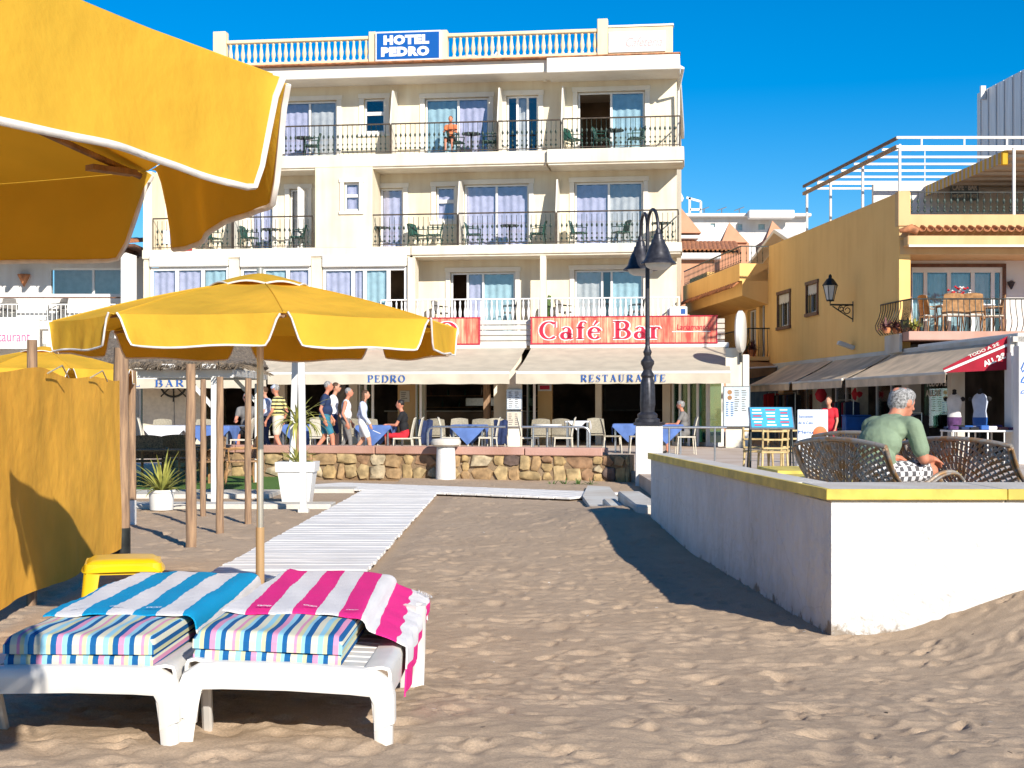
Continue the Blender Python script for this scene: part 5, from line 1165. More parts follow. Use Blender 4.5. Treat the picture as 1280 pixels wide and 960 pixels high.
# ------------------------------------------------------------------ promenade rails
def prail(label, px0, px1, Y, l_end, r_end):
    x0, x1 = (px0-640)/FPX*Y, (px1-640)/FPX*Y; t = thing('steel_handrail', label, 'handrail', ((x0+x1)/2, Y, FZ), -HA*.5, 'promenade handrails')
    w = (x1-x0)/2; h = .74; P = []
    if l_end: P += [(-w, 0, 0), (-w, 0, h-.14), (-w+.04, 0, h-.04), (-w+.14, 0, h)]
    else: P += [(-w, 0, h)]
    if r_end: P += [(w-.14, 0, h), (w-.04, 0, h-.04), (w, 0, h-.14), (w, 0, 0)]
    else: P += [(w, 0, h)]
    MB().tube(P, .027, 10).build('rail', M['steel'], t, 60)
    for f in ((-.33, .33) if w > .6 else (0,)): MB().tube([(w*f*2, 0, 0), (w*f*2, 0, h)], .022, 8).build('upright', M['steel'], t, 60)
prail('steel handrail left of the menu pillar with curved end', 534.5, 632, 33.6, True, False)
prail('steel handrail between the menu pillar and the lamp', 652, 737, 33.2, False, True)
prail('long steel handrail right of the lamp pedestal', 822, 908, 32.4, False, False)
prail('steel handrail seen behind the bar posts on the left', 205, 330, 35, False, False)
# ------------------------------------------------------------------ chairs and tables
def chair(name, label, mseat, mleg, W=.46, D=.46, Hs=.46, Hb=.92, arms=False, group=None, curve=.05, legr=.018, rim=False, aback=None, slats=False):
    t = thing(name, label, 'chair', (0, 0, 0), 0, group)
    MB().box(-W/2, W/2, -D/2, D/2, Hs-.035, Hs, .012).build('seat', M[mseat], t)
    G = []
    for i in range(9):
        row = []; u = i/8*2-1
        for j in range(7):
            f = j/6; row.append((u*W/2*(1-.10*f*f), D/2-.01+curve*f+.04*f*f-.03*(1-u*u)*0-.03*u*u, Hs+.02+(Hb-Hs-.02-.03*u*u)*f))
        G.append(row)
    if slats:
        for z0 in (.52, .66, .80): MB().bar((-W/2+.02, D/2-.0+curve*z0, Hb*z0/.86), (W/2-.02, D/2-.0+curve*z0, Hb*z0/.86), .022, .03, c=.006).build('back_slat', M[mleg], t)
        for s_ in (-1, 1): MB().tube([(s_*(W/2-.02), D/2-.02, Hs-.02), (s_*(W/2-.02), D/2+curve, Hb)], legr*.9, 6).build('back_post', M[mleg], t, 60)
    else: MB().shell(G, .022).build('backrest', M[aback or mseat], t, 50)
    for sx in (-1, 1):
        for sy in (-1, 1): MB().tube([(sx*(W/2-.025), sy*(D/2-.025), Hs-.03), (sx*(W/2-.005), sy*(D/2+.01), 0)], [legr, legr*.8], 6).build('leg', M[mleg], t, 60)
        if arms: MB().tube([(sx*W/2, -D/2+.05, Hs-.02), (sx*(W/2+.02), -D/2+.03, Hs+.19), (sx*(W/2+.02), 0, Hs+.21), (sx*W/2, D/2, Hs+.22)], .016, 6).build('armrest', M[mleg], t, 60)
    return t
def table(label, x, y, z, W, D, H, mtop, cloth=None, rz=0, group='terrace tables', drop=.22, round_=False, mleg='steel'):
    t = thing('dining_table', label, 'table', (x, y, z), rz, group)
    if round_: MB().lathe([(0, H-.03), (W/2, H-.03), (W/2, H), (0, H)], 20, caps=False).build('table_top', M[mtop], t, 40); MB().tube([(0, 0, 0), (0, 0, H-.03)], .03, 8).build('leg', M[mleg], t, 50); MB().lathe([(.22, 0), (.2, .03), (.04, .05)], 12).build('foot', M[mleg], t, 50); return t
    MB().box(-W/2, W/2, -D/2, D/2, H-.03, H, .006).build('table_top', M[mtop], t)
    for sx in (-1, 1):
        for sy in (-1, 1): MB().box(sx*(W/2-.05)-.02, sx*(W/2-.05)+.02, sy*(D/2-.05)-.02, sy*(D/2-.05)+.02, 0, H-.031).build('leg', M[mleg], t)
    if cloth:
        c = MB(); G = []; n = 30; hw_, hd = W/2+.012, D/2+.012; q_ = math.sqrt(.5); hf = W*.5+drop*1.1
        for i in range(n+1):
            row = []
            for j in range(n+1):
                u, v = i/n*2-1, j/n*2-1; a, b = (u-v)*q_*hf*1.0, (u+v)*q_*hf*1.0; xx = max(-hw_, min(hw_, a)); yy = max(-hd, min(hd, b)); dz = max(abs(a)-hw_, 0)+max(abs(b)-hd, 0)
                xx += math.copysign(.02*min(1, dz/.1), a)*(abs(a) > hw_)*(1+.5*math.sin(b*16)); yy += math.copysign(.02*min(1, dz/.1), b)*(abs(b) > hd)*(1+.5*math.sin(a*16))
                row.append((xx, yy, H+.008-dz))
            G.append(row)
        o = c.shell(G, .005).build('tablecloth', M[cloth], None, 60); o.matrix_world = Matrix.Translation((x, y, z)) @ Matrix.Rotation(rz, 4, 'Z'); tag(o, label.replace('table', 'cloth laid on the table', 1) if False else 'cloth on the '+label, 'tablecloth', 'tablecloths on the terrace')
    return t
protoI = chair('terrace_chair', 'x', 'ivory', 'ivory', Hb=.95, group='woven chairs on the restaurant terrace')
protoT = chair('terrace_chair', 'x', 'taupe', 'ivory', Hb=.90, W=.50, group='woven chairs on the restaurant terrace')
used = {}
def put(proto, px, Y, rz, label, z=FZ, group=None):
    x = (px-640)/FPX*Y
    if proto.name not in used:
        used[proto.name] = 1; proto.matrix_world = Matrix.Translation((x, Y, z)) @ Matrix.Rotation(rz, 4, 'Z'); MATW[proto.name] = proto.matrix_world.copy(); proto['label'] = label
        if group: proto['group'] = group
        return proto
    return copy_thing(proto, (x, Y, z), rz, label, group)
# rz=0 faces the sea (chair back away from the viewer); 90 = facing right
table('table with blue cloth in front of the woman in black', (470-640)/FPX*35.4, 35.4, FZ, .8, .8, .75, 'whitecloth', 'bluecloth', R(-5))
put(protoI, 504, 35.2, R(-90), 'ivory chair seen side-on that the woman in black sits on'); put(protoI, 514, 36.2, R(-90), 'ivory chair just behind the seat of the woman in black')
table('table with blue cloth behind the first handrail', (587-640)/FPX*36.5, 36.5, FZ, .8, .8, .75, 'whitecloth', 'bluecloth', R(-5))
put(protoI, 563, 36.0, R(90), 'ivory chair left of the blue clothed table by the handrail'); put(protoI, 610, 36.0, R(-90), 'ivory chair right of the blue clothed table by the handrail')
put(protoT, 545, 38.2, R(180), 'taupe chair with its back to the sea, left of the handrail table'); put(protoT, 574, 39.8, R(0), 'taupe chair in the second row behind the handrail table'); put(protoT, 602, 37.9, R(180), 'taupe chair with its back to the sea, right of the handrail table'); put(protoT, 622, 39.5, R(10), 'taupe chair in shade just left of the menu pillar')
table('plain white topped table right of the menu pillar', (684-640)/FPX*35.2, 35.2, FZ, .7, .7, .78, 'white', None, R(-5), round_=True)
put(protoI, 662, 35.8, R(90), 'ivory chair left of the plain white table'); put(protoI, 704, 35.9, R(-90), 'ivory chair right of the plain white table'); put(protoT, 676, 38.0, R(180), 'taupe chair behind the plain white table, left one'); put(protoT, 703, 38.3, R(170), 'taupe chair behind the plain white table, right one')
table('small table with pale pink cloth near the second handrail end', (722-640)/FPX*37.0, 37.0, FZ, .6, .6, .84, 'whitecloth', 'whitecloth', R(-5), drop=.08)
table('table with dark blue cloth just left of the lamp', (786-640)/FPX*39, 39, FZ, .8, .8, .75, 'whitecloth', 'bluecloth', R(-5))
put(protoT, 765, 38.3, R(90), 'taupe chair seen side-on left of the dark blue table'); put(protoT, 798, 38.0, R(-90), 'taupe chair right of the dark blue table by the lamp'); put(protoT, 745, 40.5, R(0), 'taupe chair deep in shade left of the dark blue table')
table('table with blue cloth where the old man sits', (833-640)/FPX*37.5, 37.5, FZ, .8, .8, .75, 'whitecloth', 'bluecloth', R(-5))
put(protoI, 857, 37.3, R(-90), 'ivory chair of the old man beside the glass doors')
table('table with blue cloth behind the walking couple', (378-640)/FPX*37, 37, FZ, .9, .8, .75, 'whitecloth', 'bluecloth', R(-5)); put(protoI, 400, 36.2, R(180), 'ivory chair behind the man in navy'); put(protoI, 345, 37.2, R(90), 'ivory chair behind the man in the striped shirt')
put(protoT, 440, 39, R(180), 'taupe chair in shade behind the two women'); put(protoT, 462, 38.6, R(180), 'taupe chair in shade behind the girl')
table('table with white cloth in the bar below the ship wheel', (212-640)/FPX*34.5, 34.5, FZ, .9, .8, .75, 'whitecloth', 'whitecloth', R(-5)); put(protoI, 189, 33.6, R(100), 'ivory chair left of the white clothed bar table'); put(protoT, 228, 34.2, R(-80), 'taupe chair right of the white clothed bar table'); put(protoT, 200, 36.6, R(0), 'taupe chair behind the white clothed bar table')
table('table with blue cloth in the bar behind the white post', (268-640)/FPX*34, 34, FZ, .9, .8, .75, 'whitecloth', 'bluecloth', R(-5)); put(protoI, 302, 33.6, R(-90), 'ivory chair right of the blue bar table behind the posts'); put(protoT, 252, 36.2, R(0), 'taupe chair behind the blue bar table')
for lb, px, py, Y in (('dark blue jacket hung over a chair beside the seated woman', 533, 540, 38.0), ('dark blue jacket hung over a chair left of the menu pillar', 626, 540, 38.8)):
    p = at(px, py, Y); G = []
    for i in range(11):
        row = []
        for j in range(9): f = j/8; row.append(((i/10-.5)*.36*(1-.15*f), .03*math.sin(i*1.3+f*3)-.05*math.sin(PI*f), .62*(.5-f)+.02*math.sin(i)))
        G.append(row)
    o = MB().shell(G, .025).build('jacket', M['navycloth'], None, 60); o.location = (p.x, Y-.35, p.z); tag(o, lb, 'jacket')
# ------------------------------------------------------------------ balcony furniture
protoG = chair('balcony_chair', 'x', 'gplastic', 'gplastic', Hb=.82, Hs=.42, W=.48, arms=True, group='green plastic chairs on the balconies')
def hput(proto, px, z, rz, label, yl=.55): p = hw(hx(px, yl), yl, z); return put(proto, 640+p.x/p.y*FPX, p.y, rz-HA, label, z)
hput(protoG, 390, Z3+.005, R(-80), 'green balcony chair right of the top left balcony table')
hput(protoG, 570, Z3+.005, R(80), 'green balcony chair beside the person in orange on the top floor'); hput(protoG, 612, Z3+.005, R(-80), 'green balcony chair right of the top floor middle table'); hput(protoG, 716, Z3+.005, R(60), 'green balcony chair left of the open top right door'); hput(protoG, 752, Z3+.005, R(80), 'green balcony chair left of the top right table'); hput(protoG, 795, Z3+.005, R(-70), 'green balcony chair right of the top right table')
hput(protoG, 312, Z2+.005, R(80), 'green balcony chair left of the table on the left balcony'); hput(protoG, 372, Z2+.005, R(-80), 'green balcony chair right of the table on the left balcony'); hput(protoG, 265, Z2+.005, R(70), 'green balcony chair beside the drying red cloth')
hput(protoG, 522, Z2+.005, R(60), 'green balcony chair between the two narrow doors, left one'); hput(protoG, 543, Z2+.005, R(-80), 'green balcony chair between the two narrow doors, right one'); hput(protoG, 592, Z2+.005, R(90), 'green balcony chair left of the middle second floor table'); hput(protoG, 672, Z2+.005, R(-90), 'green balcony chair right of the middle second floor table'); hput(protoG, 723, Z2+.005, R(80), 'green balcony chair left on the right second floor balcony'); hput(protoG, 776, Z2+.005, R(-60), 'green balcony chair right on the right second floor balcony')
protoB = chair('balcony_chair', 'x', 'greycotton', 'iron', Hb=.84, Hs=.43, W=.48, arms=True, group='grey chairs on the first floor balconies')
hput(protoB, 552, Z1+.3, R(70), 'dark grey chair beside the first floor white railing, left end', .6); hput(protoB, 636, Z1+.3, R(-80), 'dark grey chair right of the first floor middle door', .6); hput(protoB, 706, Z1+.3, R(70), 'dark grey chair left of the first floor right door', .6); hput(protoB, 795, Z1+.3, R(-80), 'dark grey chair right of the first floor right door', .6)
for px, z, lb in ((380, Z3, 'dark round table on the top left balcony'), (589, Z3, 'dark round table beside the person in orange'), (768, Z3, 'dark round table in front of the top right door'), (337, Z2, 'dark round table on the left balcony above the gallery'), (474, Z2, 'dark round table at the narrow second floor door'), (637, Z2, 'dark round table in the middle of the second floor'), (827, Z2, 'dark round table at the right end of the second floor')):
    p = hw(hx(px, .6), .6, z+.005); table(lb, p.x, p.y, p.z, .62, .62, .70, 'iron', group='round tables on the balconies', round_=True, mleg='iron')
def hung(label, px, z, w, h, m_, yl=.05, nm='hanging_towel', cat='towel', slant=0):
    p = hw(hx(px, yl), yl, z); G = []
    for i in range(9):
        row = []
        for j in range(9):
            f = j/8; row.append(((i/8-.5)*w+slant*f*w, -.045-.03*f+.015*math.sin(i*1.1+f*2), .015-h*f*(1-.25*abs(i/8-.5)*slant)))
        G.append(row)
    o = MB().shell(G, .012).build(nm, M[m_], None, 60); o.matrix_world = Matrix.Translation(p) @ Matrix.Rotation(-HA, 4, 'Z'); tag(o, label, cat)
hung('red cloth drying over the left balcony railing', 227, Z2+.55, .5, .62, 'redcloth', slant=.3); hung('blue and white cloth drying beside the red cloth', 212, Z2+.62, .4, .45, 'paleblue')
p = hw(hx(686, .5), .5, 4.1); t = thing('cactus_plant', 'small green cactus behind the white railing', 'plant', p)
MB().lathe([(.09, 0), (.12, .2), (.12, .22)], 12).build('pot', M['tile'], t, 40); MB().tube([(0, 0, .2), (.02, 0, .5), (-.03, 0, .75), (.03, 0, .95)], [.07, .10, .09, .05], 10).build('stem', M['leaf'], t, 60)
t = thing('cool_box', 'white box unit at the right end of the white railing', 'box', hw(hx(848, -.2), -.2, 4.28), -HA); MB().box(-.28, .28, -.2, .2, 0, .32, .02).build('casing', M['white'], t); MB().box(.08, .22, -.205, -.201, .08, .24).build('panel', M['letterblue'], t)
# ------------------------------------------------------------------ pots and plants
def blades(n, L, seed, spread=.9, w=.018, up=.5, base=.05, drop=.5):
    r = random.Random(seed); mb = MB()
    for k in range(n):
        a = 2*PI*k/n*2.4+r.uniform(-.3, .3); l_ = L*r.uniform(.6, 1.05); el = r.uniform(up, 1.45); G = []
        d = Vector((math.cos(a), math.sin(a), 0)); sd = Vector((-math.sin(a), math.cos(a), 0)); p = d*base*r.random(); e = el
        for i in range(7):
            f = i/6; ww = w*(1-f**2)*(.6+.8*min(1, f*4))+.001; G.append([p-sd*ww, p+Vector((0, 0, -.25*ww)), p+sd*ww]); p = p+(d*math.cos(e)+Vector((0, 0, math.sin(e))))*l_/6; e -= drop*(1.5-el*.8)*r.uniform(.2, .5)
        mb.shell(G, .002)
    return mb
x, y = pp(202, 639); t = thing('potted_plant', 'small round white pot with spiky yellow green plant', 'potted plant', (x, y, .0), 0)
MB().lathe([(.115, 0), (.15, .02), (.168, .25), (.185, .255), (.185, .285), (.165, .285), (.15, .25)], 22, caps=True).build('pot', M['white'], t, 40); MB().lathe([(0, .255), (.155, .255)], 16, caps=False).build('soil', M['soil'], t)
o = blades(46, .62, 3, w=.016, up=.35); o.xf(Matrix.Translation((0, 0, .25))); o.build('foliage', M['leafyel'], t, 60)
x, y = pp(372, 629); t = thing('potted_plant', 'big square white planter with tall yucca and bushy base', 'potted plant', (x, y, .0), 0)
q = MB(); 
for z0, z1, a, b in ((0, .46, .19, .25), (.46, .60, .275, .285)):
    q.add([(sx*a, sy*a, z0) for sx, sy in ((-1,-1),(1,-1),(1,1),(-1,1))]+[(sx*b, sy*b, z1) for sx, sy in ((-1,-1),(1,-1),(1,1),(-1,1))], [(3,2,1,0), (4,5,6,7)]+[(i, (i+1) % 4, 4+(i+1) % 4, 4+i) for i in range(4)])
q.build('pot', M['white'], t); MB().tube([(0, 0, .55), (.02, 0, .9), (.0, .02, 1.15)], [.04, .035, .03], 8).build('trunk', M['wood'], t, 60)
o = blades(48, .62, 5, w=.014, up=.0, drop=.8); o.xf(Matrix.Translation((0, 0, 1.15))); o.build('foliage', M['leafyel'], t, 60); o = blades(60, .30, 6, w=.02, up=.3); o.xf(Matrix.Translation((0, 0, .57))); o.build('undergrowth', M['leafyel'], t, 60)
for k in range(4):
    x, y = pp(690+k*16, 606); o = blades(16, .16, 20+k, w=.008, up=.3).build('weed', M['leaf'], None, 60); o.location = (x, y-.2, .0); tag(o, 'small green weed in the sand below the stone wall', 'weed', 'weeds at the foot of the stone wall')
# ------------------------------------------------------------------ thatched bar in front of the left terrace
BY = 22.0; t = thing('bar_pergola', 'white framed bar pergola with thatched roof', 'pergola', (-4.9, BY, 0))
def bb(px, Y): return (px-640)/FPX*Y
fr = [(bb(172, BY)-.9, BY), (bb(292, BY), BY)]
MB().bar((fr[0][0], BY, 1.885), (fr[1][0], BY, 1.885), .09, .13, c=.01).build('beam', M['white'], t, world=True)
MB().bar((fr[1][0]-.05, BY+.05, 1.90), (bb(331, 27), 27, 1.95), .09, .12, c=.01).build('beam', M['conc'], t, world=True)
MB().bar((fr[0][0], 27, 1.95), (bb(331, 27), 27, 1.95), .09, .12, c=.01).build('beam', M['white'], t, world=True)
for px, Y, m_ in ((269.5, BY, 'white'), (323, 26.9, 'white'), (100, BY, 'white')): MB().box(bb(px, Y)-.06, bb(px, Y)+.06, Y-.06, Y+.06, -.1, 1.82, .008).build('post', M[m_], t, world=True)
for a, b in (((bb(269.5, BY)-.05, BY, 1.40), (bb(269.5, BY)-.42, BY, 1.82)), ((bb(323, 26.9)-.05, 26.9, 1.5), (bb(323, 26.9)-.42, 26.9, 1.9))): MB().bar(a, b, .06, .06).build('brace', M['white'], t, world=True)
for px in (216, 266): MB().box(bb(px, BY)-.1, bb(px, BY)+.1, BY-.3, BY+2, 1.955, 2.02, .01).build('rafter', M['white'], t, world=True)
G = []; r = random.Random(4)
for i in range(60):
    row = []; f = i/59
    for j in range(26):
        g = j/25; X0 = bb(172, BY)-1.4; X1 = bb(300, BY)+(bb(335, 27)-bb(300, BY))*g
        hgt = 2.02+.52*math.sin(PI*min(1, g*1.15)*.5)*min(1, (1-f)*5.5+.12)
        row.append((X0+(X1-X0)*f+r.uniform(-.02, .02), BY-.25+5.2*g+r.uniform(-.03, .03), hgt+r.uniform(-.02, .02)-(.05*r.random() if j == 0 else 0)))
    G.append(row)
th = MB().shell(G, .09).build('thatch', M['thatch'], t, 30, world=True)
fq = MB()
for k in range(260):
    xx = bb(172, BY)-1.3+rnd.random()*(bb(300, BY)-bb(172, BY)+1.3); fq.bar((xx, BY-.2, 2.03+rnd.uniform(-.03, .03)), (xx+rnd.uniform(-.06, .06), BY-.42-rnd.random()*.08, 1.97+rnd.uniform(-.04, .03)), .008, .008)
for k in range(120):
    f = rnd.random(); xx = bb(300, BY)+(bb(335, 27)-bb(300, BY))*f; yy = BY+5*f; fq.bar((xx-.1, yy, 2.05), (xx+.05+rnd.random()*.08, yy+rnd.uniform(-.05, .05), 1.98+rnd.uniform(-.03, .04)), .008, .008)
o = fq.build('straw_fringe', M['thatch'], th, world=False); o.data.transform(MATW[t.name].inverted()); o['kind'] = 'stuff'
protoW = chair('wicker_armchair', 'x', 'wicker', 'cane', W=.60, D=.58, Hs=.42, Hb=.86, arms=True, group='brown wicker armchairs on the turf', legr=.022)
for px, Y, rz, lb in ((186, 26.4, 20, 'wicker armchair at the left end of the bar terrace'), (226, 27.6, 180, 'wicker armchair with its woven back to the sea'), (252, 26.2, -30, 'wicker armchair behind the tallest wooden post'), (300, 26.4, -70, 'wicker armchair by the right end of the turf')): put(protoW, px, Y, R(rz), lb, .03)
t = table('low dark table between the wicker armchairs', bb(215, 26.2), 26.2, .03, 1.3, .7, .62, 'wicker', None, 0, group='bar lounge tables', mleg='cane')
p = at(216, 480, 46.6); tw = thing('panel_wall', 'beige wall panel behind the ship wheel', 'wall', (p.x, 46.8, FZ)); MB().box(-1.0, 1.0, 0, .1, 0, 2.4, .01).build('panel', M['beigecotton'], tw); MB().box(-.01, .01, -.01, -.001, 0, 2.2).build('panel_joint', M['greycotton'], tw)
t = thing('ship_wheel', 'black ship steering wheel hung on the bar wall', 'ship wheel', (p.x, 46.68, p.z)); 
MB().tube([(.40*math.cos(2*PI*k/28), 0, .40*math.sin(2*PI*k/28)) for k in range(28)], .035, 8, closed=True).build('rim', M['iron'], t, 60); MB().lathe([(0, -.04), (.1, -.04), (.1, .04), (0, .04)], 16, caps=False).xf(Matrix.Rotation(R(90), 4, 'X')).build('hub', M['iron'], t, 40)
for k in range(8): a = 2*PI*k/8; MB().tube([(.06*math.cos(a), 0, .06*math.sin(a)), (.42*math.cos(a), 0, .42*math.sin(a)), (.56*math.cos(a), 0, .56*math.sin(a))], [.02, .018, .024], 6).build('spoke', M['iron'], t, 60)
# ------------------------------------------------------------------ white restaurant at the far left
LYY = 49.6
def lx(px): return (px-640)/FPX*LYY
def lz(py): return CAMZ+(HZ-py)/FPX*LYY
t = thing('white_restaurant', 'white two storey restaurant at the far left with dark timber eave', 'building', (lx(80), LYY, 0))
def tb_(mb, nm, m_, sm=None, par=None): return mb.build(nm, M[m_], par or t, sm, world=True)
h = (lx(50), lx(157), lz(366), lz(331))
tb_(holed(lx(-260), lx(177), 0, lz(316), LYY+1.2, .2, [h]), 'wall', 'wallwhite')
wo = MB(); wo.box(h[0], h[1], LYY+1.25, LYY+1.32, h[3]-.06, h[3]); wo.box(h[0], h[1], LYY+1.25, LYY+1.32, h[2], h[2]+.06); wo.box((h[0]+h[1])/2-.04, (h[0]+h[1])/2+.04, LYY+1.24, LYY+1.33, h[2]+.06, h[3]-.06); wo = tb_(wo, 'window', 'upvc')
o = MB().box(h[0], h[1], LYY+1.28, LYY+1.29, h[2]+.06, h[3]-.06); o = tb_(o, 'pane', 'glass', None, wo) if False else o.build('pane', M['glass'], wo); o.data.transform(MATW[t.name].inverted())
tb_(MB().box(h[0]-.2, h[1]+.2, LYY+2.2, LYY+2.25, h[2]-.2, h[3]+.2), 'blind', 'greycur')
tb_(MB().box(lx(-260), lx(177), LYY-.9, LYY+6, lz(316)+.12, lz(316)+.20), 'eave_deck', 'eave')
for k in range(14):
    x = lx(160-k*21.5); tb_(MB().box(x-.06, x+.06, LYY-1.0, LYY+1.19, lz(316)-.06, lz(316)+.118, .01), 'rafter', 'eave')
for k in range(28):
    x = lx(165-k*11); G = []
    for i in range(7):
        a = PI*i/6; G.append([(x+.16*math.cos(a), LYY-1.12, lz(316)+.20+.11*math.sin(a)), (x+.16*math.cos(a), LYY+3, lz(316)+.75+.11*math.sin(a))])
    tb_(MB().shell(G, .02), 'roof_tile', 'tile', 60)
tb_(MB().box(lx(-260), lx(158), LYY+.25, LYY+.31, lz(372), lz(370.5)), 'handrail', 'eave')
for k in range(44):
    x = lx(157)-k*.15; tb_(MB().box(x-.012, x+.012, LYY+.27, LYY+.29, lz(402), lz(380)), 'rail_bar', 'white')
tb_(MB().box(lx(-260), lx(157), LYY+.26, LYY+.30, lz(380.5), lz(379)), 'lower_rail', 'white')
tb_(MB().box(lx(-260), lx(177), LYY-.1, LYY+1.19, lz(412), lz(401), .02), 'balcony_slab', 'trim')
q = MB(); q.prism([(lx(157), LYY-.6, lz(390)), (lx(176), LYY-.6, lz(390)), (lx(176), LYY-.6, lz(322)), (lx(157), LYY-.6, lz(316))], (0, .06, 0)); tb_(q, 'side_screen', 'wallwhite')
tb_(MB().box(lx(-260), lx(177), LYY+3, LYY+3.2, 0, lz(412)), 'ground_floor_wall', 'brownroom')
for px in (-40, 60, 150): tb_(MB().box(lx(px)-.2, lx(px)+.2, LYY, LYY+.4, 0, lz(412), .02), 'column', 'wallwhite')
s = thing('restaurant_sign', 'white sign board with pink word restaurant, cut by the left edge', 'sign', (lx(10), LYY-.6, lz(437)))
w0 = lx(56)-lx(10); H = lz(398)-lz(437); MB().box(-3.2, w0, 0, .12, 0, H, .01).build('board', M['white'], s); q = MB(); put_text(q, sans('restaurant', .5, .0), (lx(44.5)-lx(10), 0, 0), (1, 0, 0), (0, 0, 1), None, None)
q = MB(); tv = sans('restaurant', .5); W_ = max(p[0] for p in tv[0])-min(p[0] for p in tv[0]); put_text(q, tv, (lx(45)-lx(10)-.75, -.004, H*.36), (1, 0, 0), (0, 0, 1), 1.5, .27, lift=.004); q.build('lettering', M['letterpink'], s)
x = lx(17); s = thing('wall_planter', 'terracotta cone planter on the white restaurant wall', 'planter', (x, LYY+1.05, lz(340))); MB().lathe([(.02, -.40), (.12, -.2), (.22, 0), (.21, .02)], 14).build('pot', M['tile'], s, 40)
for px, Y, rz, lb in ((-3, LYY+.7, 70, 'striped back chair on the white restaurant balcony, far left'), (12, LYY+.8, 20, 'striped back chair on the white restaurant balcony, second from left'), (72, LYY+.8, -40, 'chair behind the bars of the white restaurant balcony')): put(protoB, px, Y, R(rz), lb, lz(401)+.002, 'chairs on the white restaurant balcony')
# ------------------------------------------------------------------ ochre building on the right
FA = math.atan2(-.9958, .0915); FO = Vector((9.94, 38.0, 0))
yb = thing('ochre_building', 'ochre corner building with roof terrace and balcony on the right', 'building', FO, FA)
def fY(px): return 13.43/((px-640)/FPX+.0919)
def fx(px): return (38-fY(px))/.9958
def fz(px, py): return CAMZ+(HZ-py)/FPX*fY(px)
ZT = 6.93
specs = [(973, 987.5, 367, 408), (1009, 1022, 355, 391), (934, 945, 387, 452), (949, 956, 380, 452)]
holes = [(fx(a), fx(b), fz((a+b)/2, d), fz((a+b)/2, c)) for a, b, c, d in specs]
XB = fx(862); xs_ = fx(961)
holed(xs_, -.001, 2.9, ZT, 0, .3, [h for h in holes if h[0] > xs_]).build('flank_wall', M['ochre'], yb)
holed(XB, xs_, 2.9, 6.0, .0, .3, [h for h in holes if h[0] < xs_ and h[1] < xs_]).build('flank_wall', M['ochre'], yb)
MB().box(XB, fx(884), .001, .3, 6.001, ZT).build('flank_parapet', M['ochre'], yb)
for i, h in enumerate(holes):
    window(yb, h[0]+.01, h[1]-.01, h[2]+.01, h[3]-.01, .12, (.5, 1), ('greycur', 'greycur') if i > 1 else (None, None), fw=.05)
    if i < 2:
        q = MB(); q.box(h[0]-.09, h[0], -.04, .02, h[2], h[3]); q.box(h[1], h[1]+.09, -.04, .02, h[2], h[3]); q.box(h[0]-.12, h[1]+.12, -.05, .02, h[3], h[3]+.1); q.box(h[0]-.12, h[1]+.12, -.07, .02, h[2]-.1, h[2]); q.build('window_surround', M['eave'], yb)
        for k in range(5): MB().tube([(h[0]+(h[1]-h[0])*(k+.5)/5, -.02, h[2]), (h[0]+(h[1]-h[0])*(k+.5)/5, -.02, h[3]-.3)], .01, 5).build('window_bar', M['iron'], yb)
        MB().box(h[0]+.02, h[1]-.02, .02, .11, h[3]-.32, h[3]-.01, .01).build('shutter_box', M['slabm'], yb)
MB().box(XB, -4.2, .31, 9, 2.9, 5.9).build('core_block', M['dark'], yb)
MB().box(XB, -.05, .31, 9.5, 5.95, 6.1).build('terrace_deck', M['pave'], yb)
# projecting upper balcony box with tile edge
a, b = fx(884), fx(960); q = MB(); q.prism([(a, -.002, 4.95), (a, -.9, 5.25), (a, -.9, 5.75), (a, -.002, 6.2)], (b-a, 0, 0)); q.box(a, b, -1.0, -.002, 5.75, 6.35, .01); q.build('upper_balcony', M['ochre'], yb)
for k in range(26):
    x = a+(b-a)*(k+.5)/26; G = []
    for i in range(6):
        an = PI*i/5; G.append([(x+.09*math.cos(an), -1.22, 5.52+.06*math.sin(an)), (x+.09*math.cos(an), -.9, 5.78+.06*math.sin(an))])
    MB().shell(G, .02).build('roof_tile', M['tile'], yb, 60)
ib2 = iron_baluster(.55)
q = MB(); q.box(a, b, -.97, -.93, 6.92, 6.96); q.box(a, b, -.965, -.935, 6.38, 6.40); q.box(b-.02, b+.02, -.95, 0, 6.92, 6.96); ro = q.build('upper_railing', M['iron'], yb)
for k in range(40): link('baluster', ib2, ro, Matrix.Translation((a+(b-a)*(k+.5)/40, -.95, 6.38)))
for k in range(5): link('baluster', ib2, ro, Matrix.Translation((b, -.95+k*.19, 6.38)))
# gabled penthouse behind it
q = MB(); ga, gb_ = fx(905), fx(961)-.1; q.prism([(ga, 1.2, 6.1), (gb_, 1.2, 6.1), (gb_, 1.2, 6.95), ((ga+gb_)/2+1.2, 1.2, 7.6), (ga, 1.2, 6.6)], (0, 5, 0)); q.build('penthouse', M['ochrelit'], yb)
q = MB(); q.bar((ga-.3, 1.0, 6.65), ((ga+gb_)/2+1.2, 1.0, 7.72), .5, .12); q.bar(((ga+gb_)/2+1.2, 1.0, 7.72), (gb_+.3, 1.0, 7.02), .5, .12); q.build('white_eave', M['wallwhite'], yb)
MB().box(gb_+.002, gb_+2.2, 1.2, 5, 6.1, 7.15).build('white_annex', M['wallwhite'], yb)
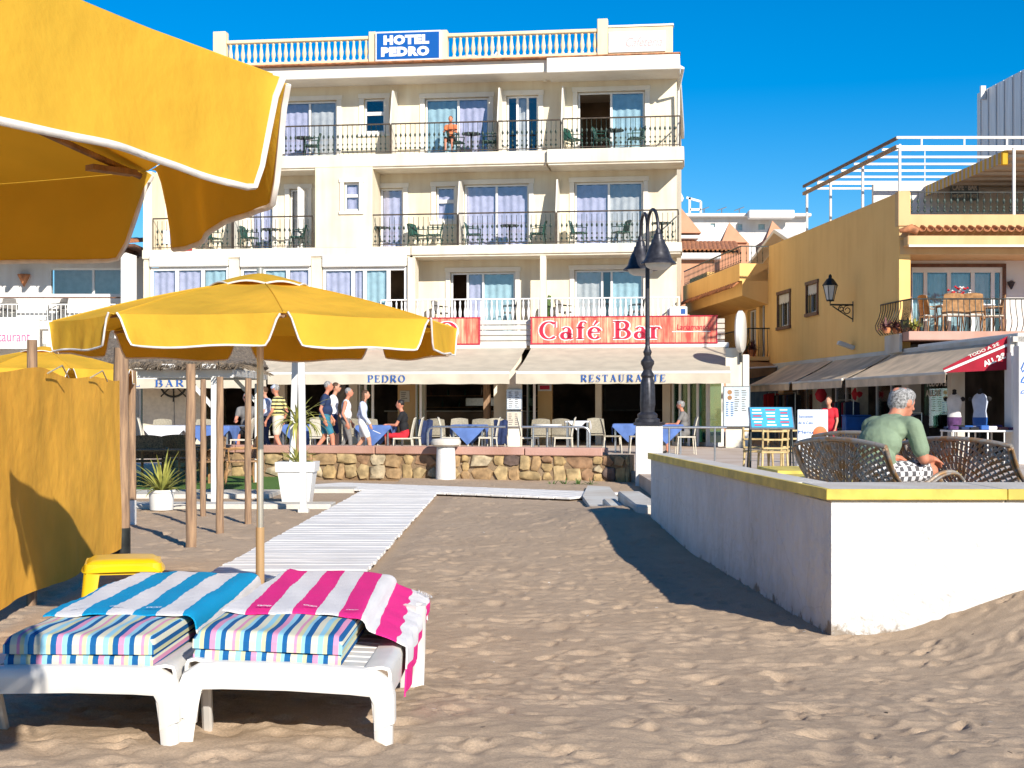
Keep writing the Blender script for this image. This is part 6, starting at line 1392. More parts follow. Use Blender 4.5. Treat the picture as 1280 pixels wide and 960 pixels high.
# lower side balcony with iron rail and pots
a, b = fx(931), fx(962); MB().box(a, b, -.75, -.002, 3.02, 3.16, .01).build('side_balcony', M['ochre'], yb); q = MB(); q.box(a, b, -.74, -.70, 4.10, 4.14); q.box(b-.03, b, -.72, 0, 4.10, 4.14); so = q.build('side_railing', M['iron'], yb)
bar = MB().tube([(0, 0, 0), (0, -.10, .25), (0, -.02, .6), (0, 0, .95)], .012, 5).mesh('baluster', M['iron'], 60)
for k in range(22): link('baluster', bar, so, Matrix.Translation((a+(b-a)*(k+.5)/22, -.72, 3.16)))
for k in range(5): link('baluster', bar, so, Matrix.Translation((b-.015, -.72+k*.16, 3.16)) @ Matrix.Rotation(R(90), 4, 'Z'))
Myb = MATW[yb.name]
for k, (xx, m_) in enumerate(((a+(b-a)*.35, 'leaf'), (a+(b-a)*.62, 'leaf'), (a+(b-a)*.88, 'leafred'))):
    w = Myb @ Vector((xx, -.5, 3.165)); t = thing('flower_pot', ['green plant in a terracotta pot deep on the small side balcony', 'green plant in a terracotta pot mid side balcony', 'dark red plant in a terracotta pot at the near end of the side balcony'][k], 'potted plant', w, 0, 'pots on the side balcony')
    MB().lathe([(.10, 0), (.15, .22), (.16, .24)], 12).build('pot', M['tile'], t, 40); o = blades(40, .42, 40+k, w=.03, up=.2); o.xf(Matrix.Translation((0, 0, .22))); o.build('foliage', M[m_], t, 60)
# front: recess wall, roof slab, parapet, terrace
def W(mb, nm, m_, sm=None, par=None):
    o = mb.build(nm, M[m_], par or yb, sm); o.data.transform(Myb.inverted()); return o
X0 = 9.94; XR = 21.0; YR = 39.6
def frx(px, Y=38): return (px-640)/FPX*Y
def frz(py, Y=38): return CAMZ+(HZ-py)/FPX*Y
h = (frx(1139, YR), frx(1253, YR), 3.36, frz(334, YR))
W(holed(X0-.14+.3, XR, 2.9, 5.6, YR, .2, [h]), 'balcony_wall', 'wallwhite')
wd_ = MB(); fr_ = [0, .16, .42, .68, .90, 1]
wz0, wz1 = h[2], h[3]
for f in fr_: xx = h[0]+(h[1]-h[0])*f; wd_.box(xx-.05, xx+.05, YR+.03, YR+.10, wz0, wz1)
wd_.box(h[0], h[1], YR+.031, YR+.099, wz1-.14, wz1-.001); wd_ = W(wd_, 'window', 'upvc')
for f0, f1, c in zip(fr_[:-1], fr_[1:], ('bluecur', 'bluecur', 'bluecur', 'greycur', None)):
    xa, xb = h[0]+(h[1]-h[0])*f0+.05, h[0]+(h[1]-h[0])*f1-.05; W(MB().box(xa, xb, YR+.06, YR+.068, wz0, wz1-.14), 'pane', 'glass', None, wd_)
    if c:
        G = [[(xa+(xb-xa)*i/16, YR+.25+.03*math.sin(i*1.5), wz0+(wz1-.16-wz0)*j/3) for j in range(4)] for i in range(17)]; W(MB().shell(G, .004), 'curtain', c, 60, wd_)
q = MB(); q.box(h[0]-.09, h[0], YR-.04, YR+.02, h[2], h[3]); q.box(h[1], h[1]+.09, YR-.04, YR+.02, h[2], h[3]); q.box(h[0]-.09, h[1]+.09, YR-.04, YR+.02, h[3], h[3]+.09); W(q, 'door_surround', 'eave')
W(MB().box(X0-.14, X0-.06, YR-.05, YR, 3.4, 5.5), 'corner_trim', 'eave')
W(MB().box(X0+.02, XR, 38.0, YR+.6, frz(318), frz(300), .01), 'roof_slab', 'ochrelit'); W(MB().box(X0+.1, XR, 37.55, 37.99, frz(309), frz(297), .02), 'roof_fascia', 'ochrelit')
W(MB().box(X0+.12, XR, 37.50, 37.549, frz(311), frz(308.5)), 'gutter_strip', 'white')
W(MB().box(X0, XR, 38.0, 38.25, frz(297)+.002, frz(268), .01), 'terrace_parapet', 'ochrelit'); W(MB().box(X0-.03, X0+.27, 37.96, 38.3, frz(268)-.3, ZT+.03, .01), 'parapet_pier', 'ochrelit')
for k in range(42):
    x = X0+.28+k*.205; G = []
    for i in range(7):
        an = PI+PI*i/6; G.append([(x+.085*math.cos(an), 37.58, frz(290)+.085*math.sin(an)+.05), (x+.085*math.cos(an), 38.0, frz(287)+.085*math.sin(an)+.12)])
    W(MB().shell(G, .02), 'roof_tile', 'tile', 60)
W(MB().tube([(X0-.1, 37.6, frz(291)), (X0+.2, 37.55, frz(288)), (X0+.35, 37.55, frz(292))], [.05, .11, .09], 8), 'corner_tile', 'tile', 60)
q = MB(); q.box(X0+.28, XR, 38.1, 38.14, frz(240), frz(239)); q.box(X0+.28, XR, 38.1, 38.14, frz(266), frz(265.4)); tr = W(q, 'terrace_railing', 'iron')
ib3 = iron_baluster(frz(240)-frz(266))
for k in range(60):
    o = link('baluster', ib3, tr); o.matrix_local = Myb.inverted() @ Matrix.Translation((X0+.35+k*.17, 38.12, frz(266)))
# bulging front balcony: slab, iron rail with belly bars
zb = frz(415, 37.4); bxL = frx(1136, 37.0)
W(MB().box(bxL, XR, 37.0, YR-.002, zb-.22, zb, .01), 'front_balcony_slab', 'pinkstone'); W(MB().box(X0-.1, bxL-.002, 37.6, YR-.002, zb-.5, zb-.02, .01), 'front_balcony_corner', 'conc')
zt = frz(374, 37.2); hb = zt-zb; q = MB(); q.tube([(X0-.15, 39.3, zt-.0), (X0+.0, 37.6, zt), (bxL+.1, 37.1, zt), (XR, 37.1, zt)], .02, 6); fr2 = W(q, 'front_railing', 'iron')
bb2 = MB().tube([(0, 0, 0), (0, -.13, hb*.18), (0, -.15, hb*.32), (0, -.05, hb*.58), (0, .0, hb*.8), (0, 0, hb)], .012, 5).mesh('baluster', M['iron'], 60)
for k in range(55):
    o = link('baluster', bb2, fr2); o.matrix_local = Myb.inverted() @ Matrix.Translation((bxL+.1+k*.145, 37.1, zb))
for k in range(8):
    f = k/8; o = link('baluster', bb2, fr2); o.matrix_local = Myb.inverted() @ Matrix.Translation((X0+(bxL+.1-X0)*f, 37.6-.5*f, zb)) @ Matrix.Rotation(R(-35), 4, 'Z')
for k in range(9):
    f = k/9; o = link('baluster', bb2, fr2); o.matrix_local = Myb.inverted() @ Matrix.Translation((X0-.15+.15*f, 39.3-1.7*f, zb)) @ Matrix.Rotation(R(-80), 4, 'Z')
for px, py in ((1120, 352), (1264, 355)):
    p = at(px, py, YR-.1); t = thing('wall_sconce', 'small black wall lamp %s the balcony window' % ('left of' if px < 1200 else 'right of'), 'wall lamp', p); MB().lathe([(.02, -.14), (.08, -.02), (.11, .05), (.03, .09), (0, .1)], 10, caps=False).build('shade', M['lampmetal'], t, 40); MB().box(-.03, .03, .02, .095, -.03, .06).build('bracket', M['lampmetal'], t)
protoC = chair('cane_chair', 'x', 'beigecotton', 'cane', W=.55, D=.5, Hs=.46, Hb=1.0, arms=True, group='cane chairs on the front balcony', aback='cane')
for px, Y, rz, lb in ((1166, 38.3, 100, 'cane chair left of the balcony flower table'), (1188, 37.9, 180, 'cane chair with back to the street, left of the flowers'), (1214, 37.9, 170, 'cane chair with back to the street, below the red flowers'), (1240, 38.2, -100, 'cane chair right of the balcony flower table')): put(protoC, px, Y, R(rz), lb, zb+.003)
p = at(1205, 395, 38.6); table('balcony table with pale cloth carrying red flowers', p.x, 38.6, zb+.003, 1.4, .8, .76, 'whitecloth', None, 0, group='ochre building balcony table', mleg='cane')
t = thing('flower_vase', 'red and pink flowers in a vase on the balcony table', 'flowers', (p.x-.1, 38.5, zb+.765)); MB().lathe([(.05, 0), (.08, .1), (.05, .18)], 10).build('vase', M['white'], t, 40); q = MB(); q2 = MB()
for k in range(40):
    a = rnd.uniform(0, 6.28); rr_ = rnd.uniform(.02, .34); z = .24+rnd.uniform(-.05, .22); (q if k % 2 else q2).lathe([(0, -.03), (.045, 0), (0, .04)], 6, (rr_*math.cos(a), rr_*math.sin(a)*.5, z), caps=False)
q.build('red_blooms', M['redcloth'], t, 60); q2.build('pale_blooms', M['whitecotton'], t, 60)
for k, (px, m_, lb) in enumerate(((1108, 'leafred', 'dark red balcony plant at the corner of the ochre building'), (1121, 'leafred', 'dark red balcony plant, second from the corner'), (1132, 'leafyel', 'yellow green agave behind the belly bars'), (1143, 'leafyel', 'bright agave at the start of the straight rail'))):
    p = at(px, 418, 37.75); t = thing('balcony_plant', lb, 'plant', (p.x, 37.75, zb-.015 if px < 1136 else zb+.003)); MB().lathe([(.09, 0), (.12, .12), (.12, .14)], 10).build('pot', M['tile'], t, 40); o = blades(34, .34, 60+k, w=.028, up=.2); o.xf(Matrix.Translation((0, 0, .12))); o.build('foliage', M[m_], t, 60)
# rooftop pergola, awning and sign
t = thing('roof_pergola', 'white steel pergola over the roof terrace', 'pergola', (X0, 38.1, ZT))
def wt(mb, nm, m_, sm=None): return mb.build(nm, M[m_], t, sm, world=True)
zp = frz(177); YB_ = 46.5; XLb = 9.94-.0919*(YB_-38)
for z in (zp-.12, zp+.12): wt(MB().box(X0-.05, XR, 38.05, 38.13, z-.03, z+.03), 'front_beam', 'white')
for k in range(9): x = X0+.6+k*1.1; wt(MB().box(x-.02, x+.02, 38.07, 38.11, zp-.089, zp+.089), 'beam_web', 'white')
wt(MB().bar((X0, 38.2, zp+.13), (XLb, YB_, zp+.13), .06, .08), 'side_beam', 'eave'); wt(MB().bar((X0, 38.2, zp-.10), (XLb, YB_, zp-.10), .07, .10), 'side_beam', 'cane')
for k in range(7): 
    Y = 39.3+k*1.15; xl = 9.94-.0919*(Y-38); wt(MB().bar((xl, Y, zp+.02), (xl+6.5, Y, zp+.02), .06, .06+.05*(k == 5)), 'rafter', 'white')
for Y in (38.1, 41.0, 43.9, 46.3): xl = 9.94-.0919*(Y-38)+.05; wt(MB().tube([(xl, Y, ZT+.002), (xl, Y, zp-.05)], .04, 8), 'post', 'white', 50)
wt(MB().tube([(frx(1269), 38.1, frz(268)), (frx(1269), 38.1, zp-.15)], .045, 8), 'post', 'white', 50)
M['strval'] = stripes('yellow_grey_stripe', [(0, (.55, .36, .06)), (.5, (.42, .40, .40))], 'X', .36, bump=0)
t = thing('roof_awning', 'yellow striped roof awning under the pergola at the right', 'awning', (frx(1262), 38.4, frz(188))); G = []
A = Vector((frx(1262), 38.3, frz(185))); B = at(1150, 236, 46.0)
G = [[tuple(A.lerp(B, i/10)+Vector((6*j/4, 0, .0)) - Vector((A.x, 38.4, frz(188)))) for j in range(5)] for i in range(11)]; MB().shell(G, .01).build('canopy', M['awn2'], t, 60)
d_ = (B-A); Lq = d_.length; q = MB(); q.box(0, Lq, -.015, .015, -.30, .0); o = q.build('valance', M['strval'], t); ax = d_.normalized(); sy = Vector((0, 0, 1)).cross(ax).normalized(); sz_ = ax.cross(sy); Mr = Matrix((ax, sy, sz_)).transposed().to_4x4(); o.matrix_local = Matrix.Translation(A-Vector((A.x, 38.4, frz(188)))) @ Mr
MB().box(-.1, .05, -.16, -.02, -.32, .02, .01).build('end_cap', M['fabric'], t)
for k in range(7): f = (k+.5)/7; p = A.lerp(B, f)-Vector((A.x, 38.4, frz(188))); MB().box(p.x, p.x+6, p.y-.03, p.y+.03, p.z-.1, p.z-.03).build('support_bar', M['conc'], t)
tw = thing('terrace_wall', 'white rear wall of the roof terrace behind the iron railing', 'wall', (frx(1220, 45), 45.5, 6.11)); MB().box(-3.0, 6, 0, .2, 0, 2.2, .01).build('panel', M['wallwhite'], tw); q = MB(); q.prism([(-3.0, -.02, 0), (-1.6, -.02, 0), (-1.6, -.02, 1.3), (-3, -.02, .7)], (0, -1.2, 0)); q.build('stair_cheek', M['wallwhite'], tw); MB().box(-1.4, -.9, -.05, -.001, .5, 1.1).build('dark_opening', M['dark'], tw)
p = at(1206, 238, 45.2); s = thing('terrace_sign', 'faded dark sign reading CAFE BAR on the roof terrace', 'sign', p); w = 17.5/FPX*45.2; MB().box(-w, w, 0, .06, -.30, .28, .01).build('board', mat('faded_teal', (.16, .22, .26), .6, .15, 4), s)
for tx, zc, hh_ in (('CAFE · BAR', .10, .20), ('MONTE Y SOL', -.17, .10)): q = MB(); put_text(q, sans(tx, .3, .01), (0, -.004, zc), (1, 0, 0), (0, 0, 1), w*1.8, hh_, lift=.004); q.build('lettering', M['white'], s)
p = at(1156, 225, 47); t = thing('tv_antenna', 'thin television antenna standing on the roof terrace', 'antenna', (p.x, 47, 6.1)); zt2 = at(1156, 186, 47).z-6.1
MB().tube([(0, 0, 0), (0, 0, zt2)], .02, 6).build('mast', M['steel'], t); MB().tube([(-.45, 0, zt2-.06), (.45, 0, zt2-.02)], .012, 5).build('boom', M['steel'], t)
for k in range(7): MB().tube([(-.4+k*.13, -.22+.015*k, zt2-.055+.006*k), (-.4+k*.13, .22-.015*k, zt2-.055+.006*k)], .008, 4).build('element', M['steel'], t)
for k, (px, py) in enumerate(((880, 262), (902, 260), (924, 261))):
    p = at(px, 268, 121); t = thing('tv_antenna', ['leftmost tiny antenna on the distant white block', 'middle tiny antenna on the distant white block', 'rightmost tiny antenna on the distant white block'][k], 'antenna', (p.x, 121, p.z)); MB().tube([(0, 0, -.1), (0, 0, .5)], .05, 5).build('mast', M['steel'], t); MB().tube([(-.4, 0, .3), (.4, 0, .6)], .04, 5).build('boom', M['steel'], t)
# wall lantern and floodlight on the flank
Yl = fY(1066); pL = at(1067, 390, Yl); dirL = Vector((-.9958, -.0915, 0))
t = thing('wall_lantern', 'black wrought iron wall lantern on the ochre flank wall', 'wall lamp', pL); k_ = FPX/Yl; Lb = 30/k_
MB().box(-.03, .0, -.05, .05, -.28, .30, .01).build('wall_plate', M['iron'], t); MB().tube([(0, 0, .20), dirL*Lb+Vector((0, 0, .20)), dirL*Lb+Vector((0, 0, .32))], .025, 6).build('bracket_arm', M['iron'], t, 60)
q = MB()
for cx, cz, r0 in ((.25, .05, .13), (.48, .09, .09)): q.tube([dirL*(Lb*cx*1.1+r0*math.cos(a)*(.4+.6*i/20))+Vector((0, 0, cz+r0*math.sin(a)*(.4+.6*i/20))) for i, a in enumerate([2*PI*1.3*j/20 for j in range(21)])], .014, 5)
q.tube([Vector((0, 0, -.22)), dirL*Lb*.45+Vector((0, 0, -.04)), dirL*Lb*.9+Vector((0, 0, .16))], .018, 5); q.build('scroll', M['iron'], t, 60)
c = dirL*Lb; c = (c.x, c.y, .32); q = MB(); q.lathe([(.10, 0), (.19, .42)], 6, c, caps=False); q.build('glass_body', M['glasslamp'], t)
q = MB(); q.lathe([(.11, -.02), (.11, .02)], 6, c)
for k in range(6): a = 2*PI*k/6; q.tube([(c[0]+.10*math.cos(a), c[1]+.10*math.sin(a), c[2]), (c[0]+.195*math.cos(a), c[1]+.195*math.sin(a), c[2]+.42)], .012, 5)
q.build('lantern_frame', M['iron'], t); MB().lathe([(.23, .42), (.21, .45), (.10, .60), (.05, .63), (.05, .68), (.03, .72), (0, .75)], 8, c, caps=False).build('lantern_roof', M['iron'], t, 30)
p = at(1068, 433, fY(1066)); t = thing('floodlight', 'grey floodlight on the ochre wall above the shop awning', 'floodlight', p); MB().obox((-.25, -.05, .03), Vector((.22, 0, -.08)), (0, .14, 0), (.02, 0, .05), .01).build('housing', M['conc'], t); MB().box(-.06, .0, -.03, .03, -.1, .02).build('bracket', M['conc'], t)
# ------------------------------------------------------------------ ground floor shop with awnings along the street side
sh = thing('souvenir_shop', 'shaded shop front below the awnings of the ochre building', 'shop', FO, FA)
def SX(Y): return (38-Y)/.9958
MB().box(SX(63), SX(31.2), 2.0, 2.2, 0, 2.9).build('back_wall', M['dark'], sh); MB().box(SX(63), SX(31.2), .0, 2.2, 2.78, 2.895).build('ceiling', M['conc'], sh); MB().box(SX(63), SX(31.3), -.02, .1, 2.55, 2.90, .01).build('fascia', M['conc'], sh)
MB().box(SX(36.95), SX(31.2), .101, 9, 2.60, 2.97, .01).build('front_block', M['wallwhite'], sh)
for Y, w, m_ in ((31.4, .35, 'wallwhite'), (37.5, .5, 'conc'), (41.5, .5, 'beigecotton'), (45.0, .9, 'beigecotton'), (49.0, .6, 'ochrelit'), (34.6, .25, 'conc')): MB().box(SX(Y)-w/2, SX(Y)+w/2, -.03, .3, 0, 2.56, .01).build('pier', M[m_], sh)
for Y0, Y1 in ((38.3, 40.6), (42.3, 44.2), (46.2, 48.2)):
    q = MB(); xa, xb = SX(Y1), SX(Y0)
    for x in (xa, (xa+xb)/2, xb): q.box(x-.04, x+.04, .3, .36, FZ, 2.4)
    q.box(xa, xb, .301, .359, 2.3, 2.4); o = q.build('shop_door', M['upvc'], sh); MB().box(xa, xb, .32, .33, FZ, 2.3).build('pane', M['glass'], o)
xa, xb = SX(36.9), SX(35.2); q = MB(); q.box(xa, xb, .24, .27, .9, 2.2); q.build('shop_window', M['gglass'], sh); MB().box(xa-.05, xb+.05, .28, .33, .5, 2.3).build('window_back', M['dark'], sh)
def shop_text(nm, txt, Y, z, w, h_, m_, y=.235):
    q = MB(); put_text(q, sans(txt, .3, .012), (SX(Y), y, z), (1, 0, 0), (0, 0, 1), w, h_, lift=.004); q.build(nm, M[m_], sh)
shop_text('window_lettering', 'TODO A 2€', 36.0, 2.0, 1.5, .17, 'conc'); shop_text('window_lettering', 'ALL 2€', 36.3, 1.76, .95, .17, 'conc')
def flank_awning(label, Y0, Y1, m_='awn2', out=1.3, ztop=2.80, zed=2.12):
    t = thing('shop_awning', label, 'awning', FO, FA, 'shop awnings of the ochre building'); xa, xb = SX(Y1), SX(Y0); G = []
    for i in range(17):
        G.append([(xa+(xb-xa)*i/16, -out*j/6, ztop-(ztop-zed)*j/6-.03*math.sin(PI*j/6)) for j in range(7)])
    MB().shell(G, .006).build('canopy', M[m_], t, 60); G = []
    for i in range(41): G.append([(xa+(xb-xa)*i/40, -out-.01+.012*math.sin(i*.9)*j/3, zed-.20*j/3) for j in range(4)])
    MB().shell(G, .005).build('valance', M[m_], t, 60); MB().box(xa, xb, -out-.03, -out+.03, zed-.02, zed+.04, .01).build('front_bar', M['conc'], t)
    for x in (xa+.3, xb-.3): MB().tube([(x, -.02, ztop-.15), (x+.1, -out*.5, ztop-.45), (x, -out, zed)], .022, 6).build('folding_arm', M['white'], t, 50)
    return t
flank_awning('long taupe shop awning nearest the viewer, with a white patch', 31.6, 38.3); flank_awning('middle taupe shop awning along the ochre building', 38.6, 43.2); flank_awning('far taupe shop awning below the side balcony', 43.5, 48.5)
# red end flap of the near awning, hanging below its sloping edge
YE = 31.45; A = at(1181, 466, YE); B = at(1264, 431, YE); Cq = at(1264, 462, YE)
t = thing('red_awning_flap', 'dark red awning end flap with white ALL 2€ lettering at the shop corner', 'awning', B); c0 = MATW[t.name].translation.copy()
q = MB(); q.prism([A-c0, Cq-c0, B-c0], (0, .02, 0)); fl = q.build('flap', M['maroon'], t); e = (B-A).normalized(); up_ = Vector((-e.z, 0, e.x))
q = MB(); q.prism([A-c0+up_*.06, B-c0+up_*.06, B-c0+up_*.20, A-c0+up_*.10], (0, .02, 0)); q.build('upper_strip', M['maroon'], t); MB().bar(A-c0+up_*.03, B-c0+up_*.03, .05, .05).build('edge_bar', M['white'], t)
q = MB(); put_text(q, sans('ALL 2€', .3, .014), A.lerp(B, .70)-c0-up_*.15, e, up_, .50, .13, lift=.01); q.build('lettering', M['white'], fl); q = MB(); put_text(q, sans('TODO A 2€', .3, .01), A.lerp(B, .62)-c0+up_*.125, e, up_, .7, .07, lift=.01); q.build('strip_lettering', M['conc'], fl)
p = at(1273, 500, 30.9); t = thing('corner_pillar', 'pale corner pillar of the shop at the right edge with blue graffiti', 'pillar', (p.x+.05, 30.7, FZ)); MB().box(-.16, .22, -.15, .2, 0, 2.45, .01).build('shaft', M['wallwhite'], t)
for z, s_ in ((2.0, .16), (1.75, .12), (1.5, .07)): q = MB(); put_text(q, squiggle(int(z*10), 2), (.02, -.152, z), (1, 0, 0), (0, 0, 1), .3, s_*1.4, lift=.003); q.build('graffiti', M['bluebox'], t)
# goods
def torso(label, px, Y, mtop, mlow):
    p = at(px, 500, Y); t = thing('mannequin', label, 'mannequin', (p.x, Y, FZ), R(-30), 'shop mannequins')
    MB().lathe([(.0, .72), (.15, .74), (.165, .9), (.16, .96)], 18, sy=.62, caps=False).build('skirt_form', M[mlow], t, 60); MB().lathe([(.16, .955), (.135, 1.10), (.17, 1.28), (.18, 1.36), (.12, 1.45), (.06, 1.49)], 18, sy=.62, caps=False).build('vest', M[mtop], t, 60)
    MB().lathe([(.06, 1.47), (.045, 1.53), (.05, 1.58), (0, 1.60)], 12, caps=False).build('neck', M['blackcotton'], t, 60)
    for s in (-1, 1): MB().lathe([(0, -.06), (.055, -.03), (.06, .02), (0, .06)], 10, (s*.19, 0, 1.37), caps=False).build('shoulder', M['blackcotton'], t, 60)
    MB().tube([(0, 0, 0), (0, 0, .74)], .02, 8).build('stand', M['iron'], t); MB().lathe([(.18, 0), (.17, .02), (.02, .04)], 14).build('stand_foot', M['iron'], t)
torso('left black mannequin wearing a white vest and dark bottom', 1193, 33.8, 'whitecotton', 'purple'); torso('right black mannequin wearing a white vest and blue bottom', 1225, 32.6, 'paleblue', 'letterblue')
p = at(1224, 550, 31.5); t = thing('display_table', 'white framed shop table piled with folded goods', 'table', (p.x, 31.3, FZ)); MB().box(-.75, .7, -.4, .5, .66, .70, .005).build('table_top', M['white'], t)
for x in (-.72, -.4, .0, .35, .67):
    MB().box(x-.015, x+.015, -.38, -.35, 0, .66).build('leg', M['white'], t); MB().box(x-.015, x+.015, .45, .48, 0, .66).build('leg', M['white'], t)
gm = ['purple', 'navy', 'blackcotton', 'letterblue', 'whitecotton', 'leafred']
for k in range(14):
    o = MB().box(-.09, .09, -.12, .12, 0, .05+.05*rnd.random(), .015).build('folded_garment', M[gm[k % 6]]); o.matrix_world = Matrix.Translation((p.x-.64+.205*(k % 7), 31.2+.3*(k//7), FZ+.703)) @ Matrix.Rotation(rnd.uniform(-.25, .25), 4, 'Z'); tag(o, 'folded garment lying on the white shop table', 'garment', 'folded garments on the shop table')
def rack(label, px, Y, ms, n=9, L=.9, Ht=1.45, ln=.7):
    p = at(px, 500, Y); t = thing('clothes_rack', label, 'clothes rack', (p.x, Y, FZ), FA); MB().tube([(-L/2, 0, 0), (-L/2, 0, Ht), (L/2, 0, Ht), (L/2, 0, 0)], .015, 6).build('rack_frame', M['steel'], t)
    for k in range(n):
        x = -L/2+L*(k+.5)/n; G = [[(x+.01*math.sin(i+k), -.2+.4*i/5*(1), Ht-.03-.10*abs(i/5-.5)-(ln*j/4)+.0) for j in range(5)] for i in range(6)]; MB().shell(G, .03).build('garment', M[ms[k % len(ms)]], t, 60)
rack('rack of purple scarves behind the seated man', 1141, 36.4, ['purple', 'blackcotton', 'purple', 'lilac'], 10, 1.2, 1.05, .75); rack('rack of dark clothes deep under the shop awning', 984, 46.5, ['blackcotton', 'greycotton', 'leafred', 'navy'], 9, 1.8, 1.65); rack('rack with red garments by the shop door', 965, 48.5, ['redcloth', 'redcloth', 'maroon'], 5, .8, 1.7); rack('rack of mixed clothes left of the seated man', 1056, 41.5, ['blackcotton', 'maroon', 'greycotton', 'navy', 'gplastic'], 9, 1.5, 1.4)
p = at(1068, 520, 40.5); t = thing('goods_bin', 'bright blue bin of goods under the awning', 'bin', (p.x, 40.3, FZ)); MB().box(-.33, .33, -.25, .25, 0, .95, .02).build('bin_body', M['bluebox'], t); MB().box(-.35, .35, -.27, .27, .951, .99, .01).build('rim', M['letterblue'], t)
for k, (px, Y) in enumerate(((1021, 44), (1066, 42))):
    p = at(px, 500, Y); o = MB().lathe([(0, -.2), (.14, -.1), (.18, .05), (.1, .2), (0, .22)], 12, caps=False).build('red_bag', M['redcloth'], None, 60); o.location = (p.x, Y-.6, 1.75); tag(o, ['red bag hanging deep under the shop awning', 'red bag hanging near the blue bin'][k], 'bag')
# sloping menu stand, bamboo chairs, white A-board
p = at(964, 545, 22); t = thing('menu_stand', 'sloping blue menu stand in front of the bamboo chairs', 'menu stand', (p.x, 22, FZ)); 
MB().obox((0, 0, 1.0), (.33, 0, 0), Vector((0, .10, .16)), Vector((0, -.015, .01)), .004).build('sloped_panel', M['steel'], t); MB().obox((0, -.022, 1.014), (.31, 0, 0), Vector((0, .092, .148)), Vector((0, -.002, .0015))).build('menu_sheet', mat('blue_menu_print', (.06, .36, .60), .35, .1, 3), t)
for k in range(6):
    zz = -.115+k*.045
    for c in range(3):
        o = MB().obox((-.21+c*.2, -.026+.62*zz, 1.016+zz), (.05+.03*rnd.random(), 0, 0), Vector((0, .53*.010, .85*.010)), Vector((0, -.001, .0007))).build('printed_line', M['letterwhite' if (k+c) % 3 else 'redcloth'], t)
for s in (-1, 1): MB().tube([(s*.3, .0, .92), (s*.33, -.1, 0)], .014, 6).build('leg', M['iron'], t); MB().tube([(s*.3, .05, 1.0), (s*.33, .25, 0)], .014, 6).build('leg', M['iron'], t)
protoY = chair('bamboo_chair', 'x', 'bamboo', 'bamboo', W=.44, D=.42, Hs=.46, Hb=.84, group='bamboo chairs by the menu stand', legr=.02, slats=True)
for px, Y, rz, lb in ((948, 24.5, 160, 'bamboo chair left of the menu stand'), (966, 24.0, 180, 'bamboo chair directly behind the menu stand'), (982, 24.8, 200, 'bamboo chair between the menu stand and the white board')): put(protoY, px, Y, R(rz), lb)
p = at(1016, 545, 20.5); t = thing('standing_board', 'white standing board with blue writing and a picture of food', 'sign', (p.x, 20.5, FZ)); w = 19/FPX*20.5; MB().box(-w, w, 0, .03, .3, 1.13, .006).build('board', mat('pale_board', (.70, .76, .80), .4, .04, 3), t)
for z, s_, x in ((1.03, 'Especialidades', -.09), (.95, 'de la Casa', -.10), (.82, 'Menu', -.1)): q = MB(); put_text(q, sans(s_, .1), (x, -.004, z), (1, 0, 0), (0, 0, 1), .2, .045, lift=.003); q.build('lettering', M['letterblue'], t)
MB().lathe([(0, .02), (.085, .015), (.10, 0)], 18, caps=False).xf(Matrix.Translation((.10, -.002, .80)) @ Matrix.Rotation(R(90), 4, 'X')).build('food_picture', M['orangecloth'], t, 60)
for s in (-1, 1): MB().box(s*w*.9-.015, s*w*.9+.015, .0, .03, 0, .3).build('leg', M['white'], t); MB().bar((s*w*.9, .03, 1.0), (s*w*.9, .35, 0), .02, .02).build('stay', M['white'], t)
# brown awning beside the hotel corner
t = thing('brown_awning', 'small brown awning between the hotel and the ochre building', 'awning', at(960, 470, 52)); c0 = MATW[t.name].translation; A = at(905, 437, 53)-c0; B = at(935, 442, 53)-c0; Cq = at(993, 457, 50)-c0; D = at(900, 462, 48)-c0
G = [[A.lerp(B, i/6).lerp(D.lerp(Cq, i/6), j/6) for j in range(7)] for i in range(7)]; MB().shell(G, .01).build('canopy', M['awnbrown'], t, 60); G = [[D.lerp(Cq, i/6)+Vector((0, 0, -.45*j/3*(1-.6*i/6))) for j in range(4)] for i in range(7)]; MB().shell(G, .008).build('valance', M['awnbrown'], t, 60); MB().tube([D, Cq], .03, 6).build('front_bar', M['white'], t)
# ------------------------------------------------------------------ buildings in the distance
def ZP(py, Y): return CAMZ+(HZ-py)/FPX*Y
def XP(px, Y): return (px-640)/FPX*Y
Y = 78; t = thing('salmon_house', 'salmon pink house with pyramid roofs behind the hotel corner', 'building', (XP(870, Y), Y, 0))
def wt(mb, nm, m_, sm=None): return mb.build(nm, M[m_], t, sm, world=True)
x0, x1 = XP(820, Y), XP(893, Y); z1 = ZP(325, Y)
hl = [(XP(843, Y), XP(847, Y), ZP(352, Y), ZP(336, Y))]
wt(holed(x0, x1, 0, z1, Y, .3, hl), 'wall', 'salmon'); wt(MB().box(x0, x1, Y+.31, Y+14, 0, z1), 'rear_block', 'salmon'); wt(MB().box(hl[0][0], hl[0][1], Y+.1, Y+.2, hl[0][2], hl[0][3]), 'window', 'upvc'); wt(MB().box(x0, x1+.3, Y-.4, Y+14, z1, z1+.35, .05), 'cornice', 'wallwhite')
wt(MB().box(XP(862, Y)-.01, x1+3, Y+1.5, Y+14, 0, z1-.4), 'side_block', 'salmon')
for k in range(15):
    x = x0+1+k*(XP(925, Y)-x0-1)/15; G = []
    for i in range(6):
        a = PI*i/5; G.append([(x+.16*math.cos(a), Y-.5, z1+.42+.1*math.sin(a)), (x+.16*math.cos(a)+.5, Y+4, z1+1.35+.1*math.sin(a))])
    wt(MB().shell(G, .04), 'roof_tile', 'tile', 60)
